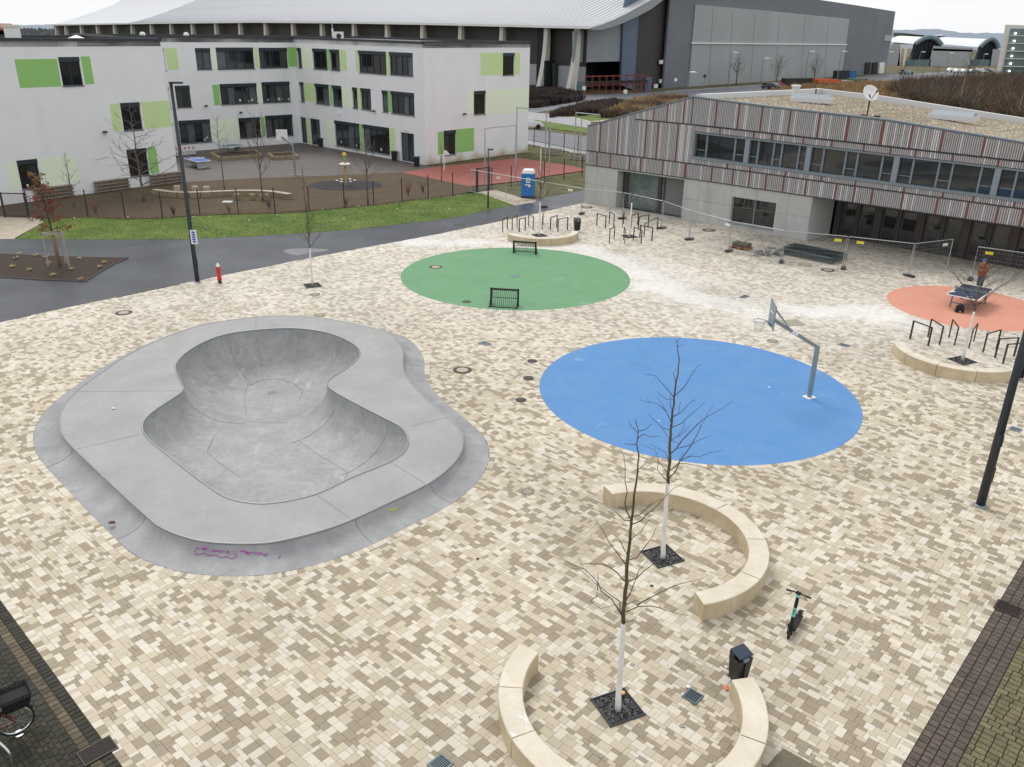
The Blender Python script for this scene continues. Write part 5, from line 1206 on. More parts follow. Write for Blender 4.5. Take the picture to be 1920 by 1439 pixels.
# ================================================================== trees
M_bark = mat('bark', C(88, 78, 64, .85), .9, col2=C(106, 98, 62, .85), vscale=4, var=.25, bump=.5, bscale=60)
M_twig = mat('twig', C(86, 72, 64, .85), .9, var=.2, vscale=5)
M_wrap = mat('white_trunk_paint', C(236, 236, 236, .95), .75, var=.06, vscale=9, bump=.5, bscale=40)
M_chip = mat('black_gravel', C(36, 36, 36), .5, var=.4, vscale=12)
M_chipl = mat('grey_chip', C(150, 150, 150), .5)
def grate(label, c, h=.6, rot=None, leaf=True):
    rot = math.radians(25) if rot is None else rot
    r = thing('tree_pit', label, 'tree pit', (c.x, c.y, 0), 'square tree pits of black gravel', rot)
    mb = MB(); mb.box(0, 0, .004, 2*h, 2*h, .02); mb.build('gravel_bed', M_chip, r, world=False)
    mb = MB()
    for a, b, sx, sy in ((0, h, 2*h+.06, .03), (0, -h, 2*h+.06, .03), (h, 0, .03, 2*h-.03), (-h, 0, .03, 2*h-.03)): mb.box(a, b, .01, sx, sy, .05)
    mb.build('steel_frame', M_metal_dk, r, world=False)
    mb = MB()
    for k in range(420):
        x, y = rnd.uniform(-h+.04, h-.04), rnd.uniform(-h+.04, h-.04); s_ = rnd.uniform(.015, .035); a = rnd.random()*6
        mb.add([(x+s_*math.cos(a+q*2.09), y+s_*math.sin(a+q*2.09), .012) for q in range(3)]+[(x, y, .012+s_)], [(0, 1, 3), (1, 2, 3), (2, 0, 3)], 1 if rnd.random() < .28 else 0)
    o = mb.build('gravel_chips', [M_chip, M_chipl], r, world=False); o['kind'] = 'stuff'
    return r
def jit(P, amp, r):
    out = [P[0]]
    for a, b in zip(P, P[1:]):
        L_ = (b-a).length; m = max(1, int(L_/.16))
        for i in range(1, m+1): out.append(a.lerp(b, i/m)+(Vector((r.gauss(0, 1), r.gauss(0, 1), r.gauss(0, 1)))*amp if i < m else Vector((0, 0, 0))))
    return out
def traced_tree(label, basepx, wraptop, trunkpx, branches, seed, r0=.055):
    r = random.Random(seed); b = G(*basepx); t = thing('young_tree', label, 'tree', (b.x, b.y, 0), 'young trees with white painted trunks'); vd = b.normalized()
    W = Wall(b, b+Vector((vd.y, -vd.x)))
    def P3(px, py, dep=0):
        s, z = W.px(px, py); return W.P(s, z, dep)
    base = Vector((b.x, b.y, 0)); wt = P3(*wraptop)
    mb = MB(); P = jit([base, base.lerp(wt, .5), wt], .006, r); mb.tube(P, [r0*(1.2-.35*i/len(P))*(1+r.uniform(-.05, .07)) for i in range(len(P))], 10); mb.build('white_painted_trunk', M_wrap, t, smooth=True)
    mb = MB(); T = [P3(*q) for q in trunkpx]; T = jit(T, .008, r); n_ = len(T); mb.tube(T, [r0*.72*(1-i/n_)**.85+.004 for i in range(n_)], 7); mb.build('trunk', M_bark, t, smooth=True)
    H = T[-1].z
    mb = MB()
    for k, br in enumerate(branches):
        sgn = r.choice((-1, 1)); ln = 0; Q = []; amp = r.uniform(.15, .75)*sgn
        q0 = P3(*br[0]); tot = max(.1, (P3(*br[-1])-q0).length)
        for q in br:
            p = P3(*q); d = min(1.2, (p-q0).length/tot); Q.append(P3(*q, dep=amp*d*tot*.6))
        Q = jit(Q, .012, r); n_ = len(Q); rr = min(.015, .004+tot*.0055); mb.tube(Q, [rr*(1-i/n_)+.0022 for i in range(n_)], 5)
        for j in range(2, n_-1):
            if r.random() < .16:
                d = (Q[j]-Q[j-1]).normalized(); v = (d+Vector((r.gauss(0, .6), r.gauss(0, .6), r.uniform(-.2, .9)))).normalized(); l = r.uniform(.08, .3)
                mb.tube([Q[j], Q[j]+v*l*.5, Q[j]+v*l+Vector((0, 0, l*.15))], [.005, .0035, .002], 3)
    mb.build('crown', M_twig, t); return t
zt = lambda L_: [(1020+x/3.51, 780+y/3.51) for x, y in L_]
zm = lambda L_: [(1100+x/5.05, 760+y/5.05) for x, y in L_]
zn = lambda L_: [(1000+x/4, 620+y/4) for x, y in L_]
trA = zt([(523,1365),(520,1300),(530,1230),(545,1100),(545,1000),(560,870),(575,700),(590,580),(600,480),(615,380),(625,260),(610,190),(622,100),(600,25)])
brA = [zt(q) for q in ([(510,1310),(440,1230),(370,1195),(350,1155),(250,1085),(160,1070),(100,1050),(35,1040)],[(520,1320),(498,1290),(500,1240),(420,1195),(355,1155),(300,1120),(220,1065),(160,1072)],[(355,1150),(358,1000)],[(540,1290),(620,1250),(700,1240),(760,1250),(850,1275),(950,1290)],[(610,1250),(700,1210),(820,1165),(900,1145),(1053,1130)],[(530,1360),(600,1320),(610,1285)],[(535,1220),(570,1170),(610,1080),(620,1040),(660,1010),(690,960)],[(537,1095),(480,1020),(430,975),(380,955),(300,945),(255,945),(235,890)],[(547,1090),(610,1065),(660,1010),(720,960),(760,900)],[(545,990),(490,925),(430,860),(380,780),(330,720)],[(550,920),(520,840),(500,780),(455,730)],[(555,950),(610,930),(650,870),(700,800),(740,710)],[(575,690),(530,685),(480,630),(440,600),(370,545)],[(575,690),(545,640),(530,590),(545,520),(530,460),(530,380),(520,310),(490,270)],[(578,715),(640,705),(720,650),(800,590),(850,550),(910,535)],[(582,665),(630,655),(690,600),(740,575),(790,560)],[(562,830),(590,790),(640,750),(700,650)],[(618,355),(650,335),(675,315)],[(618,150),(650,125),(700,145),(760,148)],[(620,100),(670,80),(710,35)],[(616,110),(575,80),(555,50)],[(610,190),(530,180)],[(540,1240),(580,1225),(640,1190)],[(350,1160),(345,1200),(300,1240),(370,1300),(440,1280),(500,1265)],[(560,870),(530,1020),(545,1000)])]
traced_tree('bare young tree nearest the viewer, white trunk between the two front benches', (1158,1333), (1169,1169), trA, brA, 1)
trB = zm([(773,740),(770,660),(785,560),(785,420),(795,300),(805,170)])+zn([(1055,510),(1065,430),(1085,330),(1095,220),(1080,120),(1075,70)])
brB = [zm(q) for q in ([(765,735),(720,740),(640,745),(560,715)],[(768,730),(720,690),(665,640),(670,540),(640,480),(500,450)],[(770,650),(720,590),(680,540),(650,490)],[(778,540),(745,460),(700,445),(600,405)],[(775,690),(840,700),(910,700)],[(775,740),(835,725),(845,695)],[(772,635),(850,580),(880,550),(1000,510),(1060,525),(1160,495),(1300,480)],[(775,700),(840,640),(880,560),(960,460),(1040,340),(1100,230),(1150,150),(1195,90)],[(870,530),(900,480),(910,430)],[(788,465),(850,420),(900,355),(1000,270),(1100,190),(1200,145),(1300,100),(1390,55)],[(860,410),(960,400),(1060,365),(1175,340)],[(792,340),(870,300),(920,240),(920,190)],[(795,330),(870,355),(900,355)],[(800,215),(900,185),(1010,100),(1120,20)],[(803,170),(760,90),(690,0),(660,-30)],[(800,240),(720,220),(650,160),(580,90)],[(790,330),(740,270),(690,210)],[(880,550),(1000,545),(1130,555),(1200,570)],[(870,300),(930,250),(975,200)],[(640,680),(550,685),(430,650)])]
brB += [zn(q) for q in ([(1055,515),(1000,510),(960,480),(930,440)],[(1052,500),(990,400),(920,300),(845,280)],[(1062,490),(1130,430),(1200,320),(1240,275),(1260,270)],[(1068,400),(1050,320),(1085,280)],[(1038,690),(1000,600),(930,530),(805,495)],[(1045,650),(1110,620),(1160,570),(1210,540)],[(1082,120),(1130,100)],[(1078,90),(1100,60)],[(1040,600),(1028,560),(1030,490)],[(1055,640),(1090,620),(1105,520)])]
traced_tree('tall bare young tree with white trunk standing inside the long curved bench', (1242,1048), (1252,906), trB, brB, 2)
def gen_tree(t, b, wrap, H, seed, r0=.05, bark=M_bark, twig=M_twig, lean=(0, 0), nbr=16, spread=.42, first=None, wrapm=None, up=.75, sub_=3, world=True, crown_w=1.0):
    r = random.Random(seed); base = Vector((b.x, b.y, b[2] if len(b) > 2 else 0)); tip = base+Vector((lean[0], lean[1], H))
    P = [base+(tip-base)*(i/14)+Vector((r.gauss(0, 1), r.gauss(0, 1), 0))*.012*H*(0 if i < 7 else 1)*.5 for i in range(15)]
    rad = lambda z: r0*(1-.93*(z/H))+.006
    if wrap:
        k = next(i for i, p in enumerate(P) if p.z-base.z >= wrap); Q = P[:k]+[P[k-1].lerp(P[k], (wrap-(P[k-1].z-base.z))/max(.01, P[k].z-P[k-1].z))]
        mb = MB(); mb.tube(Q, [rad(q.z-base.z)*1.25 for q in Q], 8); mb.build('white_painted_trunk', M_wrap, t, smooth=True); mb = MB(); R2 = [Q[-1]]+P[k:]; mb.tube(R2, [rad(q.z-base.z) for q in R2], 6)
    else: mb = MB(); mb.tube(P, [rad(q.z-base.z)*1.1 for q in P], 7)
    mb.build('trunk', bark, t, smooth=True); first = first or (wrap or H*.3); mb = MB()
    def grow(p, d, l, rr, lev):
        Q = [p]; n_ = 5
        for i in range(n_):
            d = (d+Vector((r.gauss(0, .13), r.gauss(0, .13), r.gauss(0, .1)+.10*up))).normalized(); p = p+d*l/n_; Q.append(p)
            if lev < sub_-1 and r.random() < .8:
                v = (d+Vector((r.gauss(0, .65), r.gauss(0, .65), r.gauss(.1, .4)))).normalized(); grow(p, v, l*r.uniform(.3, .6), rr*.55, lev+1)
        mb.tube(Q, [rr*(1-.85*i/n_) for i in range(n_+1)], 3 if lev else 4)
    for k in range(nbr):
        u = first+(H-first)*(k+.3)/nbr*.97; i = min(13, int(u/H*14)); p = P[i].lerp(P[i+1], u/H*14-i); a = k*2.4+r.gauss(0, .3); el = r.uniform(.3, .8)*up+.15
        l = spread*H*crown_w*(1-((u-first)/(H-first+.01))**1.3*.8)*r.uniform(.65, 1.1); grow(p, Vector((math.cos(a)*math.cos(el), math.sin(a)*math.cos(el), math.sin(el))), l, rad(u)*.45+.005, 0)
    mb.build('crown', twig, t); return t
TG = 'young trees with white painted trunks'
def simple_tree(label, px, wrap, H, seed, group=None, name='young_tree', **k):
    b = G(*px); t = thing(name, label, 'tree', (b.x, b.y, 0), group); return gen_tree(t, b, wrap, H, seed, **k)
simple_tree('slim young tree with white trunk standing alone beside the skate bowl near the dark path', (586,536), 2.1, 4.7, 21, TG, spread=.2, nbr=16, up=1.3, r0=.045)
simple_tree('young tree with white trunk behind the green court, within the farthest curved bench', (1011,443), 2.4, 5.2, 22, TG, spread=.18, nbr=14, up=1.3, r0=.05)
simple_tree('young tree with white trunk among the bicycle stands in front of the hall entrance', (1180,445), 2.4, 5.0, 23, TG, spread=.2, nbr=14, up=.9, r0=.05)
simple_tree('young tree with white trunk beside the bicycle stands near the orange court', (1804,677), 2.3, 4.7, 24, TG, spread=.45, nbr=18, up=.7, r0=.055)
for lab, px in (('black gravel tree pit around the tree nearest the viewer', (1158,1327)), ('black gravel tree pit inside the long curved bench', (1242,1044)), ('small black gravel pit round the lone tree near the dark path', (586,536)), ('black gravel pit behind the green court inside the far bench', (1011,442)), ('black gravel pit among the bicycle stands by the hall', (1180,444)), ('black gravel pit beside the bicycle stands at the right', (1804,677))): grate(lab, G(*px), .41)
# schoolyard trees
YT = 'bare trees in the schoolyard'
M_bk2 = mat('bark_grey', C(118, 108, 98, .8), .9, var=.2, vscale=5); M_tw2 = mat('twig_grey', C(120, 106, 96, .75), .9)
for lab, px, H, sd, kw in (('wide-spreading bare tree in front of the left school block', (270,378), 7.6, 31, dict(spread=.42, nbr=22, r0=.09, up=.35, first=1.2)), ('thin bare sapling against the pale green panel of the left school block', (139,388), 4.2, 32, dict(spread=.22, nbr=12, up=.8)),
     ('slender bare tree left of the planters with a tufted top', (421,356), 6.2, 33, dict(spread=.25, nbr=14, up=.9, first=2.6, r0=.05)), ('rounded bare tree behind the curved yard bench', (493,378), 6.4, 34, dict(spread=.45, nbr=18, up=1.1, first=2.0, r0=.07)),
     ('dense bare tree beside the black sand ring', (690,384), 5.2, 35, dict(spread=.4, nbr=22, up=.9, first=2.0, r0=.07)), ('thin sapling in front of the gable wall by the red court', (828,340), 3.6, 36, dict(spread=.16, nbr=9, up=1.2)),
     ('thin bare shoot growing between the fence and the lawn, left of the round bed', (573,397), 3.6, 37, dict(spread=.2, nbr=10, up=1.1, r0=.03))):
    simple_tree(lab, px, None, H, sd, YT, 'bare_tree', bark=M_bk2, twig=M_tw2, **kw)
for lab, px, H, sd in (('bare tree on the verge beyond the hall roof, left of the pair', (1380,160), 8, 41), ('bare tree on the verge beyond the hall roof, right of the pair', (1455,160), 8, 42), ('faint bare tree at the foot of the light grey hall wall', (1525,158), 8, 43), ('bushy bare tree in the orange scrub behind the gravel roof', (1686,187), 7, 44), ('dark bushy bare tree rising above the thicket', (1810,160), 10, 45)):
    simple_tree(lab, px, None, H, sd, 'bare trees by the exhibition hall', 'bare_tree', bark=M_twig, twig=M_twig, spread=.4, nbr=24, up=.9, r0=.14, first=2)
for k, (px, H) in enumerate((((1797,205), 6.5), ((1830,212), 4), ((1740,195), 4.5), ((1850,210), 4), ((1905,230), 4.8))):
    simple_tree(['pale birch stem leaning out of the thicket, the tallest', 'short pale birch stem right of the tallest one', 'thin pale birch stem at the left end of the thicket', 'forked pale birch stem in the reddish part of the thicket', 'pale birch stem in the thicket at the right edge'][k], px, None, H, 60+k, 'pale birch stems', 'birch', bark=mat('birch_bark', C(190, 182, 170, .9), .8), twig=tw[1], spread=.25, nbr=8, up=1, r0=.09)
for k, (px, H) in enumerate((((1722,180), 7), ((1752,172), 8), ((1779,186), 7), ((1818,176), 8.5), ((1846,190), 7), ((1872,178), 8), ((1902,196), 7.5), ((1700,188), 6))):
    simple_tree('bare tree standing inside the brown thicket behind the gravel roof', px, None, H*.8, 90+k, 'bare trees inside the thicket', 'bare_tree', bark=tw[1], twig=tw[k % 2], spread=.4, nbr=22, up=.9, r0=.1, first=1.5)
# staked tree with red-brown leaves in the planting bed
b = G(112, 500); t = thing('staked_tree', 'young tree with withered red-brown leaves tied to three wooden stakes in the planting bed', 'tree', (b.x, b.y, 0))
M_wood = mat('weathered_wood', C(176, 170, 158, .9), .8, var=.15, vscale=6, stretch=(1, 1, .2)); M_jute = mat('jute_wrap', C(150, 128, 98, .85), .9, var=.2, vscale=14)
mb = MB(); mb.tube([(b.x, b.y, 0), (b.x-.03, b.y, 1.3), (b.x-.05, b.y, 2.1)], [.11, .1, .09], 8); mb.build('jute_trunk_wrap', M_jute, t, smooth=True)
for dx, dy in ((-.55, -.2), (.62, -.1), (.1, .55)): mb = MB(); mb.tube([(b.x+dx, b.y+dy, 0), (b.x+dx*.92, b.y+dy*.92, 2.05)], .05, 8); mb.build('stake', M_wood, t)
for p, q in (((-.55, -.2), (.62, -.1)), ((.62, -.1), (.1, .55)), ((.1, .55), (-.55, -.2))): mb = MB(); mb.bar((b.x+p[0]*1.05, b.y+p[1]*1.05, 1.98), (b.x+q[0]*1.05, b.y+q[1]*1.05, 1.98), .05, .12); mb.build('cross_rail', M_wood, t)
r = random.Random(9); mb = MB(); lf = MB()
P = [Vector((b.x-.05, b.y, 1.9)), Vector((b.x-.1, b.y, 3)), Vector((b.x-.2, b.y, 4.3)), Vector((b.x-.3, b.y, 5.5))]; mb.tube(P, [.06, .05, .03, .01], 6)
for k in range(26):
    z = 2.2+3.1*k/26; p = Vector((b.x-.05-.25*(z-2)/3.5, b.y, z)); a = k*2.4; l = (1.25*(1-(z-2.2)/3.6)+.25)*r.uniform(.6, 1.1); e_ = p+Vector((math.cos(a)*l, math.sin(a)*l, l*r.uniform(-.1, .6))); mb.tube([p, p.lerp(e_, .5)+Vector((0, 0, .05)), e_], [.018, .012, .004], 4)
    for j in range(34):
        q = p.lerp(e_, r.uniform(.3, 1.05))+Vector((r.gauss(0, .09), r.gauss(0, .09), r.gauss(0, .09))); v = Vector((r.gauss(0, 1), r.gauss(0, 1), r.gauss(0, 1))).normalized(); w_ = v.orthogonal().normalized()*.035; h_ = v*.07
        lf.add([q-w_, q+h_, q+w_, q-h_], [(0, 1, 2, 3)], 0 if z < 4.4 else r.choice((0, 1)))
mb.build('branches', M_twig, t); o = lf.build('leaves', [mat('leaf_rust', C(138, 74, 56, .8), .8, var=.3, vscale=6), mat('leaf_olive', C(150, 130, 72, .8), .8)], t); o['kind'] = 'stuff'
# grass tufts in the bed
M_tuft = mat('dry_tuft', C(208, 188, 132, .9), .95)
for k, (x, y) in enumerate([(31,487),(87,485),(24,503),(92,497),(56,509),(100,519),(135,508),(149,488),(196,495),(152,527),(188,504),(67,482),(36,479)]):
    p = G(x, y); mb = MB(); r = random.Random(k)
    for j in range(46):
        a = r.random()*6.28; l = r.uniform(.1, .26); mb.add([(p.x+.02*math.cos(a+1.57), p.y+.02*math.sin(a+1.57), .05), (p.x-.02*math.cos(a+1.57), p.y-.02*math.sin(a+1.57), .05), (p.x+l*math.cos(a), p.y+l*math.sin(a), .05+r.uniform(.05, .2))], [(0, 1, 2)])
    o = mb.build('grass_tuft', M_tuft, loc=(p.x, p.y, .05)); tag(o, ['leftmost grass tuft at the frame edge, back row', 'grass tuft left of the staked tree in the back row', 'grass tuft low at the left of the planting bed', 'big grass tuft just left of the wooden stakes', 'small flat grass tuft in front of the stakes, left', 'grass tuft at the front edge below the stakes', 'tiny grass tuft right at the foot of the right stake', 'grass tuft right of the stakes in the back row', 'large grass tuft near the pointed end of the planting bed', 'grass tuft at the front corner of the planting bed', 'small grass tuft close to the tip of the planting bed', 'grass tuft between the back row ones, near the path edge', 'faint grass tuft at the far left of the back row'][k], 'grass tuft', 'dry grass tufts in the planting bed')
# shrubs along the fence
for k, (x, y, h) in enumerate([(180,401,1.1),(326,404,1.0),(650,387,1.0),(505,391,.9),(765,366,1.6),(793,362,1.1),(430,399,.7),(97,404,.9)]):
    p = G(x, y); mb = MB(); r = random.Random(80+k)
    for j in range(26):
        a = r.random()*6.28; e_ = r.uniform(.15, .6)*h; mb.tube([(p.x, p.y, 0), (p.x+e_*.4*math.cos(a), p.y+e_*.4*math.sin(a), h*.5), (p.x+e_*math.cos(a), p.y+e_*math.sin(a), h*r.uniform(.6, 1.05))], [.012, .008, .003], 3)
    o = mb.build('bare_shrub', M_twig if k % 2 else tw[3], loc=(p.x, p.y, 0)); tag(o, ['dark leafless shrub inside the fence left of the tall lamp post', 'leafless shrub inside the fence just left of the tall lamp post', 'leafless shrub inside the fence below the black play bed', 'leafless shrub inside the fence below the right end of the yard bench', 'tall leafless shrub near the right end of the schoolyard fence', 'leafless shrub next to the tall one near the fence end', 'leafless shrub inside the fence below the middle of the yard bench', 'leafless shrub by the fence behind the staked tree'][k], 'shrub', 'leafless shrubs along the schoolyard fence')
# ================================================================== street furniture
def lamp_post(label, base, H, head_dir, r=.085, cat='street lamp', arm=.5, group='dark street lamps'):
    t = thing('street_lamp', label, cat, (base.x, base.y, 0), group); mb = MB(); mb.tube([(0, 0, 0), (0, 0, H*.35), (0, 0, H)], [r*1.15, r, r*.7], 12); mb.build('pole', M_metal_dk, t, world=False, smooth=True)
    mb = MB(); mb.lathe([(r*1.7, 0), (r*1.7, .02), (r*1.2, .05)], 14); mb.build('base_collar', M_alu, t, world=False)
    mb = MB(); mb.box(r*1.1, 0, 1.1, .02, r*1.0, .5); mb.build('inspection_door', mat('metal_dark2', C(38, 42, 48), .5), t, world=False)
    d = Vector(head_dir).normalized(); a = math.atan2(d.y, d.x); mb = MB()
    mb.box(d.x*arm*.5, d.y*arm*.5, H+.02, arm*1.3, .32, .09, a); mb.build('lamp_head', M_metal_dk, t, world=False)
    mb = MB(); mb.box(d.x*arm*.6, d.y*arm*.6, H-.035, arm*.7, .24, .02, a); mb.build('diffuser', M_curt, t, world=False)
    return t
lp = G(370.5, 529); HL = HT(lp, 325, 156); t = lamp_post('tall dark lamp post at the path edge with a white and blue sign', lp, HL, (1, .2, 0), .11)
z_s = (HT(lp, 364, 430)+HT(lp, 366, 457))/2; s = thing('post_sign', 'small white sign with blue print fixed to the tall left lamp post', 'sign', (lp.x, lp.y, z_s)); mb = MB(); mb.box(.17, -.12, 0, .34, .012, .78); mb.build('plate', M_white, s, world=False)
mb = MB()
for k in range(5): mb.box(.17, -.128, -.26+k*.13, .20, .004, .085)
mb.box(.17, -.1275, .0, .03, .004, .7); mb.build('blue_print', mat('print_blue', C(50, 84, 178), .6), s, world=False)
mb = MB(); mb.box(.02, -.1, .25, .16, .03, .03); mb.box(.02, -.1, -.25, .16, .03, .03); mb.build('bracket', M_alu, s, world=False)
rp2 = G(1838, 948); t = lamp_post('thick dark lamp post at the right edge leaning out of the picture', rp2, 9.8, (-1, .3, 0), .12)
mb = MB(); mb.box(-.02, -.14, HT(rp2, 1868, 822), .12, .12, .35); mb.build('control_box', M_metal_dk, t, world=False)
lf_ = G(915, 392); lamp_post('slim dark lamp post on the lawn in front of the construction fence', lf_, HT(lf_, 913, 281), (1, .1, 0), .055, arm=.35)
# distant pale lamps
def far_lamp(label, px, top, dx=.9):
    b = G(*px); H = HT(b, *top); t = thing('street_lamp', label, 'street lamp', (b.x, b.y, 0), 'pale street lamps by the exhibition hall'); mb = MB(); mb.tube([(0, 0, 0), (0, 0, H)], [.12, .07], 6); mb.build('pole', M_alu, t, world=False)
    mb = MB(); mb.lathe([(.1, -.12), (.8, 0), (.5, .14), (.05, .2)], 12, dx, 0, H, sx=1.2, sy=.6); mb.build('lamp_head', M_white, t, world=False, smooth=True)
for lab, p, tp in (('nearest pale lamp on a grey pole in front of the grey hall wall', (1287,185), (1291,136)), ('second pale lamp against the light hall wall', (1365,166), (1369,99)), ('third pale lamp against the light hall wall', (1425,163), (1429,110)), ('pale lamp beside the bare tree at the light hall wall', (1508,158), (1513,97)), ('pale lamp at the right end of the light hall wall', (1568,158), (1573,97)), ('pale lamp in front of the barrel-roofed halls, left one', (1658,145), (1662,98)), ('pale lamp before the dark hall opening', (1718,143), (1723,98)), ('pale lamp in front of the annex wall', (1772,140), (1776,100)), ('pale lamp left of the parking block', (1838,137), (1843,102))): far_lamp(lab, p, tp)
# hydrant
M_redp = mat('red_paint', C(206, 40, 46, .9), .4)
h = G(412.5, 531); t = thing('fire_hydrant', 'red pillar hydrant with white cap beside the tall left lamp post', 'hydrant', (h.x, h.y, 0))
mb = MB(); mb.lathe([(.1, 0), (.1, .18), (.085, .2)], 14); mb.build('foot', M_metal_dk, t, world=False, smooth=False); mb = MB(); mb.lathe([(.14, .2), (.14, .26), (.11, .27), (.11, .86), (.13, .88), (.13, .93)], 16); mb.build('body', M_redp, t, world=False)
mb = MB(); mb.lathe([(.1, .93), (.11, 1.0), (.06, 1.08), (.03, 1.14)], 14); mb.build('cap', M_white, t, world=False)
for s_ in (-1, 1): mb = MB(); mb.tube([(0, 0, .82), (s_*.2, 0, .84)], .05, 10); mb.build('hose_outlet', M_alu, t, world=False)
# goals
def goal(label, p0, p1, H):
    a, b = G(*p0), G(*p1); L_ = (b-a).length; c_ = (a+b)/2; t = thing('mini_goal', label, 'goal', (c_.x, c_.y, 0), 'small black football goals on the green court', math.atan2(b.y-a.y, b.x-a.x))
    for s_ in (-1, 1): mb = MB(); mb.box(s_*(L_/2), 0, H/2, .1, .1, H); mb.box(s_*(L_/2), .28, .03, .1, .56, .05); mb.tube([(s_*L_/2, .03, H-.05), (s_*L_/2, .5, .05)], .025, 6); mb.build('post', M_blk, t, world=False)
    mb = MB(); mb.box(0, 0, H-.05, L_+.1, .1, .1); mb.build('crossbar', M_blk, t, world=False)
    for k in range(13): mb = MB(); x = -L_/2+L_*(k+1)/14; mb.tube([(x, .02, H-.05), (x, .3, H*.55), (x, .5, .04)], .014, 5); mb.build('bar', M_blk, t, world=False)
    mb = MB(); mb.tube([(-L_/2, .3, H*.55), (L_/2, .3, H*.55)], .02, 6); mb.build('rail', M_blk, t, world=False)
    mb = MB(); mb.tube([(-L_/2, .5, .04), (L_/2, .5, .04)], .02, 6); mb.build('rail', M_blk, t, world=False)
M_blk = mat('black_steel', C(34, 35, 38), .45)
goal('near black mini goal with vertical bars at the lower edge of the green court', (971,574), (921,571), .9)
goal('far black mini goal with vertical bars at the back edge of the green court', (963,475), (1004,478), .82)
# basketball hoop
M_galv = mat('galvanised', C(150, 162, 168, .9), .4, metal=.5, var=.12, vscale=8)
def zh(x, y): return (1380+x/6.539, 540+y/6.539)
hb = G(*zh(895, 1345)); hw = hb.normalized()
t = thing('basketball_hoop', 'galvanised basketball hoop on a bent arm at the edge of the blue court', 'basketball hoop', (hb.x, hb.y, 0))
z0h = 2.18; zr = 3.05; zt_ = 3.9
TLh, TRh = G(*zh(447,118), zt_), G(*zh(505,235), zt_); mid_ = (TLh+TRh)/2; wd_ = (TRh-TLh).normalized(); bd = Vector((-wd_.y, wd_.x)); bd = bd if bd.dot(mid_-hb) > 0 else -bd
topp = Vector((hb.x, hb.y, z0h)); bcz = zt_-.5; bc_ = Vector((mid_.x, mid_.y, bcz)); e3 = Vector((mid_.x-bd.x*.1, mid_.y-bd.y*.1, zr+.12))
mb = MB(); mb.bar((hb.x, hb.y, .02), tuple(topp), .15); mb.build('pole', M_galv, t); mb = MB(); mb.box(hb.x, hb.y, .02, .42, .36, .03, .5); mb.build('base_plate', M_white, t)
mb = MB(); mb.bar(tuple(topp-Vector((0, 0, .05))), tuple(e3), .13); mb.build('arm', M_galv, t)
mb = MB(); mb.bar(tuple(topp.lerp(e3, .47)), tuple(topp.lerp(e3, .6)), .155, .135); mb.build('sticker_wrap', M_white, t)
hwid = (TRh-TLh).length/2
mb = MB(); mb.hexa([bc_+Vector((wd_.x*a, wd_.y*a, b_))+Vector((bd.x*o, bd.y*o, 0)) for o in (0, .04) for a, b_ in ((-hwid, -.45), (hwid, -.45), (hwid, .5), (-hwid, .5))]); mb.build('backboard', M_galv, t)
mb = MB(); q = lambda a, b_: tuple(bc_+Vector((wd_.x*a+bd.x*.045, wd_.y*a+bd.y*.045, b_)))
for (a1, b1), (a2, b2) in (((-.25, -.3), (.25, -.3)), ((.25, -.3), (.25, .1)), ((.25, .1), (-.25, .1)), ((-.25, .1), (-.25, -.3))): mb.bar(q(a1, b1), q(a2, b2), .04, .01)
mb.build('target_square', M_white, t)
rc = Vector((mid_.x+bd.x*.45, mid_.y+bd.y*.45, zr+.08)); ring = [(rc.x+.24*math.cos(a*PI/12), rc.y+.24*math.sin(a*PI/12), rc.z) for a in range(26)]; mb = MB(); mb.tube(ring, .012, 6, caps=False); mb.build('rim', M_galv, t)
mb = MB(); a = Vector((mid_.x+bd.x*.05, mid_.y+bd.y*.05, rc.z)); mb.add([tuple(a+Vector((wd_.x*.26, wd_.y*.26, 0))), tuple(a-Vector((wd_.x*.26, wd_.y*.26, 0))), (rc.x-bd.x*.22, rc.y-bd.y*.22, rc.z), tuple(a+Vector((wd_.x*.16, wd_.y*.16, -.2))), tuple(a-Vector((wd_.x*.16, wd_.y*.16, .2)))], [(0, 1, 2), (0, 2, 3), (1, 4, 2), (3, 2, 4), (0, 3, 4, 1)]); mb.build('rim_bracket', M_galv, t)
mb = MB()
for k in range(12):
    a = k*PI/6
    for s_ in (1, -1): mb.tube([(rc.x+.23*math.cos(a), rc.y+.23*math.sin(a), rc.z), (rc.x+.18*math.cos(a+s_*.4), rc.y+.18*math.sin(a+s_*.4), rc.z-.2), (rc.x+.15*math.cos(a+s_*.8), rc.y+.15*math.sin(a+s_*.8), rc.z-.42)], .003, 3)
mb.build('chain_net', M_galv, t)
for s_ in (-1, 1): mb = MB(); mb.tube([tuple(bc_+Vector((wd_.x*s_*.4, wd_.y*s_*.4, .3))), tuple(topp.lerp(e3, .62))], .02, 6); mb.build('stay_rod', M_galv, t)
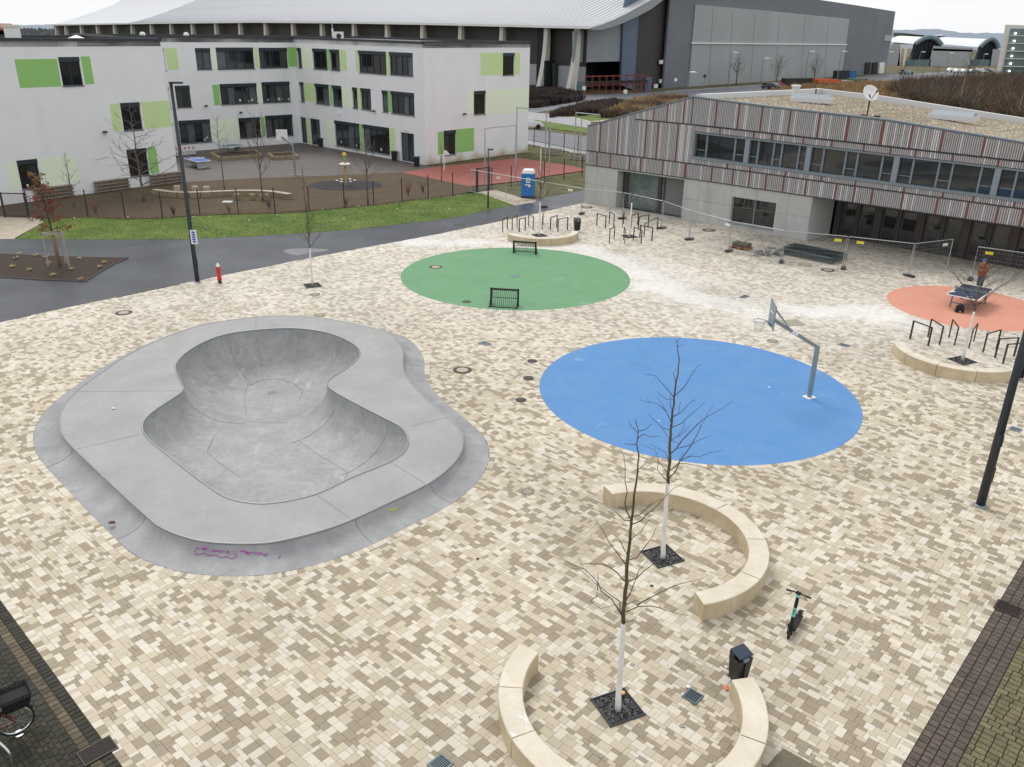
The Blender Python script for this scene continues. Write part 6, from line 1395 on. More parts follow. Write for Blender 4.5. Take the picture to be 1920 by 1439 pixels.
# yard hoop
def zq(x, y): return (260+x/6.4, 200+y/6.4)
yb = G(*zq(1880, 825)); t = thing('basketball_hoop', 'basketball hoop with white board in the schoolyard', 'basketball hoop', (yb.x, yb.y, 0)); Hy = HT(yb, *zq(1848, 470)); topp = Vector((yb.x, yb.y, Hy)); Wy = Wall(yb, yb+Vector((1, .12)))
s_, z_ = Wy.px(*zq(1712, 370)); e3 = Wy.P(s_, z_, -.3); mb = MB(); mb.bar((yb.x, yb.y, 0), tuple(topp), .17); mb.build('pole', M_galv, t); mb = MB(); mb.bar(tuple(topp), tuple(e3), .13); mb.build('arm', M_galv, t)
s0, z1_ = Wy.px(*zq(1637, 282)); s1, z0_ = Wy.px(*zq(1785, 415)); mb = MB(); mb.wbox(Wy, s0, s1, z0_, z1_, -.38, -.33); mb.build('backboard', M_white, t)
rc = Wy.P((s0+s1)/2, z0_+.15, -.62); mb = MB(); mb.tube([(rc.x+.23*math.cos(a*PI/8), rc.y+.23*math.sin(a*PI/8), rc.z) for a in range(18)], .015, 5, caps=False); mb.build('rim', M_metal_dk, t)
mb = MB(); mb.box(yb.x, yb.y, .03, .7, .5, .05); mb.build('base_plate', M_galv, t)
# bicycle stands
def stand(label, p0, p1, H=.92, grp=None):
    a, b = G(*p0), G(*p1); L_ = (b-a).length; c_ = (a+b)/2; t = thing('bicycle_stand', label, 'bicycle stand', (c_.x, c_.y, 0), grp, math.atan2(b.y-a.y, b.x-a.x))
    for s_ in (-1, 1): mb = MB(); mb.box(s_*L_/2, 0, H/2, .07, .05, H); mb.build('post', M_blk, t, world=False)
    mb = MB(); mb.box(0, 0, H-.02, L_-.07, .045, .045); mb.build('top_bar', M_blk, t, world=False)
g1 = 'bicycle stands behind the green court'
for i, (p, q) in enumerate([((545,1357),(622,1308)),((778,1278),(700,1330)),((815,1350),(912,1325)),((968,1258),(1043,1312)),((1192,1312),(1204,1235)),((1325,1325),(1428,1283)),((1447,1350),(1603,1320))]):
    stand(['leftmost black bicycle stand behind the far curved bench', 'second black bicycle stand from the left behind the far bench', 'third black bicycle stand from the left, nearest the far bench', 'fourth black bicycle stand from the left, near the dark path', 'black bicycle stand right behind the white trunk within the far bench', 'sixth bicycle stand, second from the right behind the far bench', 'rightmost bicycle stand of the far bench group, by the round bin'][i], zb(*p), zb(*q), grp=g1)
g2 = 'bicycle stands before the hall'
for i, (p, q) in enumerate([((795,573),(860,595)),((888,563),(922,583)),((890,700),(925,677)),((988,587),(996,560)),((1052,590),(1102,568)),((1107,600),(1180,583)),((1150,655),(1248,605)),((996,683),(1004,708)),((1070,683),(1128,707)),((1118,668),(1208,688))]):
    stand(['bicycle stand farthest left in the group before the hall', 'second stand from the left, back row before the hall', 'near-left stand in the front row before the hall', 'stand seen end-on behind the white trunk before the hall', 'back-row stand just right of the trunk before the hall', 'wide back-row stand before the hall, close to the fence foot', 'rightmost stand of the group before the hall', 'stand seen end-on at the left of the tree pit before the hall', 'front-row stand right of the tree pit before the hall', 'front-row stand at the right before the hall, overlapping its neighbour'][i], z7(*p), z7(*q), grp=g2)
g3 = 'bicycle stands at the right edge'
for i, (p, q) in enumerate([((1130,1092),(1255,1140)),((1253,1078),(1333,1133)),((1398,1082),(1437,1137)),((1537,1155),(1570,1110)),((1635,1183),(1728,1157)),((1717,1222),(1848,1213)),((1773,1262),(1880,1250))]):
    stand(['leftmost bicycle stand above the right-hand bench', 'second bicycle stand from the left above the right-hand bench', 'third bicycle stand from the left, left of the white trunk', 'bicycle stand just right of the white trunk near the orange court', 'fifth bicycle stand from the left above the right-hand bench', 'wide bicycle stand near the right edge, beside the bin', 'rightmost bicycle stand next to the right lamp post'][i], z8(*p), z8(*q), grp=g3)
# litter bins
M_lid = mat('bin_lid', C(38, 50, 68), .45); M_binb = mat('bin_body', C(28, 29, 33), .4)
def bin_(label, p, rot, s=1.0, lidm=M_lid):
    t = thing('litter_bin', label, 'litter bin', (p.x, p.y, 0), 'dark litter bins', rot); k = s
    prof_ = [(-.21, -.17, .0), (.21, -.17, 0), (.21, .17, 0), (-.21, .17, 0)]
    mb = MB(); mb.hexa([(-.19*k, -.15*k, .12*k), (.19*k, -.15*k, .12*k), (.19*k, .15*k, .12*k), (-.19*k, .15*k, .12*k), (-.23*k, -.19*k, .78*k), (.23*k, -.19*k, .78*k), (.23*k, .19*k, .78*k), (-.23*k, .19*k, .78*k)]); mb.box(0, -.2*k, .42*k, .06*k, .03*k, .6*k); mb.build('body', M_binb, t, world=False)
    mb = MB(); mb.box(0, .16*k, .45*k, .1*k, .06*k, .9*k); mb.box(0, .16*k, .01, .26*k, .2*k, .02); mb.build('mounting_post', M_metal_dk, t, world=False)
    mb = MB(); mb.hexa([(-.235*k, -.2*k, .86*k), (.235*k, -.2*k, .86*k), (.235*k, .2*k, .93*k), (-.235*k, .2*k, .93*k), (-.225*k, -.19*k, .90*k), (.225*k, -.19*k, .90*k), (.225*k, .19*k, .97*k), (-.225*k, .19*k, .97*k)]); o = mb.build('lid', lidm, t, world=False); o.modifiers.new('b', 'BEVEL').width = .012
    for x in (-.22, .22): mb = MB(); mb.box(x*k, .1*k, .85*k, .03*k, .16*k, .14*k); mb.build('lid_bracket', M_binb, t, world=False)
    mb = MB(); mb.box(-.02*k, -.2*k, .8*k, .16*k, .05*k, .09*k); mb.build('ashtray', M_alu, t, world=False); return t
bin_('dark litter bin with blue slanted lid at the end of the front right bench', G(1383, 1275), .5, .86)
bin_('small dark bin at the right end of the bench behind the green court', G(*zb(1758, 1347)), .2, 1.0, M_binb)
bin_('dark bin half hidden behind the lamp post at the right edge', G(1908, 712), .4, 1.0, M_binb)
# e-scooter
M_mint = mat('mint_paint', C(110, 212, 200, .9), .4); M_rub = mat('rubber', C(24, 24, 26), .8)
fw_, rw_ = G(1475.5, 1203), G(1501, 1158); dv = (rw_-fw_).normalized(); sc0 = fw_+dv*.12; an = math.atan2(dv.y, dv.x)
t = thing('electric_scooter', 'parked black electric scooter with turquoise stem on the paving right of the benches', 'scooter', (sc0.x, sc0.y, 0), None, an)
def wheel(x, r, w_, par):
    o_ = MB(); P = [(x+(r-.025)*math.cos(a*PI/12), 0, r+(r-.025)*math.sin(a*PI/12)) for a in range(26)]; o_.tube(P, .028, 7, caps=False); wo = o_.build('wheel', M_rub, par, world=False, smooth=True)
    q = MB(); q.tube([(x, -w_/2, r), (x, w_/2, r)], r-.045, 14); h_ = q.build('hub', M_metal_dk, None); h_.parent = wo
wheel(0, .125, .06, t); wheel(.88, .115, .06, t)
mb = MB(); mb.hexa([(.16, -.085, .13), (.80, -.085, .13), (.80, .085, .13), (.16, .085, .13), (.16, -.085, .19), (.80, -.085, .19), (.80, .085, .19), (.16, .085, .19)]); mb.bar((.0, 0, .3), (.2, 0, .16), .07, .06); mb.build('deck', M_rub, t, world=False)
mb = MB(); mb.add([(.74, -.05, .2), (1.0, -.05, .2), (1.02, -.05, .14), (.74, .05, .2), (1.0, .05, .2), (1.02, .05, .14), (.86, -.05, .27), (.86, .05, .27)], [(0, 6, 7, 3), (6, 1, 4, 7), (1, 2, 5, 4)]); mb.build('rear_mudguard', M_rub, t, world=False)
mb = MB()
for y in (-.05, .05): mb.bar((0, y, .12), (.02, y, .36), .025)
mb.box(.02, 0, .37, .06, .14, .05); mb.build('fork', M_rub, t, world=False)
A_, B_ = Vector((.02, 0, .36)), Vector((.22, 0, 1.16))
for u0_, u1_, m_, nm in ((0, .3, M_rub, 'stem_lower'), (.3, .58, M_mint, 'stem_middle'), (.58, .9, M_rub, 'stem_upper'), (.9, 1, M_mint, 'stem_head')): mb = MB(); mb.bar(tuple(A_.lerp(B_, u0_)), tuple(A_.lerp(B_, u1_)), .072, .066); mb.build(nm, m_, t, world=False)
mb = MB(); mb.tube([(.25, -.27, 1.15), (.22, -.1, 1.18), (.22, .1, 1.18), (.25, .27, 1.15)], .016, 8); mb.build('handlebar', M_rub, t, world=False)
for y in (-.23, .23): mb = MB(); mb.tube([(.245, y-.06, 1.15), (.245, y+.06, 1.15)], .024, 8); mb.build('grip', M_rub, t, world=False); mb = MB(); mb.tube([(.20, y*.6, 1.16), (.15, y*.85, 1.12), (.16, y*1.05, 1.11)], .008, 5); mb.build('brake_lever', M_rub, t, world=False)
mb = MB(); mb.box(.2, 0, 1.2, .08, .11, .05); mb.build('display', M_rub, t, world=False)
mb = MB(); mb.tube([(.19, 0, 1.14), (.12, .03, .9), (.06, .02, .5)], .006, 4); mb.build('cable', M_rub, t, world=False)
mb = MB(); mb.tube([(.42, .07, .16), (.44, .2, .01)], .012, 6); mb.build('kickstand', M_alu, t, world=False)
def text_mesh(s, size, m, parent, loc, rot, name='lettering'):
    c_ = bpy.data.curves.new('t', 'FONT'); c_.body = s; c_.size = size; c_.extrude = .001; c_.align_x = 'CENTER'; c_.align_y = 'CENTER'
    o = bpy.data.objects.new('t', c_); me = bpy.data.meshes.new_from_object(o); bpy.data.objects.remove(o); me.materials.append(m); me.name = name
    o2 = bpy.data.objects.new(name, me); COL.objects.link(o2); o2.parent = parent; o2.matrix_local = Matrix.Translation(loc) @ rot.to_4x4(); return o2
dS = (B_-A_).normalized(); mid = A_.lerp(B_, .45); zax = Vector((-dS.z, 0, dS.x)).normalized(); yax = zax.cross(dS)
text_mesh('TIER', .085, M_rub, t, mid+zax*.036, Matrix((dS, yax, zax)).transposed())
# manholes
M_rust = mat('cast_iron_rust', C(92, 66, 54, .85), .7, var=.25, vscale=8); M_mc = mat('manhole_concrete', C(186, 170, 158, .9), .8, var=.1, vscale=6); M_iron = mat('cast_iron', C(62, 60, 58, .85), .6, var=.2, vscale=9); M_ringc = mat('ring_beige', C(168, 156, 138, .85), .8)
def manhole(label, px, r, kind):
    p = G(*px); t = thing('manhole_cover', label, 'manhole cover', (p.x, p.y, .012), 'round covers in the paving')
    m1, m2 = {'rust': (M_rust, M_mc), 'iron': (M_iron, M_iron), 'tan': (M_ringc, M_ringc), 'ring': (M_rust, M_ringc)}[kind]
    mb = MB(); mb.lathe([(r, -.03), (r, .002), (r-.03, .005), (r-.05, .001), (r-.06, .004)], 28); mb.build('frame_ring', m1, t, world=False)
    mb = MB(); mb.lathe([(r*.62, 0), (r*.62, .009), (r*.55, .011)], 24); mb.build('lid', m2, t, world=False)
    mb = MB()
    for k in range(10): a = k*PI/5; mb.bar((r*.66*math.cos(a), r*.66*math.sin(a), .008), (r*.9*math.cos(a), r*.9*math.sin(a), .008), .03, .008)
    mb.build('ribs', M_iron, t, world=False)['kind'] = 'stuff'
for lab, px, r, k in (('rusty-ringed manhole cover near the dark path at the upper left', (232,587), .4, 'rust'), ('rusty-ringed manhole cover right of the skate bowl', (867,694.5), .4, 'rust'), ('rusty-ringed manhole on the green court', (817,501.5), .4, 'rust'), ('small iron cover on the green court near its left edge', (875,566.5), .24, 'iron'),
    ('brownish round cover in the paving right of the skate bowl front', (989,923), .22, 'tan'), ('dark iron cover beside the blue court, farthest of three', (998,677.5), .22, 'iron'), ('dark iron cover beside the blue court, middle of three', (991,709.5), .22, 'iron'), ('dark iron cover beside the blue court, nearest of three', (977,750.5), .22, 'iron'),
    ('round manhole with dark ring under the fence feet by the panel stack', (1552,507), .42, 'ring'), ('thin-ringed manhole in front of the panel stack', (1510,497), .45, 'tan'), ('brown cover between the blue court and the hoop arm', (1448,640), .26, 'tan'), ('thin-ringed manhole near the concrete hall wall', (1329,432), .5, 'ring'), ('thin-ringed manhole by the left fence foot at the hall corner', (1100,389), .5, 'ring'), ('greyish round cover next to the lone tree pit', (590,553), .3, 'tan'), ('brown round cover touching the back of the skate bowl', (599,592), .3, 'tan'), ('dark ring cover in the asphalt path', (863,422), .45, 'iron')): manhole(lab, px, r, k)
M_grat = mat('grating_steel', C(92, 108, 116), .4, metal=.4)
def grating(label, c, w_, l_, rot, m=M_grat, n=10, nm='drain_grating', fram=True):
    t = thing(nm, label, 'drain grating', (c.x, c.y, .008), None, rot); mb = MB(); mb.box(0, 0, -.012, w_, l_, .02); mb.build('sump', M_void, t, world=False)
    mb = MB()
    for a, b_, sx, sy in ((0, l_/2, w_+.04, .03), (0, -l_/2, w_+.04, .03), (w_/2, 0, .03, l_-.03), (-w_/2, 0, .03, l_-.03)): mb.box(a, b_, .004, sx, sy, .03)
    mb.build('frame', m, t, world=False)
    for k in range(n): mb = MB(); mb.box(-w_/2+w_*(k+.7)/(n+.4), 0, .004, w_/n*.4, l_-.04, .014); mb.build('bar', m, t, world=False)
    return t
grating('small square steel grating in front of the dark litter bin', G(1299, 1307), .32, .32, UA, n=7)
grating('blue-grey steel grating at the bottom edge left of the front bench', G(826, 1434), .34, .34, UA, n=7)
M_drk = mat('drain_iron', C(60, 48, 42, .8), .6)
grating('rusty iron drain grate in the cobbles at the lower left corner', G(183, 1409), .42, .62, math.atan2(nL.y, nL.x)+PI/2, M_drk, 9)
grating('dark iron drain grate in the cobble strip at the right edge', G(1890, 1142), .44, .55, math.atan2(nR.y, nR.x)+PI/2, M_drk, 9)
grating('pale square plate in the paving behind the manhole of the skate bowl', G(909, 645), .5, .34, UA, M_galv, 4, 'access_plate'); grating('pale plate on the green court centre', G(967, 519), .3, .5, UA, M_galv, 4, 'access_plate'); grating('narrow grey channel plate in the paving near the white dust', G(1583, 648), .45, .3, UA, M_galv, 4, 'access_plate'); grating('narrow grey plate behind the basketball backboard', G(1396, 557), .3, .6, UA, M_galv, 4, 'access_plate'); grating('grey plate by the right edge of the paving', G(1904, 806), .35, .35, UA, M_galv, 4, 'access_plate')
p = G(1484, 606); o = MB().box(p.x, p.y, .0, 1.15, .9, .03, .25).build('cover_plate', mat('plate_beige', C(168, 160, 140, .85), .8), loc=(p.x, p.y, 0)); tag(o, 'large flat beige cover plate framed in the paving behind the basketball arm', 'cover plate')
for k, (x, y) in enumerate([(905,393),(1048,573),(560,733),(847,1160),(1365,967),(1550,1187),(1315,213),(1172,67)]): 
    px = (880+x*.2917, 1080+y*.2917); p = G(*px); t = thing('ground_light', ['flush round light left of the front trunk top, level with the bench end', 'flush round light just right of the white front trunk', 'flush round light beside the left front bench', 'flush round light at the bottom edge below the tree pit', 'flush round light below the small square grating', 'flush round light near the bottom edge by the right front bench', 'flush round light left of the end of the long bench', 'flush round light above the front crown base'][k], 'ground light', (p.x, p.y, .004), 'recessed lights around the two front trees')
    mb = MB(); mb.lathe([(.055, -.02), (.055, .004), (.045, .007)], 16); mb.build('steel_ring', M_alu, t, world=False); mb = MB(); mb.lathe([(.04, 0), (.04, .008)], 14); mb.build('lens', M_ringc, t, world=False)
for k, px in enumerate([(1223,959),(1258,992),(1118,983),(1222,1099),(1336,1010)]):
    p = G(*px); t = thing('ground_light', ['flush round light close under the back of the long bench', 'flush round light right of the white trunk inside the long bench', 'flush round light left of the long bench end', 'flush round light left below the tree pit of the long bench', 'flush round light by the right inner side of the long bench'][k], 'ground light', (p.x, p.y, .004), 'recessed lights inside the long bench'); mb = MB(); mb.lathe([(.055, -.02), (.055, .004), (.045, .007)], 16); mb.build('steel_ring', M_alu, t, world=False); mb = MB(); mb.lathe([(.04, 0), (.04, .008)], 14); mb.build('lens', M_ringc, t, world=False)
# litter
def litter(label, px, s_, m, cat='litter', z=.01):
    p = G(*px); mb = MB(); r = random.Random(int(px[0])); P = [(p.x+s_*r.uniform(.5, 1)*math.cos(a), p.y+s_*r.uniform(.5, 1)*math.sin(a), z+r.uniform(0, s_*.5)) for a in (0, 1, 2.2, 3.1, 4.2, 5.3)]; c_ = (p.x, p.y, z+s_*.6)
    mb.add(P+[c_], [(i, (i+1) % 6, 6) for i in range(6)]); o = mb.build('litter', m, loc=(p.x, p.y, 0)); tag(o, label, cat)
litter('crumpled white paper beside the small square grating', (1291,1290), .07, M_white); litter('orange and white wrapper below the dark litter bin', (1361,1292), .09, mat('wrapper_orange', C(226, 120, 80), .6)); litter('white scrap left of the dark litter bin', (1362,1252), .05, M_white); litter('white paper scrap on the blue court below the arm', (1443,727.5), .09, M_white); litter('tiny white scrap on the blue court behind the tree', (1236,790), .05, M_white); litter('white paper scrap on the skate bowl deck at the left', (216,787), .09, M_white, z=HD+.004); litter('fallen red maple leaf on the paving right of the bowl', (896,1049), .06, M_leaf); litter('dark clump of leaves at the foot of the bowl bank', (211,988), .12, M_leaf, z=.1)
p = G(1167, 1304); t = thing('paper_cup', 'round orange-rimmed paper cup lying by the trunk of the front tree', 'cup', (p.x, p.y, .02)); mb = MB(); mb.lathe([(.035, 0), (.045, .06), (.055, .06), (.05, .07)], 16); mb.build('rim', mat('cup_orange', C(226, 160, 84), .5), t, world=False); mb = MB(); mb.lathe([(.043, .045), (.043, .066)], 14); mb.build('filling', mat('cup_dark', C(96, 50, 34), .5), t, world=False)
for k in range(9):
    pass
# scraps on the lawn
for k, (x, y) in enumerate([(140,410),(240,409),(363,409),(520,405),(605,394),(645,413),(745,393),(842,393),(860,368),(806,372),(393,409),(467,415),(672,388)]):
    p = G(x, y); mb = MB(); r = random.Random(k); a = r.random()*3; mb.box(p.x, p.y, .06, r.uniform(.07, .14), r.uniform(.05, .1), .04, a); o = mb.build('paper_scrap', M_white, loc=(p.x, p.y, 0)); tag(o, 'white paper scrap on the lawn edge '+['near the staked tree', 'by the fence left of the lamp post', 'just left of the tall lamp post', 'right of the bare shoot at the fence', 'below the left side of the black play bed', 'alone in the middle of the lawn', 'by the fence under the two taller shrubs', 'on the lawn near its right end', 'at the fence by the right gate', 'at the fence below the red court corner', 'just right of the tall lamp post', 'on the grass right of the tall lamp post', 'at the fence below the black play bed'][k], 'litter', 'white scraps on the lawn')
# table tennis table by the orange court
def zt2(x, y): return (1760+x/9.594, 470+y/9.594)
TC = [G(*zt2(155,790), .76), G(*zt2(435,600), .76), G(*zt2(1000,700), .76), G(*zt2(700,905), .76)]
c_ = sum(TC, Vector((0, 0)))/4; e1 = ((TC[3]-TC[0])+(TC[2]-TC[1]))/2; rotT = math.atan2(e1.y, e1.x); e2 = ((TC[1]-TC[0])+(TC[2]-TC[3]))/2
t = thing('table_tennis_table', 'dark blue outdoor table tennis table with white edge on the orange court', 'table tennis table', (c_.x, c_.y, 0), None, rotT)
Lt, Wt = max(e1.length, e2.length), min(e1.length, e2.length); along = e1.length >= e2.length; a_, b_ = (Lt, Wt) if along else (Wt, Lt)
M_ttb = mat('table_blue', C(60, 70, 92, .9), .25, var=.15, vscale=2)
for s_ in (-1, 1):
    mb = MB(); mb.box(s_*a_/4 if along else 0, 0 if along else s_*b_/4, .76, a_/2-.01 if along else a_, b_ if along else b_/2-.01, .03); mb.build('table_half', M_ttb, t, world=False)
mb = MB()
for x, y, sx, sy in ((0, b_/2, a_, .05), (0, -b_/2, a_, .05), (a_/2, 0, .05, b_-.05), (-a_/2, 0, .05, b_-.05)): mb.box(x, y, .765, sx, sy, .04)
mb.build('white_edge', M_white, t, world=False)
mb = MB(); mb.box(0, 0, .86, .02 if along else a_+.1, b_+.1 if along else .02, .14); mb.build('net', M_galv, t, world=False)
for x in (-.36, .36):
    for y in (-.36, .36): mb = MB(); mb.bar((x*a_, y*b_, .74), (x*a_*1.1, y*b_*.95, .02), .06); mb.build('leg', M_alu, t, world=False)
mb = MB(); mb.bar((-.36*a_, -.36*b_, .3), (.36*a_, -.36*b_, .3), .05); mb.bar((-.36*a_, .36*b_, .3), (.36*a_, .36*b_, .3), .05); mb.build('frame_rail', M_alu, t, world=False)
p = G(*zt2(365, 1115)); t = thing('backpack', 'small black bag standing under the table tennis table', 'bag', (p.x, p.y, 0)); mb = MB(); mb.hexa([(-.22, -.14, 0), (.22, -.14, 0), (.22, .14, 0), (-.22, .14, 0), (-.17, -.1, .42), (.17, -.1, .42), (.17, .1, .42), (-.17, .1, .42)]); o = mb.build('body', M_rub, t, world=False); o.modifiers.new('b', 'BEVEL').width = .05; mb = MB(); mb.box(-.03, -.145, .08, .07, .01, .05); mb.build('label_patch', M_white, t, world=False); mb = MB(); mb.tube([(-.08, 0, .42), (0, 0, .5), (.08, 0, .42)], .012, 5); mb.build('handle', M_rub, t, world=False)
for nm, px, dz in (('white bat case lying on the table tennis table', zt2(555, 828), .79), ('small white note at the left of the table tennis table', zt2(255, 742), .79)):
    p = G(*px, dz); o = MB().box(p.x, p.y, .795, .26, .12, .02, .3).build('small_case', M_white, loc=(p.x, p.y, .78)); tag(o, nm, 'case')
# ================================================================== people
def person(label, base, face, H, seed, coat, legs_m, cap_m, pose='hands'):
    t = thing('person', label, 'person', (base.x, base.y, 0), None, face)   # local +x is forward
    k = H/1.75
    J = {'pel': (0, 0, .95), 'waist': (0, 0, 1.08), 'chest': (.02, 0, 1.32), 'neck': (.03, 0, 1.48), 'head': (.06, 0, 1.62),
         'hl': (0, .09, .92), 'kl': (.03, .11, .5), 'al': (0, .12, .09), 'tl': (.14, .13, .04), 'hr': (0, -.09, .92), 'kr': (.02, -.11, .5), 'ar': (-.02, -.12, .09), 'tr': (.12, -.13, .04),
         'sl': (.0, .19, 1.40), 'el': (.03, .25, 1.13), 'wl': (.25, .10, 1.15), 'sr': (.0, -.19, 1.40), 'er': (.03, -.25, 1.13), 'wr': (.26, -.08, 1.17)}
    Rr = {'pel': .155, 'waist': .15, 'chest': .17, 'neck': .06, 'head': .095, 'hl': .11, 'kl': .072, 'al': .05, 'tl': .045, 'hr': .11, 'kr': .072, 'ar': .05, 'tr': .045, 'sl': .085, 'el': .065, 'wl': .045, 'sr': .085, 'er': .065, 'wr': .045}
    E_ = [('pel', 'waist'), ('waist', 'chest'), ('chest', 'neck'), ('neck', 'head'), ('pel', 'hl'), ('hl', 'kl'), ('kl', 'al'), ('al', 'tl'), ('pel', 'hr'), ('hr', 'kr'), ('kr', 'ar'), ('ar', 'tr'), ('chest', 'sl'), ('sl', 'el'), ('el', 'wl'), ('chest', 'sr'), ('sr', 'er'), ('er', 'wr')]
    ks = list(J); me = bpy.data.meshes.new('body'); me.from_pydata([tuple(c*k for c in J[n_]) for n_ in ks], [(ks.index(a), ks.index(b)) for a, b in E_], []); 
    o = bpy.data.objects.new('body', me); COL.objects.link(o); o.parent = t; md = o.modifiers.new('Skin', 'SKIN')
    for i, n_ in enumerate(ks): v = me.skin_vertices[0].data[i]; v.radius = (Rr[n_]*k, Rr[n_]*k); v.use_root = (n_ == 'pel')
    o.modifiers.new('Sub', 'SUBSURF').levels = 2; o.modifiers['Sub'].render_levels = 2
    skin = mat('skin', C(206, 160, 134, .9), .6); me.materials.append(skin)
    def coatpart(name, rows, m, nseg=16):
        mb = MB(); vs = []
        for x, y, z, rx, ry in rows:
            for i in range(nseg): a = 2*PI*i/nseg; vs.append(((x+rx*math.cos(a))*k, (y+ry*math.sin(a))*k, z*k))
        n_ = len(rows); mb.add(vs, [(i*nseg+j, i*nseg+(j+1) % nseg, (i+1)*nseg+(j+1) % nseg, (i+1)*nseg+j) for i in range(n_-1) for j in range(nseg)]+[tuple(range(nseg-1, -1, -1)), tuple((n_-1)*nseg+j for j in range(nseg))]); return mb.build(name, m, t, world=False, smooth=True)
    coatpart('jacket', [(0, 0, .76, .19, .25), (0, 0, .9, .19, .24), (.01, 0, 1.1, .18, .225), (.01, 0, 1.3, .19, .245), (.01, 0, 1.42, .15, .22), (.02, 0, 1.5, .1, .12), (.03, 0, 1.55, .09, .09)], coat)
    for s_ in (1, -1):
        mb = MB(); mb.tube([tuple(c*k for c in p_) for p_ in ((0, s_*.17, 1.42), (.0, s_*.24, 1.33), (.03, s_*.27, 1.12), (.14, s_*.19, 1.12), (.24, s_*.1, 1.155))], [.08*k, .095*k, .085*k, .075*k, .062*k], 10); mb.build('sleeve', coat, t, world=False, smooth=True)
        mb = MB(); mb.tube([tuple(c*k for c in p_) for p_ in ((0, s_*.085, .95), (.03, s_*.11, .5), (0, s_*.12, .1))], [.12*k, .09*k, .07*k], 10); mb.build('trouser_leg', legs_m, t, world=False, smooth=True)
        mb = MB(); mb.hexa([tuple(c*k for c in q) for q in ((-.08, s_*.12-.05, 0), (.2, s_*.13-.045, 0), (.2, s_*.13+.045, 0), (-.08, s_*.12+.05, 0), (-.07, s_*.12-.04, .1), (.16, s_*.13-.035, .06), (.16, s_*.13+.035, .06), (-.07, s_*.12+.04, .1))]); mb.build('shoe', M_rub, t, world=False)
        mb = MB(); wp = Vector((.27, s_*.09, 1.16)); mb.tube([tuple((wp+Vector((-.02, 0, 0)))*k), tuple((wp+Vector((.06, -s_*.01, .01)))*k)], [.032*k, .036*k], 8)
        for f_ in range(4): y = (f_-1.5)*.018; mb.tube([tuple((wp+Vector((.05, y, .01)))*k), tuple((wp+Vector((.095-.006*abs(f_-1), y, .005)))*k), tuple((wp+Vector((.11, y-s_*.012, -.02)))*k)], [.0095*k, .009*k, .007*k], 6)
        mb.tube([tuple((wp+Vector((.01, -s_*.03, .01)))*k), tuple((wp+Vector((.05, -s_*.055, .02)))*k)], [.012*k, .009*k], 6); mb.build('hand', skin, t, world=False, smooth=True)
    mb = MB()
    mb.lathe([(.02, 1.5), (.075, 1.53), (.09, 1.6), (.095, 1.67), (.08, 1.74), (.02, 1.78)], 16, .07, 0, 0, sx=1.05, sy=.88); mb.add([(.165, -.012, 1.62), (.165, .012, 1.62), (.19, 0, 1.605), (.165, 0, 1.655)], [(0, 2, 3), (2, 1, 3), (0, 1, 2)])
    for s_ in (1, -1): mb.box(.07, s_*.085, 1.635, .03, .015, .05)
    for v in range(len(mb.v)): mb.v[v] = tuple(c*k for c in mb.v[v])
    mb.build('head', skin, t, world=False, smooth=True)
    mb = MB()
    for s_ in (1, -1): mb.box(.158*k, s_*.033*k, 1.65*k, .01*k, .022*k, .012*k)
    mb.box(.157*k, 0, 1.572*k, .01*k, .04*k, .008*k); mb.build('eyes_and_mouth', M_rub, t, world=False)
    mb = MB(); mb.lathe([(.098*k, 1.66*k), (.1*k, 1.72*k), (.075*k, 1.79*k), (.01, 1.81*k)], 14, .065*k, 0, 0); mb.hexa([tuple(c*k for c in q) for q in ((.12, -.06, 1.68), (.24, -.05, 1.665), (.24, .05, 1.665), (.12, .06, 1.68), (.12, -.06, 1.70), (.24, -.05, 1.675), (.24, .05, 1.675), (.12, .06, 1.70))]); mb.build('cap', cap_m, t, world=False, smooth=True)
    return t
pb_ = G(*zt2(722, 690)); M_coat = mat('jacket_orange_brown', C(148, 92, 60, .8), .8, var=.35, vscale=7)
person('person in orange-brown jacket, blue cap and jeans behind the table tennis table', pb_, math.radians(205), 1.72, 1, M_coat, mat('denim', C(92, 104, 132, .85), .85, var=.15, vscale=9), mat('cap_blue', C(74, 92, 158), .7))
# ================================================================== construction fence
M_fgal = mat('fence_galvanised', C(176, 180, 182, .95), .45, metal=.3); M_foot = mat('fence_foot', C(70, 70, 70), .9, var=.2, vscale=8)
def fpanel(label, a, b, H=2.0, sign=None, foot=True):
    L_ = (b-a).length; c_ = (a+b)/2; t = thing('fence_panel', label, 'fence panel', (c_.x, c_.y, 0), 'mobile construction fence panels', math.atan2(b.y-a.y, b.x-a.x)); h = L_/2-.05
    mb = MB(); mb.tube([(-h, 0, .05), (-h, 0, H), (h, 0, H), (h, 0, .05)], .026, 6); mb.build('tube_frame', M_fgal, t, world=False)
    mb = MB(); mb.tube([(-h, 0, .14), (h, 0, .14)], .018, 6); mb.build('bottom_rail', M_fgal, t, world=False)
    mb = MB(); n_ = max(4, int(L_/.16)); w_ = .002
    for k in range(1, n_): x = -h+2*h*k/n_; mb.bar((x, 0, .14), (x, 0, H), w_*2)
    for k in range(1, 8): z = .14+(H-.14)*k/8; mb.bar((-h, 0, z), (h, 0, z), w_*2)
    mb.build('wire_mesh', M_fgal, t, world=False)
    if L_ > 4.4: mb = MB(); mb.tube([(0, 0, .05), (0, 0, H)], .02, 6); mb.build('middle_post', M_fgal, t, world=False)
    if foot: mb = MB(); mb.box(-h-.02, 0, .07, .24, .72, .13, .0); mb.build('foot_block', M_foot, t, world=False)
    if sign: x, col = sign; mb = MB(); mb.box(x*h, -.03, H-.28, .42, .01, .17); mb.build('sign_plate', col, t, world=False)
M_ysign = mat('yellow_sign', C(218, 212, 60, .9), .6)
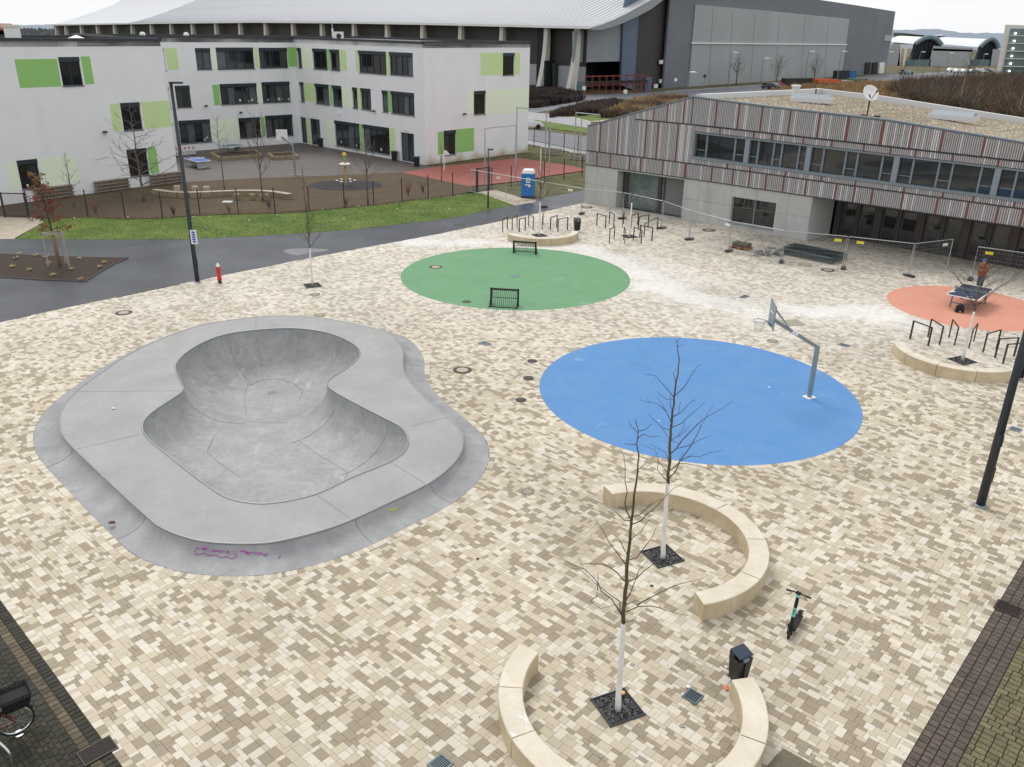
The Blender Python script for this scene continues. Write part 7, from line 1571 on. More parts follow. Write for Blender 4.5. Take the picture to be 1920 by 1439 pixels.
FP = [(882,362),(1020,389),(1090,402),(1166,411),(1240,429),(1292,450),(1366,472),(1464,492),(1580,504),(1703,519),(1775,509)]
LB = ['first fence panel from the left, in front of the red court gate', 'fence panel spanning the dark path beside the blue toilet', 'fence panel at the corner of the concrete hall', 'fence panel in front of the glazed hall entrance, left part', 'fence panel in front of the glazed hall entrance, right part', 'fence panel left of the brick pallet', 'fence panel in front of the pallet with stones', 'fence panel in front of the stacked panels, with a yellow plate at its right', 'fence panel right of the stacked panels, with a yellow plate at its left', 'fence panel folded back towards the glass doors']
for i in range(10): fpanel(LB[i], G(*FP[i]), G(*FP[i+1]), sign={0: (-.2, M_white), 1: (.4, M_white), 5: (.85, M_white), 7: (.72, M_ysign), 8: (-.62, M_ysign), 9: (.6, M_white)}.get(i))
fpanel('separate fence panel behind the person at the right edge, with a yellow plate', G(1818, 525), G(1975, 549), sign=(-.7, M_ysign))
# stack of panels
def zs(x, y): return (1400+x/8, 400+y/8)
S4 = [G(*zs(520,640)), G(*zs(1290,800)), G(*zs(1500,680)), G(*zs(690,500))]
e1 = (S4[1]-S4[0]); cS = sum(S4, Vector((0, 0)))/4; t0 = math.atan2(e1.y, e1.x); wS = 2.0; lS = 3.6
for k in range(9):
    t = thing('stacked_fence_panel', ['bottom fence panel', 'second fence panel from the bottom', 'third fence panel from the bottom', 'fourth fence panel from the bottom', 'middle fence panel', 'fourth fence panel from the top', 'third fence panel from the top', 'second fence panel from the top', 'topmost fence panel'][k]+' in the flat stack before the glass doors', 'fence panel', (cS.x+rnd.uniform(-.05, .05), cS.y+rnd.uniform(-.05, .05), .06+k*.045), 'fence panels stacked flat', t0+rnd.uniform(-.02, .02))
    mb = MB(); a_, b_ = lS/2, wS/2; mb.tube([(-a_, -b_, 0), (a_, -b_, 0), (a_, b_, 0), (-a_, b_, 0), (-a_, -b_, 0)], .019, 6); mb.build('tube_frame', mat('galv_blue', C(96, 108, 114, .8), .45, metal=.3), t, world=False)
    mb = MB()
    for j in range(1, 26): x = -a_+lS*j/26; mb.bar((x, -b_, 0), (x, b_, 0), .009)
    for j in range(1, 8): y = -b_+wS*j/8; mb.bar((-a_, y, .004), (a_, y, .004), .009)
    mb.build('wire_mesh', M_metal_dk, t, world=False)
p = G(*zs(320, 620)); mb = MB()
for k in range(9):
    x, y = p.x+rnd.uniform(-.9, .9), p.y+rnd.uniform(-.35, .35); t = thing('concrete_foot', 'loose grey concrete fence foot in the heap left of the stacked panels', 'fence foot', (x, y, 0), 'fence feet heaped by the stacked panels', rnd.random()*3)
    z = rnd.choice((.1, .1, .24, .38)); mb = MB(); mb.hexa([(-.36, -.12, z-.08), (.36, -.12, z-.08), (.36, .12, z-.08), (-.36, .12, z-.08), (-.3, -.08, z+.07), (.3, -.08, z+.07), (.3, .08, z+.07), (-.3, .08, z+.07)]); mb.build('block', mat('foot_grey', C(140, 140, 142, .85), .9, var=.25, vscale=6), t, world=False)
    mb = MB(); mb.lathe([(.04, z+.07), (.04, z+.075)], 8, -.15); mb.build('socket_hole', M_void, t, world=False)
# pallet with stones
def pallet_parts(t, w_, l_, m):
    for k in range(5): mb = MB(); mb.box(-w_/2+w_*(k+.5)/5, 0, .13, w_/5*.7, l_, .025); mb.build('deck_board', m, t, world=False)
    for k in range(3): mb = MB(); mb.box(0, -l_/2+.06+(l_-.12)*k/2, .06, w_, .1, .11); mb.build('bearer', m, t, world=False)
M_pal = mat('pallet_wood', C(178, 122, 78, .85), .85, var=.2, vscale=6)
p = G(1390, 466); t = thing('pallet', 'orange-brown wooden pallet carrying mossy stones behind the fence', 'pallet', (p.x, p.y, 0), None, UA+PI/2); pallet_parts(t, .9, 1.2, M_pal)
for k in range(6):
    q = Vector((math.cos(UA+PI/2), math.sin(UA+PI/2)))*((k % 2)*.38-.19)+Vector((-math.sin(UA+PI/2), math.cos(UA+PI/2)))*((k//2)*.38-.38)
    o = MB().box(p.x+q.x, p.y+q.y, .145+.13, .34, .34, .26, UA+PI/2+.05*k).build('stone_block', mat('mossy_stone', C(92, 90, 72, .85), .9, var=.3, vscale=8, bump=.6, bscale=20), loc=(p.x+q.x, p.y+q.y, .145)); o.modifiers.new('b', 'BEVEL').width = .03; tag(o, 'dark mossy stone block on the orange-brown pallet, '+('left row' if k % 2 else 'right row')+['', ', middle', ''][k//2]+[', near end', '', ', far end'][k//2], 'stone block', 'stone blocks on the pallet')
# portable toilet
M_wcb = mat('toilet_blue', C(24, 122, 196, .92), .45, var=.06, vscale=2); p = G(990, 370); t = thing('portable_toilet', 'blue portable toilet cabin with white roof on the grass by the dark path', 'portable toilet', (p.x, p.y, 0), None, -.12)
mb = MB(); mb.box(0, 0, .08, 1.12, 1.12, .16); mb.build('skid_base', M_rub, t, world=False); mb = MB(); mb.box(0, 0, 1.08, 1.06, 1.06, 1.86)
for s_ in (-1, 1): mb.box(s_*.5, -.535, 1.05, .1, .05, 1.8)
mb.build('cabin', M_wcb, t, world=False)
mb = MB(); mb.box(0, -.54, 1.02, .66, .03, 1.7); mb.build('door', mat('toilet_door', C(20, 112, 188, .92), .4), t, world=False)
mb = MB(); mb.hexa([(-.56, -.56, 2.0), (.56, -.56, 2.0), (.56, .56, 2.0), (-.56, .56, 2.0), (-.44, -.44, 2.36), (.44, -.44, 2.36), (.44, .44, 2.36), (-.44, .44, 2.36)]); o = mb.build('roof', M_white, t, world=False); o.modifiers.new('b', 'BEVEL').width = .08
mb = MB(); mb.box(.04, -.565, 1.5, .34, .012, .42); mb.build('notice', M_white, t, world=False)
mb = MB()
for k in range(4): mb.box(.04, -.573, 1.37+k*.08, .2, .004, .03+.02*(k % 2))
mb.build('notice_print', M_metal_dk, t, world=False); mb = MB(); mb.box(0, -.565, 1.12, .5, .012, .1); mb.box(.16, -.566, 1.02, .2, .012, .14, 0); mb.build('sticker', M_white, t, world=False)
mb = MB(); mb.box(-.28, -.57, 1.0, .05, .03, .16); mb.build('handle', M_rub, t, world=False)
# ================================================================== schoolyard fence and fittings
M_fen = mat('fence_anthracite', C(40, 46, 52), .5)
def post_fence(name, label, pts, H, group=None, mesh=True, gate=None):
    P = [G(*q) for q in pts]; t = thing(name, label, 'fence', (P[0].x, P[0].y, 0), group)
    for p in P: mb = MB(); mb.box(p.x, p.y, H/2+.05, .08, .06, H+.1, .3); mb.build('post', M_fen, t)
    for a, b in zip(P, P[1:]):
        mb = MB(); L_ = (b-a).length; n_ = int(L_/.2)
        for k in range(1, n_): q = a.lerp(b, k/n_); mb.bar((q.x, q.y, .08), (q.x, q.y, H), .005)
        for k in range(9): z = .1+(H-.12)*k/8; mb.bar((a.x, a.y, z), (b.x, b.y, z), .008)
        mb.build('wire_panel', M_fen, t)
    return t
fence_pts = [(56,409),(165,405),(235,409),(305,409),(375,402),(447,401),(516,400),(580,396),(646,389),(701,385),(754,378),(803,372),(849,367),(893,361)]
HF = HT(G(305, 409), 300, 362)
post_fence('schoolyard_fence', 'long dark wire mesh fence between the lawn and the schoolyard', fence_pts, HF)
post_fence('schoolyard_fence', 'dark wire mesh fence along the far side of the red court and the grass verge', [(922,356),(958,351),(1020,342),(1057,336),(1091,331)], HF*.98)
post_fence('street_fence', 'dark mesh fence along the street behind the red court', [(1001,277),(1029,283),(1057,289),(1083,294),(1104,299)], 2.2)
def gate(label, a, b, H, c=M_fen):
    A_, B_ = G(*a), G(*b); t = thing('gate', label, 'gate', (A_.x, A_.y, 0), 'schoolyard gates')
    for p in (A_, B_): mb = MB(); mb.box(p.x, p.y, H/2, .13, .13, H, .4); mb.build('post', c, t)
    mb = MB(); mb.bar((A_.x, A_.y, H-.08), (B_.x, B_.y, H-.08), .07); mb.bar((A_.x, A_.y, .12), (B_.x, B_.y, .12), .06)
    d = B_-A_; n_ = int(d.length/.12)
    for k in range(1, n_): q = A_.lerp(B_, k/n_); mb.bar((q.x, q.y, .12), (q.x, q.y, H-.08), .012)
    mb.build('leaf_frame', c, t)
gate('dark double gate at the left end of the schoolyard fence, by the sand path', (10,408), (54,409), HF*1.0)
gate('dark gate with posts at the right end of the schoolyard fence by the red court', (895,361), (917,357), 2.1)
# curved yard bench of sandstone blocks
M_ys = mat('yard_sandstone', C(180, 164, 132, .75), .85, col2=C(140, 124, 96, .75), vscale=2.5, var=.2, bump=.4, bscale=20); M_yst = mat('yard_sandstone_top', C(204, 192, 168, .8), .85, var=.12, vscale=4)
# run along the back top edge
top = [(180,985),(260,990),(400,1015),(520,1020),(680,1018),(860,1010),(1050,1000),(1240,995),(1420,995),(1560,1003),(1700,1020),(1810,1040)]
L0_ = [G(*zq(x, y+8), .45) for x, y in top]; cvs = smooth_loop(L0_, 2, closed=False); cvs = resample(cvs, 15, closed=False)
t = thing('curved_yard_bench', 'long curved bench of weathered sandstone blocks in the schoolyard', 'bench', (cvs[7].x, cvs[7].y, 0))
for k in range(14):
    a, b = cvs[k], cvs[k+1]; d = (b-a).normalized(); n_ = Vector((d.y, -d.x)); a = a+d*.02; b = b-d*.02; q = [a-n_*.25, b-n_*.25, b+n_*.25, a+n_*.25]; mb = MB(); h = .45+rnd.uniform(-.01, .01)
    mb.hexa([(p.x, p.y, 0) for p in q]+[(p.x, p.y, h-.03) for p in q]); mb.hexa([(p.x, p.y, h-.03) for p in q]+[(p.x, p.y, h) for p in q], 1); mb.build('stone_block', [M_ys, M_yst], t)
for k, (x, y) in enumerate([(465,1010),(680,1015),(818,1020),(1185,1110),(1368,1112),(1490,1120),(1530,1115)]):
    p = G(*zq(x, y+8)); o = MB().box(p.x, p.y, .24, .45, .42, .46, rnd.random()).build('stone_stool', M_yst if k < 3 else M_ys, loc=(p.x, p.y, 0))
    tag(o, ['sandstone cube seat behind the curved yard bench, leftmost', 'sandstone cube seat behind the curved yard bench, tallest middle one', 'low sandstone cube seat behind the curved yard bench, right one', 'sandstone cube seat in front of the yard bench, left of three spots', 'sandstone cube seat in front of the yard bench, middle spot', 'left of the twin sandstone cubes by the yard tree', 'right of the twin sandstone cubes by the yard tree'][k], 'stone seat', 'stone cube seats in the schoolyard')
# planters with stone borders
def planter(label, q, h=.38):
    P = [G(*zq(*p)) for p in q]; c_ = sum(P, Vector((0, 0)))/len(P); t = thing('planter', label, 'planter', (c_.x, c_.y, 0), 'stone-edged planters in the yard'); n_ = len(P)
    for i in range(n_):
        a, b = P[i], P[(i+1) % n_]; m = max(2, int((b-a).length/1.0))
        for k in range(m): p0, p1 = a.lerp(b, (k+.02)/m), a.lerp(b, (k+.98)/m); mb = MB(); mb.bar((p0.x, p0.y, h/2), (p1.x, p1.y, h/2), .3, h-.004*(i % 2)); mb.build('stone_block', M_ys, t)
    mb = MB(); mb.prism(P, 0, h*.7); mb.build('soil', M_bed, t)
    mb = MB(); r = random.Random(4)
    for k in range(60): u, v = r.random(), r.random(); p = P[0].lerp(P[1], u).lerp(P[-1].lerp(P[-2], u), v); a = r.random()*6; mb.tube([(p.x, p.y, h*.6), (p.x+.15*math.cos(a), p.y+.15*math.sin(a), h*.7+r.uniform(.2, .6))], [.01, .004], 3)
    o = mb.build('dry_plants', tw[3], t); o['kind'] = 'stuff'
planter('large stone-edged planter left of the yard basketball hoop', [(990,655),(1480,615),(1400,560),(870,590)]); planter('smaller stone-edged planter behind the yard basketball pole', [(1620,645),(1910,630),(1840,585),(1560,600)])
# tables
def stone_table(label, q, zt, topm, foot, net=False):
    P = [G(*zq(*p), zt) for p in q]; c_ = sum(P, Vector((0, 0)))/4; e1 = (P[1]-P[0]+P[2]-P[3])/2; e2 = (P[3]-P[0]+P[2]-P[1])/2; ro = math.atan2(e1.y, e1.x); a, b = e1.length, e2.length; t = thing('table_tennis_table', label, 'table tennis table', (c_.x, c_.y, 0), None, ro)
    mb = MB(); mb.box(0, 0, zt-.03, a, b, .06); mb.build('table_top', topm, t, world=False); mb = MB()
    for x, y, sx, sy in ((0, b/2, a+.04, .04), (0, -b/2, a+.04, .04), (a/2, 0, .04, b), (-a/2, 0, .04, b)): mb.box(x, y, zt-.03, sx, sy, .075)
    mb.build('edge_band', M_white, t, world=False)
    for s_ in (-1, 1): mb = MB(); mb.box(s_*a*.3 if a > b else 0, 0 if a > b else s_*b*.3, (zt-.06)/2, .3 if a > b else .8, .8 if a > b else .3, zt-.06); mb.build('foot', foot, t, world=False)
    if net: mb = MB(); mb.box(0, 0, zt+.08, .03 if a > b else a, b if a > b else .03, .15); mb.build('net_plate', M_white, t, world=False)
stone_table('blue table tennis table with white net and painted concrete foot in the schoolyard', [(535,615),(690,660),(870,650),(720,610)], .76, mat('table_bright_blue', C(44, 92, 196, .9), .5), mat('foot_white', C(190, 192, 194), .7), True)
stone_table('grey-green table tennis table behind the large planter by the school wall', [(930,470),(1060,490),(1290,468),(1160,448)], .9, mat('table_greygreen', C(112, 130, 132, .9), .5), M_galv)
# red-white barrier
A_, B_ = G(*zq(440, 615)), G(*zq(690, 590)); L_ = (B_-A_).length; t = thing('safety_barrier', 'white and red plastic safety barrier beside the school block corner', 'barrier', ((A_.x+B_.x)/2, (A_.y+B_.y)/2, 0), None, math.atan2(B_.y-A_.y, B_.x-A_.x))
hb_ = 1.0; mb = MB(); mb.box(0, 0, hb_*.72+.1, L_, .06, .04); mb.box(0, 0, hb_+.1, L_, .06, .12); mb.box(0, 0, .42, L_, .06, .42)
for k in range(6): mb.box(-L_/2+.05+(L_-.1)*k/5, 0, .85, .06, .055, .3)
mb.build('frame', M_white, t, world=False)
for k in range(5): mb = MB(); x = -L_/2+L_*(k+.5)/5; mb.box(x, 0, .86, .17, .05, .24); mb.build('red_reflector', M_redp, t, world=False)
mb = MB()
for k in range(11): x = -L_/2+.1+(L_-.3)*k/10; mb.hexa([(x-.03, -.034, .26), (x+.04, -.034, .26), (x+.04, -.031, .26), (x-.03, -.031, .26), (x+.10, -.034, .58), (x+.17, -.034, .58), (x+.17, -.031, .58), (x+.10, -.031, .58)])
mb.build('dark_slits', M_metal_dk, t, world=False); mb = MB()
for x in (-L_*.35, L_*.35): mb.box(x, 0, .06, .2, .7, .1)
mb.build('foot', M_foot, t, world=False)
# climbing pole with yellow ball and black ring
b = G(649, 375); b0 = G(649, 348); t = thing('rope_carousel', 'wooden pole with yellow ball and rope ring in the round black play bed', 'play pole', (b0.x, b0.y, 0)); Hp = HT(b0, 646, 291); M_yw = mat('pole_wood', C(196, 158, 84, .85), .7)
mb = MB(); mb.tube([(0, 0, 0), (0, 0, Hp)], .09, 10); mb.build('pole', M_yw, t, world=False); mb = MB(); mb.lathe([(.03, Hp-.18), (.16, Hp-.1), (.2, Hp+.03), (.16, Hp+.16), (.03, Hp+.22)], 14); mb.build('ball', mat('ball_yellow', C(226, 196, 52, .9), .5), t, world=False, smooth=True)
mb = MB(); mb.lathe([(.14, Hp-.45), (.14, Hp-.2)], 12); mb.build('green_collar', mat('collar_green', C(110, 170, 110), .6), t, world=False); z = HT(b0, 648, 308); mb = MB(); mb.lathe([(.42, z-.08), (.5, z), (.42, z+.08)], 12); mb.build('ring_platform', M_white, t, world=False)
mb = MB()
for k in range(6): a = k*PI/3; mb.tube([(.08*math.cos(a), .08*math.sin(a), Hp-.3), (.45*math.cos(a), .45*math.sin(a), z), (.75*math.cos(a), .75*math.sin(a), .5)], .012, 4)
mb.build('ropes', M_jute, t, world=False)
for k in range(6): a = k*PI/3+.2; mb = MB(); mb.lathe([(.05, .42), (.14, .45), (.05, .5)], 8, .78*math.cos(a), .78*math.sin(a)); mb.build('foot_disc', M_white, t, world=False)
rb_ = G(650, 352); rx = (G(716, 352)-G(575, 352)).length/2; pts_ = []
for k in range(40): a = 2*PI*k/40; pts_.append(Vector((b0.x+rx*math.cos(a), b0.y+rx*.82*math.sin(a))))
struct(sheet('black_play_bed', pts_, .02, mat('black_rubber_bed', C(50, 50, 54, .85), .9, var=.25, vscale=2)))
# goal frames / ball catch poles at the red court
def frame(label, a, b, ta, tb, extra=None, grp='tall grey steel frames at the red court'):
    A_, B_ = G(*a), G(*b); ha, hb2 = HT(A_, *ta), HT(B_, *tb); t = thing('court_goal_frame', label, 'goal frame', (A_.x, A_.y, 0), grp)
    for p, h in ((A_, ha), (B_, hb2)): mb = MB(); mb.tube([(p.x, p.y, 0), (p.x, p.y, h)], .055, 8); mb.build('post', M_fgal, t)
    mb = MB(); mb.tube([(A_.x, A_.y, ha), (B_.x, B_.y, hb2)], .05, 8); mb.build('top_bar', M_fgal, t)
frame('lower steel frame at the near left corner of the red court', (909,353), (966,347), (912,241), (971,235))
frame('tallest steel frame of the red court, spanning from its near side to the far side', (967,344), (1022,299), (972.5,202), (1025,207))
frame('steel frame at the right end of the red court reaching behind the hall', (1076,306), (1120,309), (1079.6,211.6), (1130,216))
mb = None
for lab, bs_, tp in (('white pole standing on the red court by the toilet', (1013,334), (1014,279)), ('thin white post beside the gable wall', (833,319), (832,283)), ('tall grey steel pole on the red court, behind the toilet', (1029,333), (1032,227)), ('tall grey steel pole nearest the hall corner at the red court', (1086.6,314), (1090,222.7))):
    p = G(*bs_); h = HT(p, *tp); o = MB().tube([(p.x, p.y, 0), (p.x, p.y, h)], .06, 8).build('white_pole' if 'white' in lab else 'steel_pole', M_white if 'white' in lab else M_fgal, loc=(p.x, p.y, 0)); tag(o, lab, 'pole')
# timber stacks behind the court, pallets on the school wall
def pile(label, px, w_, h_, n_, rot, grp, m=M_wood):
    p = G(*px); t = thing('timber_rack', label, 'wooden bench', (p.x, p.y, 0), grp, rot)
    for k in range(n_): mb = MB(); mb.box(0, .12*(k % 2), .12+h_*k/n_, w_, .12 if k % 2 else .3, .09); mb.build('board', m, t, world=False)
    for s_ in (-1, 0, 1): mb = MB(); mb.box(s_*w_*.45, .15, h_/2, .1, .3, h_); mb.build('upright', m, t, world=False)
M_pw = mat('grey_pallet_wood', C(150, 138, 122, .85), .9, var=.3, vscale=4)
aw = math.atan2(WA.d.y, WA.d.x)
for lab, px in (('grey wooden pallet bench against the left school block, leftmost', (105,373)), ('grey wooden pallet bench against the left school block under the upper window', (213,359)), ('grey wooden pallet bench at the right corner of the left school block', (314,346))):
    pile(lab, px, 3.0, .95, 7, aw, 'pallet benches along the school wall', M_pw)
pile('pale timber pallets stacked on the grass beyond the red court, left pile', (1033,291), 2.6, .8, 5, -.5, 'timber piles beyond the red court'); pile('pale timber pallets stacked on the grass beyond the red court, right pile', (1086,301), 2.4, .8, 5, -.5, 'timber piles beyond the red court')
# bins by the school doors
for lab, px in (('small black bin beside the double door of the school wing', (783,311)), ('dark scooter rack left of the double door of the school wing', (741,300)), ('dark bin between the school doors near the inner corner', (604,274))):
    p = G(*px); t = thing('waste_bin', lab, 'bin', (p.x, p.y-.6, 0), 'small dark bins at the school doors'); mb = MB(); mb.hexa([(-.25, -.25, 0), (.25, -.25, 0), (.25, .25, 0), (-.25, .25, 0), (-.3, -.3, .9), (.3, -.3, .9), (.3, .3, .9), (-.3, .3, .9)]); mb.build('body', M_binb, t, world=False); mb = MB(); mb.box(0, 0, .95, .66, .66, .08); mb.build('lid', M_metal_dk, t, world=False)
# white notice on the soil
p = G(427, 381.5); o = MB().box(p.x, p.y, .1, .75, .4, .12, .05).build('white_box', M_white, loc=(p.x, p.y, 0)); tag(o, 'small white box lying on the schoolyard soil below the curved yard bench', 'box')
# ================================================================== behind: racks, car, signs, skips
M_rk = mat('rack_red', C(150, 74, 64, .75), .6, var=.15, vscale=2); M_rkd = mat('rack_load', C(52, 48, 48), .8)
def rk(label, px, w_, n_=2):
    p = G(*px); t = thing('steel_rack', label, 'rack', (p.x, p.y, 0), 'red steel racks stacked by the hall entrance')
    h = 1.95
    for lv in range(n_):
        z = lv*h
        for x in (-w_/2, w_/2):
            for y in (0, 3): mb = MB(); mb.bar((x, y, z), (x, y, z+h), .09); mb.build('upright', M_rk, t, world=False)
        mb = MB()
        for y in (0, 3): mb.bar((-w_/2, y, z+h-.1), (w_/2, y, z+h-.1), .1); mb.bar((-w_/2, y, z+.25), (w_/2, y, z+.25), .08)
        for x in (-w_/2, w_/2): mb.bar((x, 0, z+h-.1), (x, 3, z+h-.1), .1)
        mb.build('rail', M_rk, t, world=False)
        mb = MB(); mb.box(0, 1.6, z+.5, w_*.85, 2.2, .5); mb.build('load', M_rkd if (lv+n_) % 2 else M_curt, t, world=False) if lv else None
for k in range(9):
    x = 1104+k*13; rk(['red steel rack at the left end of the stacks before the dark hall entrance', 'second red rack from the left', 'third red rack from the left', 'fourth red rack from the left, under the sign', 'middle red rack of the row before the hall', 'sixth red rack from the left', 'seventh red rack from the left, before the blue-grey pillar', 'eighth red rack from the left', 'red rack at the right end of the row before the dark wall'][k], (x, 178.5-k*.55), 1.55, 2)
p = G(1214, 172); o = MB().box(p.x, p.y+1, 1.6, 1.7, 1, 3.2, .3).build('blue_cabinet', M_blue, loc=(p.x, p.y, 0)); tag(o, 'tall blue-grey cabinet standing right of the red racks', 'cabinet')
# car
def car(label, px, rot, col, grp=None, s=1.0, detail=True):
    p = G(*px); t = thing('parked_car', label, 'car', (p.x, p.y, 0), grp, rot); W_ = .86; pr = [(-2.15, .35), (-2.2, .75), (-1.95, .95), (-1.6, 1.4), (.3, 1.45), (1.1, .98), (2.0, .82), (2.2, .6), (2.2, .35)]
    mb = MB(); vs = []; n_ = len(pr)
    for y, k in ((-W_, 1), (-W_*.98, 1), (W_*.98, 1), (W_, 1)):
        for x, z in pr: vs.append((x*s, y*s*(.82 if z > 1.0 else 1), z*s))
    mb.add(vs, [(i*n_+j, i*n_+(j+1) % n_, (i+1)*n_+(j+1) % n_, (i+1)*n_+j) for i in range(3) for j in range(n_)]+[tuple(range(n_-1, -1, -1)), tuple(3*n_+j for j in range(n_))]); mb.build('body', col, t, world=False)
    mb = MB()
    for y in (-.73, .73): mb.hexa([(-1.55*s, y*s-.02, .98*s), (.95*s, y*s-.02, .98*s), (.95*s, y*s+.02, .98*s), (-1.55*s, y*s+.02, .98*s), (-1.4*s, y*s*.99-.02, 1.36*s), (.25*s, y*s*.99-.02, 1.36*s), (.25*s, y*s*.99+.02, 1.36*s), (-1.4*s, y*s*.99+.02, 1.36*s)])
    mb.build('side_window', M_hglass, t, world=False); mb = MB(); mb.hexa([(-2.0*s, -.66*s, .96*s), (-1.62*s, -.6*s, 1.38*s), (-1.62*s, .6*s, 1.38*s), (-2.0*s, .66*s, .96*s), (-2.02*s, -.66*s, .99*s), (-1.66*s, -.6*s, 1.4*s), (-1.66*s, .6*s, 1.4*s), (-2.02*s, .66*s, .99*s)]); mb.build('rear_window', M_hglass, t, world=False)
    for x in (-1.35, 1.35):
        for y in (-.8, .8): mb = MB(); mb.tube([(x*s, (y-.1)*s, .33*s), (x*s, (y+.1)*s, .33*s)], .33*s, 14); mb.build('wheel', M_rub, t, world=False)
    for y in (-.65, .65): mb = MB(); mb.box(-2.19*s, y*s, .75*s, .05, .25*s, .12*s); mb.build('tail_light', M_redp, t, world=False)
    return t
M_carw = mat('car_white', C(235, 235, 236, .95), .2)
car('white car on the street just right of the school gable', (990,241), .15, M_carw)
for k, (x, y, c) in enumerate([(1786,136,'w'),(1799,137.5,'w'),(1812,138,'w'),(1826,138.5,'s'),(1838,137.5,'w'),(1848,137,'b'),(1700,140,'s')]):
    car(['first white van-like car left of the parking block', 'second white car in the row by the parking block', 'third white car in the row by the parking block', 'silver car in the row by the parking block', 'white car nearest the parking block', 'dark blue car beside the parking block wall', 'small silver car below the dark hall opening'][k], (x, y), .3, {'w': M_carw, 's': M_galv, 'b': M_blue}[c], 'cars by the parking block', 1.15)
def rsign(label, px, tp, kind):
    b = G(*px); H = HT(b, *tp); t = thing('road_sign', label, 'road sign', (b.x, b.y, 0), 'road signs by the exhibition hall'); mb = MB(); mb.tube([(0, 0, 0), (0, 0, H)], .06, 6); mb.build('pole', M_alu, t, world=False); mb = MB(); mb.box(0, -.08, H-.35, .7, .03, .7, 0) if kind == 'q' else mb.tube([(0, -.06, H-.4), (0, -.1, H-.4)], .42, 12); mb.build('sign_plate', M_white if kind != 't' else M_metal_dk, t, world=False)
rsign('road sign with two plates at the left of the red racks', (1094,192), (1095,162), 'q'); rsign('round road sign before the red racks', (1171,197), (1172,168), 'o'); rsign('small sign on a pole before the grey wall', (1265,173), (1266,147), 'q'); rsign('dark triangular sign before the light hall wall', (1319,166), (1320,140), 't'); rsign('small road sign near the bare tree at the light wall', (1365,160), (1366,157-0), 'o') if False else None
b = G(1079, 180); t = thing('info_board', 'pale glass info board left of the red racks', 'board', (b.x, b.y, 0)); mb = MB(); mb.box(0, 0, 1.6, .12, .5, 3.2); mb.build('frame', M_white, t, world=False); mb = MB(); mb.box(1.0, 0, 1.7, 1.6, .1, 2.6); mb.build('glass_panel', M_teal, t, world=False)
# dark lamp post beside
bb_ = G(1081, 203); lamp_post('slim dark lamp post left of the info board', bb_, HT(bb_, 1081, 163), (1, 0, 0), .07)
# skips and stacks
def skip(label, px, w_, d_, h_, m, grp, slope=.25):
    p = G(*px); t = thing('skip', label, 'skip', (p.x, p.y, 0), grp, .3); mb = MB(); mb.hexa([(-w_/2+slope, -d_/2, .15), (w_/2-slope, -d_/2, .15), (w_/2-slope, d_/2, .15), (-w_/2+slope, d_/2, .15), (-w_/2, -d_/2, h_), (w_/2, -d_/2, h_), (w_/2, d_/2, h_), (-w_/2, d_/2, h_)]); mb.build('hull', m, t, world=False)
    mb = MB()
    for x in np.linspace(-w_/2+slope+.3, w_/2-slope-.3, 5): mb.box(x, -d_/2-.05, h_/2+.1, .12, .1, h_-.3)
    mb.box(0, -d_/2-.04, h_, w_, .12, .14); mb.build('ribs', m, t, world=False)
M_or = mat('orange_skip', C(232, 118, 66, .9), .5)
skip('orange skip in front of the scrub, left one', (1541,165), 5, 2.3, 2.2, M_or, 'orange skips', .8); skip('orange and white skip in front of the scrub, right one', (1556,164), 5, 2.3, 1.9, M_or, 'orange skips', .8); skip('white low container right of the orange skips', (1577,162), 5, 2.2, 1.5, M_white, None); skip('dark container by the grey hall wall', (1576,149), 4.5, 2.4, 2.6, M_metal_dk, None, 0); skip('blue container by the grey hall wall', (1590,148), 4, 2.4, 2.4, mat('container_blue', C(52, 118, 168, .9), .5), None, 0); skip('green container left of the scrub edge', (1604,158), 6, 2.4, 1.4, mat('container_green', C(84, 112, 84, .85), .6), None, 0)
for k in range(4): p = G(1478+k*17, 163.5-k*.4); o = MB().box(p.x, p.y, 1.1, 3.4, 2.4, 2.2, .3).build('material_stack', M_rkd if k < 3 else M_rk, loc=(p.x, p.y, 0)); tag(o, ['dark stacked material at the left end beyond the gravel roof', 'second dark material stack beyond the gravel roof', 'third dark material stack beyond the gravel roof', 'reddish material stack beside the orange skips'][k], 'material stack')
for k in range(3): car(['dark car beyond the hall roof at the left', 'silver car beyond the hall roof', 'dark red car beyond the hall roof'][k], (1442+k*9, 167-k*.5), .6, (M_metal_dk, M_galv, M_rk)[k], 'cars beyond the hall roof')
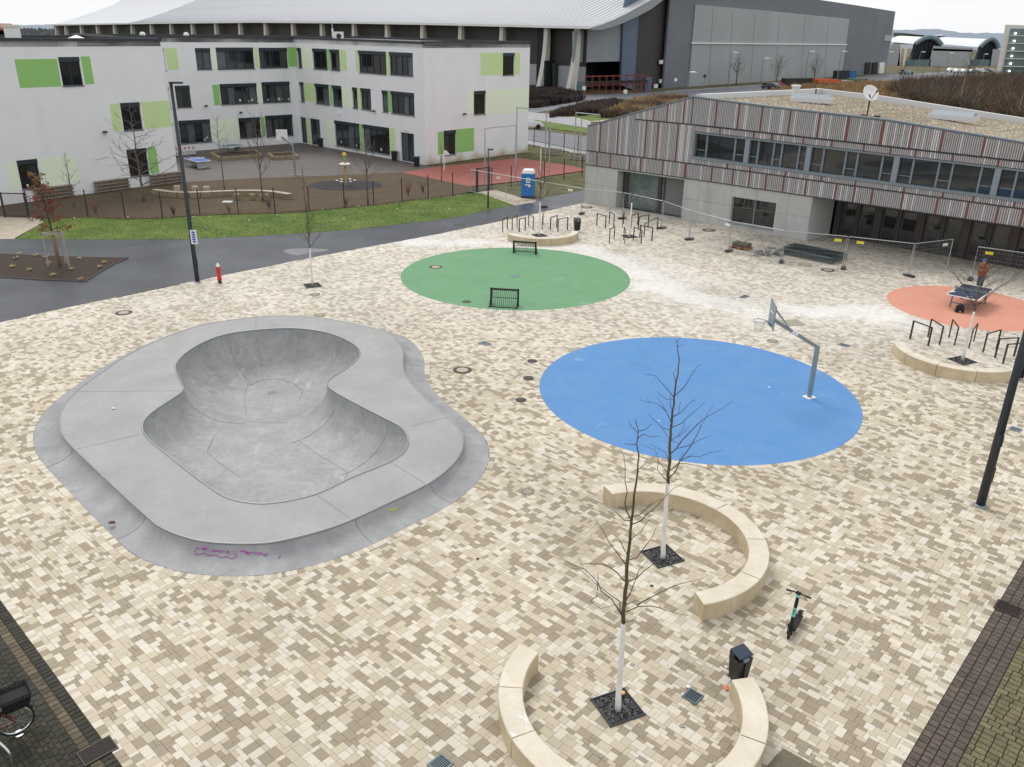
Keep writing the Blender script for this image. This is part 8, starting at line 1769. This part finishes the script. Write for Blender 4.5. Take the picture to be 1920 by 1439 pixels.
# ================================================================== bicycle and hoop in the lower left corner
wc = G(26, 1374); dvb = (G(88, 1292)-G(30, 1380)).normalized(); dvb = Vector((math.cos(math.radians(40)), math.sin(math.radians(40)))); rotb = math.atan2(-dvb.y, -dvb.x)
wc = G(36, 1376); t = thing('bicycle', 'dark red bicycle with black rear basket cut off by the lower left corner', 'bicycle', (wc.x, wc.y, 0), None, rotb)
M_fr = mat('bike_red', C(96, 30, 30, .8), .4); M_chr = mat('chrome', C(200, 204, 206), .25, metal=.9)
for x in (0, 1.08):
    mb = MB(); mb.tube([(x+.33*math.cos(a*PI/16), 0, .35+.33*math.sin(a*PI/16)) for a in range(34)], .021, 8, caps=False); wo = mb.build('wheel', M_rub, t, world=False, smooth=True)
    q = MB(); q.tube([(x+.303*math.cos(a*PI/16), 0, .35+.303*math.sin(a*PI/16)) for a in range(34)], .015, 6, caps=False); ro = q.build('rim', M_chr, None); ro.parent = wo
    q = MB()
    for k in range(18): a = k*PI/9; q.tube([(x+.03*math.cos(a+.6), .02*(-1)**k, .35+.03*math.sin(a+.6)), (x+.3*math.cos(a), 0, .35+.3*math.sin(a))], .0018, 3)
    so = q.build('spokes', M_chr, None); so.parent = wo
    mb = MB(); mb.tube([(x+.365*math.cos(a*PI/16), 0, .35+.365*math.sin(a*PI/16)) for a in range(-1, 15)], .024, 5); mb.build('mudguard', M_rub, t, world=False)
mb = MB(); S_ = (.34, 0, .86); BB = (.44, 0, .3); HD_ = (.92, 0, .86)
for a, b in ((S_, BB), (BB, (.97, 0, .68)), ((.36, 0, .7), (.95, 0, .74)), ((0, .06, .35), BB), ((0, -.06, .35), BB), ((0, .06, .35), S_), ((0, -.06, .35), S_), (HD_, (1.0, 0, .6)), ((1.0, 0, .6), (1.08, 0, .35))): mb.tube([a, b], .016, 7)
mb.build('frame', M_fr, t, world=False); mb = MB(); mb.hexa([(.2, -.09, .9), (.5, -.03, .9), (.5, .03, .9), (.2, .09, .9), (.2, -.09, .97), (.5, -.03, .95), (.5, .03, .95), (.2, .09, .97)]); o = mb.build('saddle', M_rub, t, world=False); o.modifiers.new('b', 'BEVEL').width = .02
mb = MB(); mb.tube([(.8, -.28, 1.05), (.9, -.18, 1.08), (.92, 0, 1.05), (.9, .18, 1.08), (.8, .28, 1.05)], .013, 7); mb.tube([(.92, 0, 1.05), HD_], .014, 6); mb.build('handlebar', M_chr, t, world=False)
mb = MB(); bx = [(-.28, -.2, .74), (.14, -.2, .74), (.14, .2, .74), (-.28, .2, .74)]; tx = [(-.36, -.24, 1.04), (.18, -.24, 1.04), (.18, .24, 1.04), (-.36, .24, 1.04)]
for i in range(4):
    j = (i+1) % 4
    for k in range(13): a = Vector(bx[i]).lerp(Vector(bx[j]), k/12); b = Vector(tx[i]).lerp(Vector(tx[j]), k/12); mb.bar(tuple(a), tuple(b), .014)
    for k in range(8): a = Vector(bx[i]).lerp(Vector(tx[i]), k/7); b = Vector(bx[j]).lerp(Vector(tx[j]), k/7); mb.bar(tuple(a), tuple(b), .016)
mb.add(bx, [(0, 1, 2, 3)]); mb.add([(x, y, .95) for x, y, z in [(-.33, -.22, 0), (.16, -.22, 0), (.16, .22, 0), (-.33, .22, 0)]], [(0, 1, 2, 3)]); mb.build('basket', M_rub, t, world=False)
mb = MB(); mb.tube([(.44, -.1, .3), (.58, -.16, .24)], .01, 5); mb.tube([(.44, .1, .3), (.3, .16, .36)], .01, 5); mb.lathe([(.1, 0), (.1, .01)], 14); mb.build('crank', M_chr, t, world=False)
t.rotation_euler = (0, 0, rotb)
a, b = G(2, 1440), G(30, 1455); t = thing('bicycle_hoop', 'shiny steel bicycle hoop stand at the lower left corner', 'bicycle stand', (b.x, b.y, 0)); mb = MB(); P = []; a = a+(a-b)*1.6
for k in range(13): u = k/12; an = PI*u; r_ = (b-a).length/2; m = (a+b)/2; d = (b-a).normalized(); P.append((m.x-d.x*r_*math.cos(an), m.y-d.y*r_*math.cos(an), .55+.22*math.sin(an)))
P = [(a.x, a.y, 0)]+P+[(b.x, b.y, 0)]; mb.tube(P, .024, 10); mb.build('tube', M_chr, t, smooth=True)
for p in (a, b): mb = MB(); mb.lathe([(.06, 0), (.06, .012)], 14, p.x, p.y, .0); mb.build('floor_flange', M_chr, t)
# dirt specks on the paving
mb = MB(); M_spk = mat('dark_specks', C(70, 62, 52), .9)
for k in range(420):
    p = G(rnd.uniform(0, 1920), 600+840*rnd.random()**.8)
    if not inpoly(p.x, p.y, plaza) or inpoly(p.x, p.y, [tuple(v) for v in SK[::4]]): continue
    r_ = rnd.uniform(.008, .022); mb.add([(p.x+r_*math.cos(q*2.09+k), p.y+r_*math.sin(q*2.09+k)*.8, .009) for q in range(3)]+[(p.x, p.y, .009+r_*.5)], [(0, 1, 3), (1, 2, 3), (2, 0, 3)])
o = mb.build('ground_debris', M_spk); o['kind'] = 'stuff'
